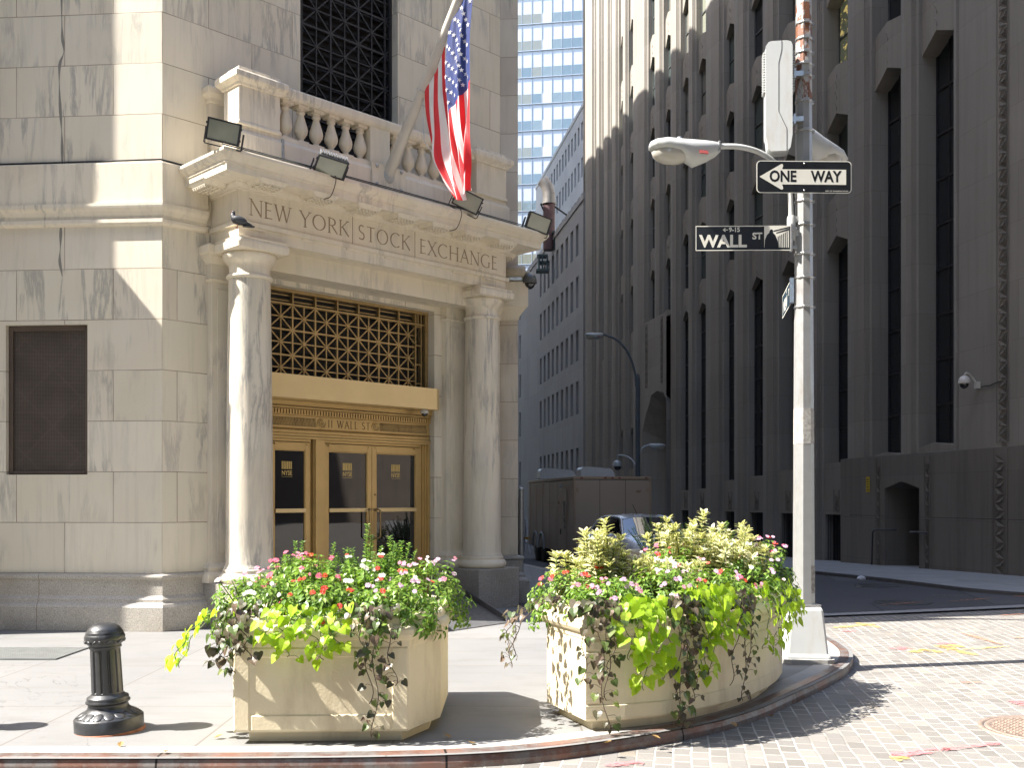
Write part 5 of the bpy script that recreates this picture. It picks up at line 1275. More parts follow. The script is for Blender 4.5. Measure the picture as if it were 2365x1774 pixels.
# black hoarding by the wing, folding barricade far off, painted posts
hb = thing('street_gate', 'narrow black steel gate panel standing beyond the marble wing', 'gate', (.20, 22.0, -.17), radians(97))
mb = MB(); mb.box(0, 1.3, -.03, .03, .1, 1.85); mb.build('panel', M['iron'], hb)
for x in (0, 1.3): mb = MB(); mb.tube([(x, 0, 0), (x, 0, 2.02)], .05, 8); mb.ell((x, 0, 2.04), (.06, .06, .05), 8, 6); mb.build('post', M['galv'], hb)
bar = thing('folding_barricade', 'white A-frame street barricade far down the side street', 'barricade', (.86, 44, gz(44) - .0), radians(20))
for s_ in (-1, 1): mb = MB(); mb.T = Matrix.Rotation(radians(14 * s_), 4, 'X'); mb.box(-.30, -.22, -.03, .03, 0, 1.5); mb.box(.22, .30, -.03, .03, 0, 1.5); mb.box(-.22, .22, -.03, .03, 1.0, 1.3); mb.build('frame', M['white_plastic'], bar, (0, .36 * s_, 0))
# vent stack and plant on the annex roof
Av = Fa = None
def Aw(x, y): q = rot2((x, y), AA); return (A0[0] + q[0], A0[1] + q[1])
v0 = at(1185, 470, 69.5)
vs = thing('exhaust_stack', 'rusty exhaust stack with a bent cowl and stay rods on the annex parapet', 'vent pipe', (v0.x, 69.5, 19.0))
def vv(px, py, dy=0): p = at(px, py, 69.5 + dy); return Vector((p.x - v0.x, dy, p.z - 19.0))
M['stack'] = plain('rusted_stack', (.10, .055, .055), .7, .2, .3, 3); M['cowl'] = plain('dull_metal_cowl', (.22, .205, .19), .5, .5, .2, 3)
mb = MB(); mb.tube([vv(1186, 540), vv(1186, 440)], .40, 16); mb.build('stack', M['stack'], vs)
mb = MB(); mb.tube([vv(1186, 441), vv(1186, 420), vv(1182, 404), vv(1177, 395), vv(1172, 389)], [.43, .43, .43, .42, .40], 16); mb.lathe([(.5, 0), (.5, .12)], 16, vv(1186, 441)); mb.build('cowl', M['cowl'], vs)
for p0, p1 in ((vv(1186, 437), vv(1232, 470)), (vv(1186, 437), vv(1168, 440)), (vv(1168, 440), vv(1182, 470))): mb = MB(); mb.tube([p0, p1], .06, 6); mb.build('stay_rod', M['cable'], vs)
hu = thing('roof_hoist', 'dark green window-cleaning hoist cage hanging over the annex parapet', 'hoist', (v0.x, 69.0, 17.0))
def hv(px, py): p = at(px, py, 69.0); return (p.x - v0.x, 0, p.z - 17.0)
M['green_steel'] = plain('dark_green_steel', (.045, .07, .07), .5, .4, .2)
for (a, b, c, d) in ((1160, 1183, 552, 556), (1158, 1186, 583, 588), (1162, 1166, 556, 583), (1180, 1184, 556, 583), (1170, 1173, 556, 583), (1165, 1187, 566, 570)): A_, B_ = hv(a, d), hv(b, c); mb = MB(); mb.box(A_[0], B_[0], -.4, .4, A_[2], B_[2]); mb.build('cage_bar', M['green_steel'], hu)
A_, B_ = hv(1196, 540), hv(1214, 505); mb = MB()
for k in range(9): z = A_[2] + (B_[2] - A_[2]) * k / 9; mb.box(A_[0], B_[0], -.3, .3, z, z + .07)
mb.box(A_[0] - .1, B_[0] + .3, -.35, .35, B_[2], B_[2] + .12); mb.build('louvre_stack', M['green_steel'], hu)

# ------------------------------------------------------------------ planters
PT = .86
def planter(name, label, poly, panels, group=None):
    t = thing(name, label, 'planter', (poly[0][0], poly[0][1], 0), 0)
    ox, oy = poly[0]; pl = [(x - ox, y - oy) for x, y in poly]
    m_ = MB(); m_.sweep(pl, [(-.085, -.01), (-.085, .075), (-.02, .075), (.0, .085), (.0, .655), (.006, .66), (.012, .70), (.035, .715), (.05, .74), (.052, .77), (.04, .80), (.02, .81), (.015, .845), (.0, PT), (-.085, PT), (-.10, PT - .02), (-.10, .74)], True)
    b = m_.build('box', M['planter'], t, bevel=.006)
    m_ = MB()
    for (a, c) in panels:                               # raised frames of the recessed panels
        A, Bv = Vector(pl[a]), Vector(pl[c % len(pl)]); d = (Bv - A); Ln = d.length; d.normalize(); n = Vector((d.y, -d.x))
        def strip_(u0, u1, z0, z1, th=.009):
            p = [A + d * u0, A + d * u1]; v = []
            for o in (-.002, th):
                e = 0 if o < 0 else .012
                v += [(*(p[0] + d * e + n * o), z0 + e), (*(p[1] - d * e + n * o), z0 + e), (*(p[1] - d * e + n * o), z1 - e), (*(p[0] + d * e + n * o), z1 - e)]
            m_.add(v, [(4, 5, 6, 7), (0, 1, 5, 4), (1, 2, 6, 5), (2, 3, 7, 6), (3, 0, 4, 7)])
        s = min(.115, Ln * .12)
        strip_(0.001, s, .086, .654); strip_(Ln - s, Ln - .001, .086, .654); strip_(s + .0005, Ln - s - .0005, .086, .20); strip_(s + .0005, Ln - s - .0005, .58, .654)
    m_.build('panel_frame', M['planter'], b)
    m_ = MB(); m_.face([(x * 1.0 + (.0), y, .76) for x, y in [(p[0], p[1]) for p in [(q[0] + (0 - q[0]) * 0, q[1]) for q in inset(pl, .11)]]]); m_.build('soil', M['soil'], t)
    return t
def inset(pl, d):
    n = len(pl); out = []
    for i in range(n):
        a, b, c = Vector(pl[i - 1]), Vector(pl[i]), Vector(pl[(i + 1) % n]); d1 = (b - a).normalized(); d2 = (c - b).normalized()
        n1, n2 = Vector((d1.y, -d1.x)), Vector((d2.y, -d2.x)); mm = n1 + n2; k = mm.length; mm = mm / k * (2 / k)
        out.append((b.x - mm.x * d, b.y - mm.y * d))
    return out
P1 = [(-1.88, 6.86), (-.70, 6.90), (-.515, 7.32), (-.515, 8.2), (-.74, 8.55), (-1.88, 8.5)]
planter('planter', 'cream stone planter with an angled corner, between the black bollard and the wider curved planter', P1, [(0, 1)])
P2 = [(.52, 7.20), (.80, 7.25), (1.08, 7.37), (1.36, 7.56), (1.62, 7.80), (1.87, 8.08), (2.10, 8.42), (2.28, 8.78), (2.42, 9.15), (2.50, 9.45), (2.45, 9.95), (1.7, 10.1), (.9, 9.5), (.27, 7.86)]
planter('planter', 'wide cream planter with a curved front following the kerb beside the lamp post', P2, [])
mb = MB()
def curved_strip(pts, z0, z1, th, o0=-.002):
    n = len(pts); v = []
    for i in range(n):
        a, b = Vector(pts[max(i - 1, 0)]), Vector(pts[min(i + 1, n - 1)]); d = (b - a).normalized(); nn = Vector((d.y, -d.x)); p = Vector(pts[i])
        v += [(*(p + nn * o0), z0), (*(p + nn * th), z0 + .012), (*(p + nn * th), z1 - .012), (*(p + nn * o0), z1)]
    fs = [(4 * i + k, 4 * (i + 1) + k, 4 * (i + 1) + k + 1, 4 * i + k + 1) for i in range(n - 1) for k in range(3)]
    mb.add(v, fs); mb.add(v[:4], [(0, 1, 2, 3)]); mb.add(v[-4:], [(3, 2, 1, 0)])
cur = [(x - P2[0][0], y - P2[0][1]) for x, y in P2[:10]]
curved_strip(cur, .086, .20, .009); curved_strip(cur, .575, .654, .009)
curved_strip([cur[0], (cur[0][0] * .6 + cur[1][0] * .4, cur[0][1] * .6 + cur[1][1] * .4)], .2005, .5745, .009); curved_strip([(cur[8][0] * .3 + cur[9][0] * .7, cur[8][1] * .3 + cur[9][1] * .7), cur[9]], .2005, .5745, .009)
pb2 = [o for o in bpy.data.objects if o.name == 'box.001'][0]
mb.build('panel_frame', M['planter'], pb2)
P3 = [(1.95, 15.0), (3.0, 15.2), (3.2, 15.7), (3.0, 16.5), (1.85, 16.3)]
planter('planter', 'shaded planter further back at the side-street kerb behind the curved planter', P3, [(0, 1)])

M['lf_imp'] = leafmat('impatiens_leaf', (.085, .165, .022), (.165, .295, .042), (.31, .43, .085), .38, .38)
M['lf_box'] = leafmat('boxwood_leaf', (.065, .145, .02), (.15, .29, .045), (.31, .44, .09), .32, .28)
M['lf_char'] = leafmat('chartreuse_leaf', (.28, .44, .015), (.40, .58, .03), (.50, .67, .08), .50, .42)
M['lf_dark'] = leafmat('dark_vine_leaf', (.060, .062, .030), (.10, .085, .05), (.17, .115, .085), .22, .40)
M['lf_dkgr'] = leafmat('olive_vine_leaf', (.06, .095, .028), (.10, .15, .04), (.18, .22, .06), .3, .40)
M['lf_cream'] = leafmat('cream_leaf_margin', (.60, .56, .30), (.72, .68, .42), (.80, .77, .56), .30, .45)
M['lf_sage'] = leafmat('sage_leaf_centre', (.14, .20, .07), (.20, .27, .10), (.28, .34, .14), .25, .45)
M['stem'] = plain('green_stem', (.10, .15, .04), .6, var=.3); M['stem_dark'] = plain('brown_stem', (.07, .045, .03), .7, var=.3)
def petal(name, c): return leafmat(name, mul(c, .85), c, mul(c, 1.1), .35, .5)
PET = {'pink': petal('pink_petal', (.72, .16, .26)), 'red': petal('red_petal', (.68, .07, .04)), 'white': petal('white_petal', (.78, .74, .74)), 'lilac': petal('lilac_petal', (.66, .44, .62)), 'rose': petal('rose_petal', (.70, .30, .42)), 'orange': petal('orange_petal', (.74, .12, .03))}
rnd = random.Random(5)
def basis(tip, nrm):
    t = Vector(tip).normalized(); n = Vector(nrm); n = (n - t * n.dot(t))
    if n.length < 1e-3: n = t.orthogonal()
    n.normalize(); return t, t.cross(n), n
def oval(mb, p, tip, nrm, L, w, m=0, m2=None, fold=.25, droop=.25):
    t, s, n = basis(tip, nrm); r = rnd.random(); p = Vector(p)
    def q(x, y): return p + t * (y * L) + s * (x * w) + n * (abs(x) * w * fold - droop * L * y * y)
    if m2 is None:
        mb.add([q(0, 0), q(.5, .32), q(.48, .62), q(0, 1), q(-.48, .62), q(-.5, .32), q(0, .5)], [(0, 1, 6), (1, 2, 6), (2, 3, 6), (3, 4, 6), (4, 5, 6), (5, 0, 6)], m, [(r, .3), (r, 1), (r, 1), (r, .4), (r, 1), (r, 1), (r, .05)])
    else:
        a = [(0, 0), (.5, .35), (.44, .68), (0, 1), (-.44, .68), (-.5, .35)]; b = [(0, .12), (.19, .38), (.15, .64), (0, .76), (-.15, .64), (-.19, .38)]
        v = [q(*x) for x in a] + [q(*x) + n * .0006 for x in b]
        mb.add(v, [(i, (i + 1) % 6, 6 + (i + 1) % 6, 6 + i) for i in range(6)], m2, [(r, .5)] * 12); mb.add(v[6:], [(0, 1, 2, 3), (0, 3, 4, 5)], m, [(r, .5)] * 6)
HEART = [(0, .02), (.28, -.12), (.50, .04), (.52, .26), (.36, .58), (.14, .86), (0, 1)]
def heart(mb, p, tip, nrm, L, m=0, fold=.22, droop=.22):
    t, s, n = basis(tip, nrm); r = rnd.random(); p = Vector(p); W_ = L * (.85 + .25 * rnd.random()); k = rnd.uniform(-.12, .12)
    def q(x, y): return p + t * (y * L) + s * (x * W_ + k * L * y * y) + n * (abs(x) * W_ * fold - droop * L * y * y)
    mid = [q(0, .02), q(0, .28), q(0, .6), q(0, 1)]
    for sg in (1, -1):
        o = [q(sg * x, y) for x, y in HEART[1:6]]
        v = mid + o; f = [(0, 4, 5, 1), (1, 5, 6), (1, 6, 7, 2), (2, 7, 8), (2, 8, 3)]
        if sg < 0: f = [x[::-1] for x in f]
        mb.add(v, f, m, [(r, .03), (r, .03), (r, .03), (r, .3), (r, 1), (r, 1), (r, 1), (r, 1), (r, .8)])
def blossom_mesh(k, mat):
    m_ = MB()
    for j in range(5):
        a = 2 * pi * j / 5 + k; R_ = (.021 if j in (0,) else .024) * (1 + .15 * rnd.random())
        d = Vector((cos(a), sin(a), 0)); s = Vector((-sin(a), cos(a), 0)); c = .25
        v = [d * .002, d * R_ * .55 + s * R_ * .48 + Vector((0, 0, .003)), d * R_ + s * R_ * .36 + Vector((0, 0, -.002)), d * R_ * .92 + Vector((0, 0, .002)), d * R_ - s * R_ * .36 + Vector((0, 0, -.003)), d * R_ * .55 - s * R_ * .48 + Vector((0, 0, .002))]
        m_.add(v, [(0, 1, 2, 3), (0, 3, 4, 5)], 0, [(rnd.random(), .5)] * 6)
    m_.ell((0, 0, .002), (.003, .003, .002), 6, 4, 1)
    return m_.mesh('blossom', [mat, M['lf_char']])
BLOS = {c: [blossom_mesh(k * .7, m_) for k in range(3)] for c, m_ in PET.items()}
def impatiens(label, c, r, h, colors, shoots=46, nb=14, squash=1.0, lean=(0, 0), lo=-.15):
    """mounded bedding plant: leafy shoots ending in whorls, blossoms on top"""
    h *= 1.06
    t = thing('impatiens_plant', label, 'plant', (c[0], c[1], .76), 0, 'bedding plants filling the planters')
    nb = int(nb * 1.4); lf = MB(); st = MB(); tips = []
    shoots = int(shoots * 1.3)
    for i in range(shoots):
        u = lo + (1 - lo) * ((i + .5) / shoots); a = i * 2.399963 + rnd.uniform(-.3, .3); ce = sqrt(max(0, 1 - max(u, 0) ** 2)); k = rnd.uniform(.80, 1.08)
        d = Vector((ce * cos(a), ce * sin(a) * squash, 0)); p = Vector((d.x * r * k + lean[0] * u, d.y * r * k + lean[1] * u, .06 + u * h * k))
        out = (d + Vector((0, 0, .35 + u))).normalized(); tips.append((p, out))
        st.tube([(p.x * .25, p.y * .25, 0), (p.x * .7, p.y * .7, p.z * .62), tuple(p)], [.005, .004, .003], 4, cap=False)
        for ring, (n_, dz, sz) in enumerate(((5, .0, 1.0), (5, .032, 1.15), (4, .065, 1.2))):
            a1 = rnd.random() * 6
            for j in range(n_):
                b = a1 + 2 * pi * j / n_ + rnd.uniform(-.25, .25); e1 = out.orthogonal().normalized(); e2 = out.cross(e1)
                rad = e1 * cos(b) + e2 * sin(b); tip = rad + out * rnd.uniform(-.35, .35) + Vector((0, 0, -.12)); L = rnd.uniform(.034, .056) * sz
                oval(lf, p - out * dz + rad * .012, tip, out + rad * -.3 + Vector((rnd.uniform(-.4, .4), rnd.uniform(-.4, .4), .6)), L, L * .5)
    lf.build('foliage', M['lf_imp'], t); st.build('stems', M['stem'], t)
    rnd.shuffle(tips); tips.sort(key=lambda q: -q[0].z + .55 * q[0].y * 1 + rnd.uniform(-.12, .12))
    n_ = 0
    for p, out in tips:
        if n_ >= nb: break
        for q in range(rnd.choice((1, 2, 2, 3, 4))):
            if n_ >= nb: break
            cl = rnd.choice(colors); o = bpy.data.objects.new('blossom', rnd.choice(BLOS[cl])); COL.objects.link(o); o.parent = t; n_ += 1
            o.location = p + out * rnd.uniform(.018, .035) + Vector((rnd.uniform(-.03, .03), rnd.uniform(-.03, .03), rnd.uniform(-.01, .02)))
            dv = out + Vector((rnd.uniform(-.5, .5), -.7 + rnd.uniform(-.4, .4), rnd.uniform(-.1, .4))); o.rotation_euler = dv.to_track_quat('Z', 'Y').to_euler(); o.scale = (rnd.uniform(.52, .88),) * 3
    return t
def boxwood(label, c, r, h, shoots=34, z0=.76):
    t = thing('boxwood_shrub', label, 'shrub', (c[0], c[1], z0)); lf = MB(); st = MB()
    for i in range(shoots):
        a = i * 2.4; k = sqrt((i + .5) / shoots); H = h * (1.05 - .45 * k) * rnd.uniform(.62, 1.08); b = Vector((cos(a) * r * k * .45, sin(a) * r * k * .45, .05)); e = Vector((cos(a) * r * k + rnd.uniform(-.07, .07), sin(a) * r * k + rnd.uniform(-.07, .07), H))
        pts = bez([b, b.lerp(e, .5) + Vector((0, 0, .03)), e], 4); st.tube(pts, [.005] * 3 + [.003] * (len(pts) - 3), 4, cap=False)
        n_ = int(H / .016)
        for j in range(n_):
            f = .25 + .75 * j / n_; p = b.lerp(e, f) + Vector((0, 0, .03 * sin(pi * f))); ph = j * 1.57 + rnd.uniform(-.4, .4)
            for s_ in (0, pi):
                d = Vector((cos(ph + s_), sin(ph + s_), rnd.uniform(.3, 1.0))); L = rnd.uniform(.022, .036) * (1.1 - .3 * f); oval(lf, p + d * .004, d, Vector((0, 0, 1)) - d * .2 + Vector((rnd.uniform(-.4, .4), rnd.uniform(-.6, .2), 0)), L, L * .62, fold=.15)
    lf.build('foliage', M['lf_box'], t); st.build('stems', M['stem'], t); return t
def variegated(label, c, r, h, shoots=15, z0=.76):
    t = thing('variegated_shrub', label, 'shrub', (c[0], c[1], z0)); lf = MB(); st = MB()
    for i in range(shoots):
        a = i * 2.4 + rnd.uniform(-.4, .4); k = sqrt((i + .5) / shoots) * rnd.uniform(.8, 1.1); H = h * (1.0 - .22 * k * k) * rnd.uniform(.62, 1.10)
        b = Vector((cos(a) * r * k * .25, sin(a) * r * k * .25, .05)); e = Vector((cos(a) * r * k, sin(a) * r * k, H)); mid_ = b.lerp(e, .55) + Vector((cos(a), sin(a), 0)) * r * .12 + Vector((rnd.uniform(-.03, .03), rnd.uniform(-.03, .03), 0))
        pts = bez([b, mid_, e], 5); st.tube(pts, [.005] * len(pts), 5, cap=False); n_ = max(5, int(H / .046))
        for j in range(n_ + 1):
            f = .18 + .82 * j / n_; x = f * (len(pts) - 1); q_ = min(int(x), len(pts) - 2); p = pts[q_].lerp(pts[q_ + 1], x - q_); ax = (pts[q_ + 1] - pts[q_]).normalized(); ph = rnd.random() * 6
            top_ = j >= n_ - 1; nn = 6 if top_ else 4
            for w_ in range(nn):
                ph += 2 * pi / nn + rnd.uniform(-.3, .3); e1 = ax.orthogonal().normalized(); e2 = ax.cross(e1); rad = e1 * cos(ph) + e2 * sin(ph)
                d = rad + ax * (rnd.uniform(.7, 1.4) if top_ else rnd.uniform(.15, .7)); L = rnd.uniform(.055, .095) * (.85 if top_ else 1.0); oval(lf, p + rad * .006, d, ax - rad * .4, L, L * .42, 0, 1, fold=.2, droop=.22)
    lf.build('foliage', [M['lf_sage'], M['lf_cream']], t); st.build('stems', M['stem'], t); return t
def vine(label, roots, drops, nrm, size, mats_, dens=1.0, spread=.10, outward=.10, cat='trailing plant', start_h=.05, tail=0.0, name='trailing_vine', mixm=None, flow=None):
    """stems spilling over the rim and hanging down, hung with heart-shaped leaves"""
    r0 = roots[0]; t = thing(name, label, cat, (r0[0], r0[1], .80)); lf = MB(); st = MB(); N_ = Vector((*nrm, 0)).normalized(); S_ = Vector((-N_.y, N_.x, 0))
    for (rx_, ry_), D in zip(roots, drops):
        p0 = Vector((rx_ - r0[0], ry_ - r0[1], 0)); sp = rnd.uniform(-spread, spread)
        fl_ = Vector((*flow, 0)) if flow else Vector((0, 0, 0))
        ctrl = [p0 - N_ * .12, p0 + N_ * .02 + Vector((0, 0, .07 + start_h)), p0 + N_ * (.06 + outward) + Vector((0, 0, .02)) + fl_ * .15, p0 + N_ * (.07 + outward * .9) + S_ * sp * .5 + Vector((0, 0, -D * .5)) + fl_ * .6, p0 + N_ * (.06 + outward * .5) + S_ * sp + Vector((0, 0, -D)) + fl_]
        pts = bez(ctrl, 8); ph_ = rnd.random() * 6; pts = [p + S_ * .022 * sin(ph_ + i * .62) * min(1, i / 14) + N_ * .012 * sin(ph_ * 2 + i * .8) * min(1, i / 14) for i, p in enumerate(pts)]; st.tube(pts, [.0032] * len(pts), 5, cap=False)
        n_ = int((D + .2) / .034 * dens)
        for j in range(n_):
            f = (j + rnd.random()) / n_; thin = 1 - tail * f
            if rnd.random() > thin: continue
            x = f * (len(pts) - 1); i = int(x); p = pts[i].lerp(pts[min(i + 1, len(pts) - 1)], x - i)
            side = rnd.choice((-1, 1)); off = S_ * side * rnd.uniform(.01, .075) + N_ * rnd.uniform(.0, .055) + Vector((0, 0, rnd.uniform(-.02, .04)))
            q = p + off; st.tube([p, p + off * .6 + Vector((0, 0, .012)), q], .0018, 3, cap=False)
            facing = N_ * rnd.uniform(.5, 1.0) + Vector((0, 0, rnd.uniform(.15, 1.0))) + S_ * rnd.uniform(-.6, .6)
            tip = Vector((0, 0, -1)) * rnd.uniform(.5, 1.2) + N_ * rnd.uniform(.1, .8) + S_ * (side * rnd.uniform(0, .9))
            mi = 0 if mixm is None or rnd.random() > mixm else 1
            heart(lf, q, tip, facing, size * rnd.uniform(.5, 1.08) * (1 - .35 * f * (1 if tail else 0)), mi)
    lf.build('foliage', mats_, t); st.build('stems', M['stem_dark'] if tail or mixm is not None else M['stem'], t); return t

# planting of the left planter
impatiens('pink-flowered bedding plant at the back left of the left planter', (-1.72, 7.95), .34, .36, ['pink', 'pink', 'rose'], 44, 22)
impatiens('white-flowered bedding plant spilling over the left end of the left planter', (-1.80, 7.22), .36, .30, ['white', 'white', 'rose'], 52, 14, lo=-.45)
impatiens('orange-red and pink bedding plant left of centre in the left planter', (-1.45, 7.45), .34, .38, ['orange', 'red', 'pink', 'pink'], 46, 14)
impatiens('red-flowered bedding plant at the front middle of the left planter', (-1.32, 7.10), .33, .27, ['red', 'red', 'white', 'red'], 50, 11, lo=-.3)
impatiens('white-flowered bedding plant in the middle of the left planter', (-1.08, 7.55), .36, .37, ['white', 'white', 'white', 'red'], 48, 22)
impatiens('lilac-flowered bedding plant at the front right corner of the left planter', (-.82, 7.12), .34, .27, ['lilac', 'lilac', 'red', 'lilac'], 52, 15, lo=-.35)
impatiens('pale lilac bedding plant hanging over the right end of the left planter', (-.66, 7.75), .36, .36, ['lilac', 'rose', 'lilac', 'white'], 48, 24, lo=-.3)
boxwood('small boxwood sprig at the back left of the left planter', (-1.72, 8.15), .22, .56, 30)
boxwood('tall boxwood at the back middle of the left planter before the doors', (-1.18, 8.05), .24, .66, 44)
boxwood('boxwood at the back right of the left planter, the twin beside the tallest', (-.93, 8.05), .22, .64, 38)
boxwood('low boxwood between the pink and white plants in the left planter', (-1.48, 8.05), .22, .52, 30)
vine('chartreuse sweet potato vine over the front of the left planter', [(-1.52, 6.9), (-1.42, 6.9), (-1.34, 6.9), (-1.24, 6.9), (-1.62, 6.9), (-1.15, 6.9)], [.13, .20, .16, .22, .10, .14], (0, -1), .072, M['lf_char'], 1.7, .10, .10, tail=.0)
vine('chartreuse vine shoot reaching out low from the left end of the left planter', [(-1.9, 7.0), (-1.9, 7.15)], [.26, .32], (-1, -.1), .085, M['lf_char'], 1.5, .1, .12, flow=(-.30, -.04))
vine('purple-brown vine bunched over the left front corner of the left planter', [(-1.86, 6.9), (-1.78, 6.9), (-1.72, 6.9), (-1.9, 7.05)], [.26, .32, .20, .24], (-.5, -.85), .07, [M['lf_dark'], M['lf_dkgr']], 2.0, .08, .07, mixm=.35)
vine('long dark vine trailing down the front right of the left planter to the pavement', [(-.90, 6.9), (-.97, 6.9), (-.84, 6.9), (-1.02, 6.9)], [.74, .52, .40, .30], (0, -1), .075, [M['lf_dark'], M['lf_dkgr']], 2.0, .12, .05, mixm=.55, tail=.45)
# planting of the curved planter
impatiens('scarlet-flowered bedding plant spilling over the left end of the curved planter', (.48, 7.95), .36, .30, ['red', 'orange', 'red', 'pink'], 52, 22, lo=-.5)
impatiens('lilac-flowered bedding plant at the front left corner of the curved planter', (.72, 7.50), .34, .27, ['lilac', 'lilac', 'rose'], 52, 17, lo=-.3)
impatiens('white-flowered bedding plant at the front of the curved planter', (1.16, 7.75), .36, .31, ['white', 'white', 'lilac', 'rose'], 54, 20, lo=-.3)
impatiens('red and pink bedding plant in the front middle of the curved planter', (1.60, 8.15), .36, .30, ['red', 'pink', 'red', 'lilac'], 54, 15, lo=-.3)
impatiens('lilac and white bedding plant at the right front of the curved planter', (2.0, 8.65), .36, .32, ['lilac', 'white', 'lilac', 'rose'], 54, 19, lo=-.35)
impatiens('pink-flowered bedding plant at the right end of the curved planter by the lamp post', (2.25, 9.25), .36, .44, ['pink', 'pink', 'lilac', 'red'], 54, 26, lo=-.35)
impatiens('mixed bedding plant in the middle of the curved planter among the cream shrubs', (1.30, 8.45), .38, .40, ['white', 'red', 'rose', 'pink'], 46, 18)
variegated('small cream-edged shrub at the left end of the curved planter', (.52, 8.15), 0.23, 0.49, 15)
variegated('tall cream-edged shrub rising beside the silver car', (.70, 8.05), 0.22, 0.66, 25)
variegated('slim cream-edged shrub in front of the car windscreen', (1.02, 8.1), 0.20, 0.42, 17)
variegated('low cream-edged shrub between white and red flowers of the curved planter', (1.28, 8.25), 0.32, 0.42, 22)
variegated('tallest cream-edged shrub in the middle of the curved planter', (1.48, 8.75), 0.32, 0.74, 28)
variegated('broad cream-edged shrub right of the tallest one in the curved planter', (1.78, 8.85), 0.38, 0.67, 32)
variegated('cream-edged shrub nearest the lamp post in the curved planter', (2.02, 9.15), 0.34, 0.65, 27)
boxwood('sunlit boxwood at the back of the curved planter', (1.98, 9.7), .30, .70, 40)
vine('large chartreuse vine hanging down the left front of the curved planter', [(.82, 7.26), (.90, 7.29), (.98, 7.33), (1.05, 7.36), (.76, 7.24)], [.42, .50, .44, .36, .28], (.25, -1), .105, M['lf_char'], 1.15, .08, .08)
vine('chartreuse vine mounded on the rim in the middle of the curved planter', [(1.42, 7.62), (1.50, 7.70), (1.58, 7.78), (1.34, 7.55)], [.20, .18, .20, .24], (.6, -.8), .10, M['lf_char'], 1.5, .10, .09, start_h=.14)
vine('chartreuse vine hanging low in the middle of the curved planter between dark vines', [(1.30, 7.53), (1.36, 7.57), (1.42, 7.62)], [.46, .50, .42], (.6, -.8), .09, M['lf_char'], .8, .08, .06)
vine('chartreuse vine cascading over the right end of the curved planter', [(1.86, 8.08), (1.98, 8.24), (2.08, 8.40), (2.18, 8.58), (2.26, 8.75), (2.34, 8.95)], [.34, .40, .34, .28, .22, .18], (.85, -.5), .085, M['lf_char'], 1.35, .10, .10, start_h=.08)
vine('dark vine trailing from the left front corner of the curved planter to the ground', [(.58, 7.2), (.66, 7.22), (.50, 7.25), (.72, 7.23)], [.78, .56, .45, .34], (.1, -1), .085, [M['lf_dark'], M['lf_dkgr']], 1.9, .10, .06, mixm=.4, tail=.35)
vine('thick dark vine hanging down the middle of the curved planter', [(1.12, 7.39), (1.18, 7.43), (1.22, 7.46), (1.27, 7.50)], [.76, .80, .62, .50], (.5, -.85), .085, [M['lf_dark'], M['lf_dkgr']], 2.2, .07, .06, mixm=.35, tail=.25)
vine('dark vine hanging right of the middle of the curved planter', [(1.62, 7.80), (1.68, 7.87), (1.74, 7.94)], [.56, .70, .42], (.7, -.7), .08, [M['lf_dark'], M['lf_dkgr']], 2.2, .08, .06, mixm=.3, tail=.3)
vine('dusky vine reaching out from the left end of the curved planter over the paving', [(.30, 7.7), (.36, 7.5), (.33, 7.6)], [.22, .30, .38], (-1, -.35), .075, [M['lf_dark'], M['lf_dkgr']], 2.0, .14, .16, mixm=.3, tail=.2, flow=(-.22, -.05))
# shaded planter behind
boxwood('shaded boxwood on the left of the far planter', (2.2, 15.6), .42, .70, 44); boxwood('shaded boxwood on the right of the far planter', (2.85, 15.7), .42, .66, 44)
impatiens('shaded lilac bedding plant in the far planter', (2.5, 15.3), .5, .34, ['lilac', 'red', 'lilac'], 46, 12)

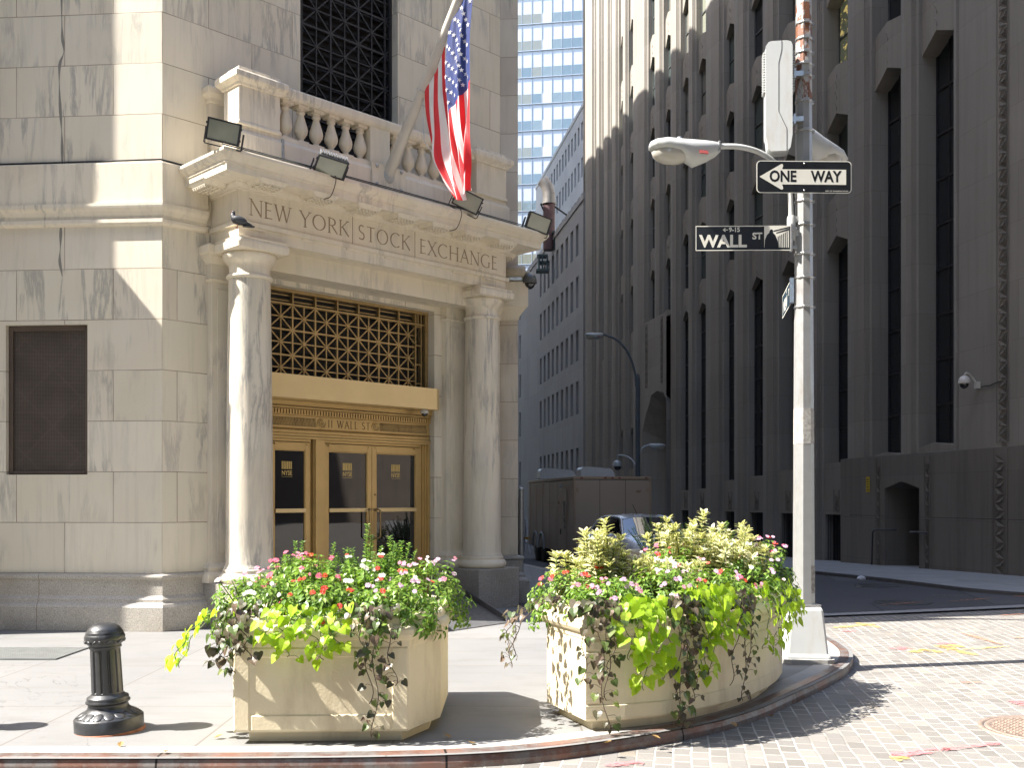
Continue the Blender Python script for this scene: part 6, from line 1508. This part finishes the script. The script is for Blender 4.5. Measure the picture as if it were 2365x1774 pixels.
# ------------------------------------------------------------------ things fixed to the buildings
def hit(o, ang, px, py, y=None, x=None):
    """local (x, y, z) where a measured bearing meets a facade plane"""
    r = ((px - 1106) / 2200, 1.0); c, s = cos(ang), sin(ang); dz = (1080 - py) / 2200
    lx, ly = c * r[0] + s * r[1], -s * r[0] + c * r[1]; ox, oy = c * -o[0] + s * -o[1], s * o[0] - c * o[1]
    t = (y - oy) / ly if y is not None else (x - ox) / lx
    return Vector((ox + t * lx, oy + t * ly, CAM_H + t * dz))
def Pv(x, y, z): q = Pw(x, y); return Vector((q[0], q[1], z))
def Pd(x, y, z): q = rot2((x, y), AP); return Vector((q[0], q[1], z))
def floodlight(label, loc, d, roll=0., fins=False):
    d = Vector(d).normalized(); t = thing('floodlight', label, 'floodlight', loc, 0, 'floodlights along the cornice')
    R_ = d.to_track_quat('-Y', 'Z').to_matrix().to_4x4() @ Matrix.Rotation(roll, 4, 'Y')
    def B(mb, name, mat, par=t, bevel=0):
        o = mb.build(name, mat, par, bevel=bevel)
        if par is t: o.matrix_local = R_
        return o
    w, h = .205, .13
    m_ = MB(); v = [(sx * w, -.05, sz * h) for sx, sz in ((-1, -1), (1, -1), (1, 1), (-1, 1))] + [(sx * w * .92, .03, sz * h * .9) for sx, sz in ((-1, -1), (1, -1), (1, 1), (-1, 1))] + [(sx * w * .55, .11, sz * h * .55) for sx, sz in ((-1, -1), (1, -1), (1, 1), (-1, 1))]
    m_.add(v, [(0, 1, 5, 4), (1, 2, 6, 5), (2, 3, 7, 6), (3, 0, 4, 7), (4, 5, 9, 8), (5, 6, 10, 9), (6, 7, 11, 10), (7, 4, 8, 11), (8, 9, 10, 11), (3, 2, 1, 0)])
    hs = B(m_, 'housing', M['flood'])
    m_ = MB()
    for a, b, c, e in ((-w, w, -h, -h + .02), (-w, w, h - .02, h), (-w, -w + .02, -h + .02, h - .02), (w - .02, w, -h + .02, h - .02)): m_.box(a, b, -.066, -.0505, c, e)
    for sx in (-1, 1):
        for sz in (-.5, .5): m_.box(sx * w - .012, sx * w + .012, -.07, -.04, sz * h - .012, sz * h + .012)
    B(m_, 'bezel', M['iron'], hs)
    m_ = MB(); m_.box(-w + .02, w - .02, -.058, -.0515, -h + .02, h - .02); B(m_, 'glass', M['lens'], hs)
    if fins:
        m_ = MB()
        for k in range(11): x = -w + .03 + .035 * k; m_.box(x, x + .012, -.03, .06, h - .02, h + .025)
        B(m_, 'cooling_fins', M['galv'], hs)
    m_ = MB(); m_.box(-w - .03, -w - .018, -.02, .02, -.17, .02); m_.box(w + .018, w + .03, -.02, .02, -.17, .02); m_.box(-w - .018, w + .018, -.02, .02, -.182, -.17); m_.tube([(0, 0, -.18), (0, .02, -.25)], .018, 8); B(m_, 'yoke', M['iron'])
    return t
M['flood'] = plain('floodlight_case', (.06, .065, .065), .45, .3, .2, 8)
floodlight('leftmost floodlight on the cornice, its pale glass turned to the street', Pv(.24, -1.12, 6.08), (-.05, -1, -.28), radians(14))
floodlight('floodlight with ribbed top, second from the left on the cornice', Pv(1.70, -1.22, 6.0), (.25, -.70, -.80), radians(12), True)
floodlight('floodlight just under the tip of the flag on the cornice', Pv(4.12, -1.22, 6.04), (.1, -.95, -.32), radians(24))
floodlight('floodlight at the right-hand end of the cornice by the exhaust stack', Pv(5.68, -1.16, 6.03), (.42, -.85, -.30), radians(12))
cn = thing('power_conduit', 'thin black conduit running along the cornice between the floodlights', 'conduit', Pv(.2, -1.12, 5.93))
o0 = Pv(.2, -1.12, 5.93)
mb = MB(); mb.tube([Pv(.2, -1.13, 5.925) - o0, Pv(1.7, -1.14, 5.93) - o0, Pv(4.1, -1.14, 5.93) - o0, Pv(5.7, -1.12, 5.925) - o0], .008, 6); mb.tube([Pv(.2, -1.10, 5.955) - o0, Pv(2.7, -1.10, 5.965) - o0, Pv(5.7, -1.09, 5.96) - o0], .007, 6); mb.build('pipe', M['flood'], cn)
for x in (1.78, 4.0): mb = MB(); mb.tube(bez([Pv(x, -1.20, 5.90) - o0, Pv(x, -1.225, 5.80) - o0, Pv(x - .02, -1.13, 5.62) - o0, Pv(x - .1, -1.0, 5.60) - o0], 5), .006, 5); mb.build('loose_wire', M['stem_dark'], cn)
mb = MB(); mb.tube([Pv(1.30, -.72, 6.36) - o0, Pv(1.30, -.74, 6.05) - o0], .02, 8); mb.build('drop_pipe', M['galv'], cn)

# flagpole and flag
foot = (3.03, -.74, 6.27)
h1 = hit(C0, AP, 913, 195, x=3.03); h2 = hit(C0, AP, 992, -8, x=3.03)
dirp = (h2 - h1).normalized()
fp = thing('flagpole', 'white flagpole slanting out from the bolted plate on the balcony', 'flagpole', Pv(*foot), AP)
off = Vector(foot); top = h1 + dirp * 3.4
mb = MB(); mb.tube([Vector((0, 0, .02)), h1 - off, top - off], [.085, .068, .045], 16); mb.build('pole', plain('white_pole_paint', (.58, .54, .47), .4, .1, .08, 4), fp)
mb = MB(); mb.box(-.30, .30, -.022, .005, -.22, .13); fpp = mb.build('wall_plate', M['marble_plain'], fp, bevel=.004)
for x in (-.22, .22):
    for z in (-.17, .09): mb = MB(); mb.ell((x, -.028, z), (.03, .02, .03), 8, 5); mb.build('bolt', M['galv'], fpp)
mb = MB(); mb.ell((0, -.01, .0), (.10, .06, .12), 14, 8); mb.build('socket', M['steel_white'], fp)
mb = MB(); d0 = h1 - off; e1 = dirp.cross(Vector((1, 0, 0))).normalized(); e2 = dirp.cross(e1)
mb.tube([d0 + (e1 * cos(a) + e2 * sin(a)) * .078 for a in [2 * pi * k / 12 for k in range(13)]], .008, 6); mb.build('flag_ring', M['galv'], fp)
fo = Pv(*h1)
fg = thing('flag', 'stars and stripes flag hanging in folds from the slanting flagpole', 'flag', fo, AP)
Lc = [hit(C0, AP, a, b, x=3.03) for a, b in ((921, 200), (925, 250), (934, 310), (941, 352), (958, 392), (986, 438))]
Bp = h1 + dirp * 1.75 + Vector((0, -.02, -.09))
Rc = [Bp] + [hit(C0, AP, a, b, x=3.03) for a, b in ((1012, 70), (1016, 180), (1019, 280), (1021, 345), (1018, 402))]
def along(c, t):
    p = bez(c, 8); x = t * (len(p) - 1); i = min(int(x), len(p) - 2); return p[i].lerp(p[i + 1], x - i)
LcS = bez(Lc, 12); RcS = bez(Rc, 12)
def pick(p, t): x = t * (len(p) - 1); i = min(int(x), len(p) - 2); return p[i].lerp(p[i + 1], x - i)
def flag_pt(U, V):
    p = pick(RcS, V).lerp(pick(LcS, V), U)
    g = .25 + .75 * min(1, V * 1.6)
    dx = g * (.055 * sin(2 * pi * (1.6 * U + .5 * V) + .6) + .040 * sin(2 * pi * (3.6 * U - .9 * V) + 1.2) + .012 * sin(2 * pi * (9 * U + 1.5 * V)))
    dz = .05 * g * sin(2 * pi * (1.9 * U + .25 * V) + 2.0) - .02 * sin(pi * U) * V
    return p + Vector((dx, .05 * g * sin(2 * pi * (2.4 * U + .2 * V)), dz)) - h1
mb = MB(); NU, NV = 78, 70; v = []
for j in range(NV + 1):
    for i in range(NU + 1): v.append(flag_pt(i / NU, j / NV))
fR, fW, fB = [], [], []
for j in range(NV):
    for i in range(NU):
        q = (j * (NU + 1) + i, j * (NU + 1) + i + 1, (j + 1) * (NU + 1) + i + 1, (j + 1) * (NU + 1) + i); s = i * 13 // NU
        (fB if (s < 7 and j < NV * .38) else (fR if s % 2 == 0 else fW)).append(q)
def fabric(name, c):
    t = NT(name); w_ = t.noise(t.coord(), 180, 2); t.done(t.ramp(t.noise(t.coord(), 4, 3), [(.3, mul(c, .92)), (.7, c)]), .55, 0, t.bump(w_, .1, .002))
    tr = t.n('ShaderNodeBsdfTranslucent'); tr.inputs[0].default_value = (*c, 1); mx = t.n('ShaderNodeMixShader'); mx.inputs[0].default_value = .45
    t.link(t.p.outputs[0], mx.inputs[1]); t.link(tr.outputs[0], mx.inputs[2]); t.link(mx.outputs[0], t.out.inputs[0]); return t.m
FM = [fabric('flag_red', (.80, .045, .055)), fabric('flag_white', (.90, .88, .86)), fabric('flag_blue', (.05, .075, .25))]
allf = fR + fW + fB
mb.add(v, allf, 0, None, True); n0 = len(fR); mb.mi = [0] * n0 + [1] * len(fW) + [2] * len(fB)
cl = mb.build('cloth', FM, fg)
mb = MB()
for r_ in range(9):
    for c_ in range(11):
        if (r_ + c_) % 2: continue
        U0, V0 = (r_ + 1) / 10 * 7 / 13, (c_ + 1) / 12 * .38; c = flag_pt(U0, V0); du = (flag_pt(U0 + .01, V0) - c) / .01; dv = (flag_pt(U0, V0 + .01) - c) / .01; nn = du.cross(dv).normalized(); 
        if nn.dot(Vector((0, -1, 0))) < 0: nn = -nn
        a, b = du.normalized(), dv.normalized(); b = (b - a * a.dot(b)).normalized()
        for sg in (1, -1): mb.face([c + nn * .006 * sg + (a * cos(k * pi / 5) + b * sin(k * pi / 5)) * (.036 if k % 2 == 0 else .015) for k in range(10)])
mb.build('stars', FM[1], cl, kind='stuff')
mb = MB(); mb.tube([(0, 0, 0), Vector((.0, -.03, -.7)), flag_pt(1, .55) + Vector((0, .02, 0))], .006, 4); mb.build('halyard', M['galv'], fp, h1 - off)

# pigeon on the left capital
pg0 = at(513, 531, 12.44)
pg = thing('pigeon', 'dark grey pigeon standing on the left column capital below the inscription', 'pigeon', (pg0.x, pg0.y, 4.976), radians(14))
M['pigeon'] = plain('pigeon_feathers', (.030, .031, .036), .5, 0, .35, 40); M['pigeon_wing'] = plain('pigeon_wing_grey', (.06, .063, .07), .55, 0, .2, 50); M['pigeon_leg'] = plain('pigeon_leg', (.35, .10, .07), .6); M['pigeon_neck'] = plain('pigeon_neck', (.03, .05, .05), .3, .2, .3, 30)
mb = MB(); spine = bez([(.175, .0, .012), (.13, 0, .038), (.085, 0, .065), (.03, 0, .085), (-.025, 0, .105), (-.05, 0, .14), (-.05, 0, .168), (-.052, 0, .186), (-.066, 0, .188)], 4)
rr = [.004, .018, .034, .056, .056, .034, .024, .023, .012]; R_ = []
for i in range(len(spine)):
    x = i / 4; k = min(int(x), 7); R_.append(rr[k] + (rr[k + 1] - rr[k]) * (x - k))
mb.tube(spine, R_, 14, 0); mb.tube([(-.068, 0, .186), (-.088, 0, .180)], [.006, .0012], 6, 2)
mb.prism([(.06, -.028), (.20, -.032), (.205, .0), (.20, .032), (.06, .028)], .020, .028, 'z', 0)
for s_ in (-1, 1):
    mb.T = Matrix.Translation((.035, s_ * .045, .088)) @ Matrix.Rotation(radians(20), 4, 'Y'); mb.ell((0, 0, 0), (.085, .017, .042), 12, 8, 1); mb.T = Matrix.Translation((.11, s_ * .030, .055)) @ Matrix.Rotation(radians(22), 4, 'Y'); mb.ell((0, 0, 0), (.075, .010, .018), 10, 6, 0); mb.T = None
    mb.tube([(.0, s_ * .02, .05), (.0, s_ * .02, .0)], .0045, 6, 2); mb.ell((-.062, s_ * .019, .19), (.004, .003, .004), 6, 4, 2)
    for dx, dyy in ((-.022, 0), (-.015, .012), (-.015, -.012), (.012, 0)): mb.tube([(0, s_ * .02, .003), (dx, s_ * .02 + dyy, .002)], .003, 5, 2)
mb.build('body', [M['pigeon'], M['pigeon_wing'], M['pigeon_leg']], pg)

# security cameras, card reader
def dome(label, loc, col, s=1.0, arm=None, arm_mat=None, rz=0.):
    t = thing('security_camera', label, 'security camera', loc, rz)
    mb = MB(); mb.lathe([(.0001, .16), (.05, .155), (.095, .12), (.115, .07), (.12, .02), (.12, .0), (.105, -.005)], 20, cap=False); h_ = mb.build('case', col, t); h_.scale = (s,) * 3
    mb = MB(); mb.ell((0, 0, 0), (.092, .092, .10), 16, 10); d_ = mb.build('lens_dome', M['car_glass'], t); d_.scale = (s,) * 3
    if arm: mb = MB(); mb.tube(bez(arm, 6), .022 * s if s > .5 else .012, 8); e = Vector(arm[-1]); mb.box(e.x - .05, e.x + .05, e.y - .05, e.y + .05, e.z - .08, e.z + .08); mb.build('arm', arm_mat or col, t)
    return t
q = at(1144, 612, 17.0)
dome('dark dome camera hung from the beige housing at the end of the wing ledge', q, M['grey_dome'], 1.0, [(0, 0, .15), (-.03, 0, .19), (-.10, .02, .17), (-.16, .03, .14)], M['white_dome'])
q = at(1114, 588, 17.02)
ch = thing('camera_housing', 'beige tubular camera housing lying on the wing ledge', 'housing', q)
mb = MB(); mb.T = Matrix.Rotation(radians(90), 4, 'Y'); mb.lathe([(.0001, -.17), (.10, -.165), (.115, -.14), (.115, .11), (.09, .16), (.0001, .175)], 18); mb.T = None; mb.build('tube', plain('beige_housing', (.42, .37, .29), .5), ch)
mb = MB(); mb.box(-.13, .10, -.09, .09, -.15, -.10); mb.build('base', M['galv'], ch)
q = hit(C0, AP, 917, 893, y=-.13)
dome('small white dome camera fixed under the bronze canopy', Pv(q.x, q.y, q.z), M['white_dome'], .55)
mb = MB(); q = hit(C0, AP, 921, 997, x=4.535)
cr = thing('card_reader', 'small grey card reader box on the right door jamb', 'card reader', Pv(q.x, q.y, q.z), AP)
mb.box(-.03, .0, -.055, .055, -.075, .075); mb.build('case', M['galv'], cr, bevel=.006); mb = MB(); mb.box(-.034, -.030, -.04, .04, -.05, .06); mb.build('face_plate', M['winframe'], cr)
Oq = lambda px, py, y=-.13: hit(O0, AO, px, py, y=y)
def Oworld(v): q = Ow(v.x, v.y); return Vector((q[0], q[1], v.z))
p = Oq(2083, 829, -.45); e = Oq(2112, 833, -.08); 
cm = dome('white dome camera on a bracket on the dark tower pier', Oworld(p), M['white_dome'], 1.15, [(0, 0, .17), (.05, .03, .24), ((e - p).x * .6, .22, .15), ((e - p).x, .36, -.02)], M['white_dome'], AO)
wr = Oq(2120, 836, -.07); wire = thing('camera_wire', 'thin black wire running right from the white camera on the tower', 'wire', Oworld(wr), AO)
mb = MB(); mb.tube(bez([(0, 0, 0)] + [Oq(a, b, -.07) - wr for a, b in ((2128, 834), (2138, 833), (2150, 827), (2163, 824))], 5), .012, 5); mb.build('wire', M['cable'], wire)
p = Oq(1334, 1008, -.8); dome('pale dome camera on a goose-neck behind the trailer roof', Oworld(p), M['lamp_blue'], 2.0, [(0, 0, .3), (.2, .05, .55), (.9, .4, .35), (1.3, .65, -.2)], M['lamp_blue'], AO)
p = Oq(1875, 1047); ys = thing('notice_sign', 'small yellow notice with dark lettering on the tower base', 'sign', Oworld(p), AO)
mb = MB(); mb.box(-.095, .095, -.01, .0, -.21, .21); mb.build('plate', plain('notice_yellow', (.62, .44, .03), .5), ys)
mb = MB()
for z in (.14, .07, 0, -.07, -.14): mb.box(-.06, .06, -.013, -.0105, z - .012, z + .012)
mb.build('lettering', M['sign_black'], ys)
for lb, pts in (('left black handrail beside the tower side door', ((1883, 1216), (1885, 1150), (1889, 1145), (1914, 1145))), ('right black handrail inside the tower side door', ((2002, 1152), (1985, 1150), (1966, 1150)))):
    P_ = [Oq(a, b, -.42 if lb[0] == 'l' else -.2) for a, b in pts]; P_.append(P_[-1] + Vector((0, .30, 0)) if lb[0] == 'l' else P_[-1] + Vector((0, -.0, -.02)))
    if lb[0] == 'l': P_[0].z = sl_far(26) - .02
    t = thing('handrail', lb, 'handrail', Oworld(P_[0]), AO); mb = MB(); mb.tube([x - P_[0] for x in P_], .024, 8); mb.build('rail', M['black_paint'], t)

# ------------------------------------------------------------------ bollards, covers, ramp, litter
def bollard(label, x, y, lean=0.0):
    t = thing('bollard', label, 'bollard', (x, y, 0), 0, 'cast iron bollards along the kerb'); t.rotation_euler = (radians(1.0), lean, 0)
    mb = MB(); mb.lathe([(.232, -.02), (.236, .0), (.236, .095), (.228, .105), (.21, .112)], 40); mb.build('foot', M['black_paint'], t)
    mb = MB(); mb.lathe([(.242, -.02), (.243, .008), (.235, .012)], 40); mb.build('rust_ring', M['rust'], t)
    mb = MB(); mb.lathe([(.212, .108), (.205, .118), (.165, .140), (.142, .165), (.134, .19), (.138, .197), (.150, .203), (.152, .215), (.142, .222), (.144, .232), (.140, .245), (.122, .252), (.115, .262), (.108, .265)], 40)
    for k in range(16): a = 2 * pi * k / 16; mb.T = Matrix.Rotation(a, 4, 'Z') @ Matrix.Translation((.182, 0, .128)) @ Matrix.Rotation(radians(28), 4, 'Y'); mb.ell((0, 0, 0), (.050, .036, .008), 10, 6)
    mb.T = None; mb.build('bell_base', M['black_paint'], t)
    mb = MB(); n = 96; v = []
    for z, r in ((.255, .107), (.275, .107), (.285, .107), (.57, .102), (.58, .102), (.60, .102)):
        for k in range(n):
            a = 2 * pi * k / n; fl_ = .009 if (.28 < z < .575 and (k % 8) in (0, 1)) else 0; v.append(((r - fl_) * cos(a), (r - fl_) * sin(a), z))
    mb.add(v, [(j * n + k, j * n + (k + 1) % n, (j + 1) * n + (k + 1) % n, (j + 1) * n + k) for j in range(5) for k in range(n)], 0, None, False); mb.build('fluted_shaft', M['black_paint'], t)
    mb = MB(); mb.lathe([(.104, .588), (.112, .595), (.112, .605), (.106, .612), (.122, .625), (.136, .65), (.139, .672), (.132, .69), (.126, .697), (.128, .705), (.12, .712), (.118, .720), (.10, .742), (.07, .760), (.03, .770), (.0001, .772)], 40)
    for k in range(18): a = 2 * pi * k / 18; mb.T = Matrix.Rotation(a, 4, 'Z') @ Matrix.Translation((.128, 0, .645)) @ Matrix.Rotation(radians(35 if k % 2 else -35), 4, 'X'); mb.ell((0, 0, 0), (.014, .026, .010), 6, 5)
    mb.T = None; mb.build('cap', M['black_paint'], t); return t
bollard('black cast iron bollard with a rounded cap left of the square planter', -2.885, 7.30, radians(-2.6))
bollard('black cast iron bollard nearest the left edge of the picture, only its shadow showing', -4.12, 7.30, 0)
gr = thing('pavement_grate', 'steel grating set in the pavement before the street wall', 'grating', (-6.2, 10.46, 0))
mb = MB(); mb.face([(0, 0, .004), (1.51, 0, .004), (1.51, .84, .004), (0, .84, .004)]); mb.build('pit', plain('grate_pit', (.12, .135, .13), .9), gr)
mb = MB()
for k in range(64): x = .01 + 1.49 * k / 63; mb.box(x - .006, x + .006, .01, .83, .005, .016)
for k in range(9): y = .02 + .80 * k / 8; mb.box(0, 1.51, y - .004, y + .004, .005, .0155)
mb.build('bars', plain('grate_steel', (.34, .35, .34), .5, .5, .1), gr)
def cover(label, x, y, r, mat, studs=True):
    z = zroad(x, y) + (0 if studs else .026); t = thing('manhole_cover', label, 'manhole cover', (x, y, z))
    mb = MB(); mb.lathe([(r + .05, -.01), (r + .05, .007), (r + .012, .008), (r + .008, -.004), (r, -.004), (r - .004, .008), (r - .03, .009), (r - .035, .004), (.0001, .004)], 48); mb.build('lid', mat, t)
    if studs:
        mb = MB()
        for q in range(-9, 10):
            for w_ in range(-9, 10):
                if hypot(q, w_) * .047 < r - .06: mb.taper(q * .047 - .016, q * .047 + .016, w_ * .047 - .016, w_ * .047 + .016, .0035, .014, .005)
        mb.build('studs', mat, t)
    return t
M['cover'] = plain('worn_iron_cover', (.30, .23, .185), .55, .35, .35, 14, 40, .3); M['cover_dark'] = plain('dark_iron_cover', (.05, .05, .052), .6, .3, .3, 10)
cover('studded rusty manhole cover in the pavers at the near right', 4.06, 7.68, .45, M['cover'])
cover('dark manhole cover in the shaded side street nearer the stone band', 6.6, 17.2, .42, M['cover_dark'], False); cover('dark manhole cover in the shaded side street nearer the far kerb', 7.4, 20.6, .40, M['cover_dark'], False)
rp = thing('access_ramp', 'low grey metal ramp with raised edges leading to the bronze doors', 'ramp', (-.05, 13.6, 0))
BR, BL, TR = Vector((0, 0, .012)), Vector((-.75, -.90, .012)), Vector((-.66, 2.2, .16)); TL = TR + (BL - BR)
mb = MB(); dn = Vector((0, 0, -.03)); pts = [BL, BR, TR, TL]; mb.add(pts + [p + dn for p in pts], [(0, 1, 2, 3), (0, 4, 5, 1), (1, 5, 6, 2), (2, 6, 7, 3), (3, 7, 4, 0)]); mb.build('plate', M['ramp'], rp)
for A_, B_ in ((BR, TR), (BL, TL)):
    mb = MB(); d = (B_ - A_).normalized(); n = Vector((d.y, -d.x, 0)) * .012; u = Vector((0, 0, .085)); a = A_ + d * .02 + Vector((0, 0, -.01)); mb.add([a - n, a + n, B_ + n, B_ - n, a - n + u, a + n + u, B_ + n + u, B_ - n + u], [(0, 1, 5, 4), (1, 2, 6, 5), (2, 3, 7, 6), (3, 0, 4, 7), (4, 5, 6, 7)]); mb.build('side_rail', M['ramp'], rp)
M['dry_leaf'] = leafmat('dry_leaf', (.26, .16, .06), (.38, .24, .09), (.46, .33, .14), .15, .7); M['paper'] = plain('paper_scrap', (.62, .63, .66), .8)
spots = [(1.62, 7.35, .007, 'curled tan leaf on the kerb below the curved planter'), (1.02, 6.98, .007, 'flat yellow leaf lying by the curved planter foot'), (1.95, 7.7, .007, 'small brown leaf by the right end of the curved planter'), (.62, 6.86, .007, 'orange leaf on the paving before the curved planter'), (-.42, 7.0, .006, 'reddish leaf near the right foot of the left planter'), (-.25, 6.85, .006, 'tan leaf on the paving between the planters by the kerb'), (-2.05, 7.0, .006, 'pale leaf beside the left foot of the left planter'), (-2.6, 6.75, .006, 'tiny leaf on the paving in front of the bollard'), (-2.25, 6.62, .006, 'brown leaf close to the kerb left of the planter')]
for x, y, z, lb in spots:
    t = MB(); 
    for k in range(1): oval(t, (0, 0, .004), (cos(x * 9), sin(x * 9), .1), (0, 0, 1), .065, .04, fold=.5, droop=-.25)
    o = t.build('fallen_leaf', M['dry_leaf'], None, (x, y, z)); tag(o, lb, 'leaf', 'fallen leaves on the paving')
q = gpx(1861, 1254, -.10); mb = MB(); mb.ell((0, 0, .05), (.10, .07, .06), 7, 5); o = mb.build('paper_litter', M['paper'], None, (q[0], q[1], zroad(*q))); tag(o, 'crumpled white paper lying in the shaded gutter by the far kerb', 'litter'); 
for v_ in o.data.vertices: v_.co += Vector((rnd.uniform(-.02, .02), rnd.uniform(-.02, .02), rnd.uniform(-.01, .02)))

t_ = thing('right_sky_blocker', 'unseen brown block added across the far end of the crossing street to darken reflections', 'building', (84, 5, 0)); mb = MB(); mb.box(0, 30, -30, 30, -1, 70); mb.build('wall', M['brown_stone'], t_)  # unseen mass added to darken the door reflections and cut skylight
#plain_block('right_sky_blocker', 'unseen brown block added across the far end of the crossing street to darken reflections', 84, 120, -20, 34, 70, M['brown_stone'])
t_ = thing('left_sky_blocker', 'unseen stone block added across the near end of the crossing street to block low sky', 'building', (-112, 2, 0)); mb = MB(); mb.box(0, 30, -34, 20, -1, 74); mb.build('wall', M['brown_stone'], t_)  # unseen mass added to keep low sky light off the tower
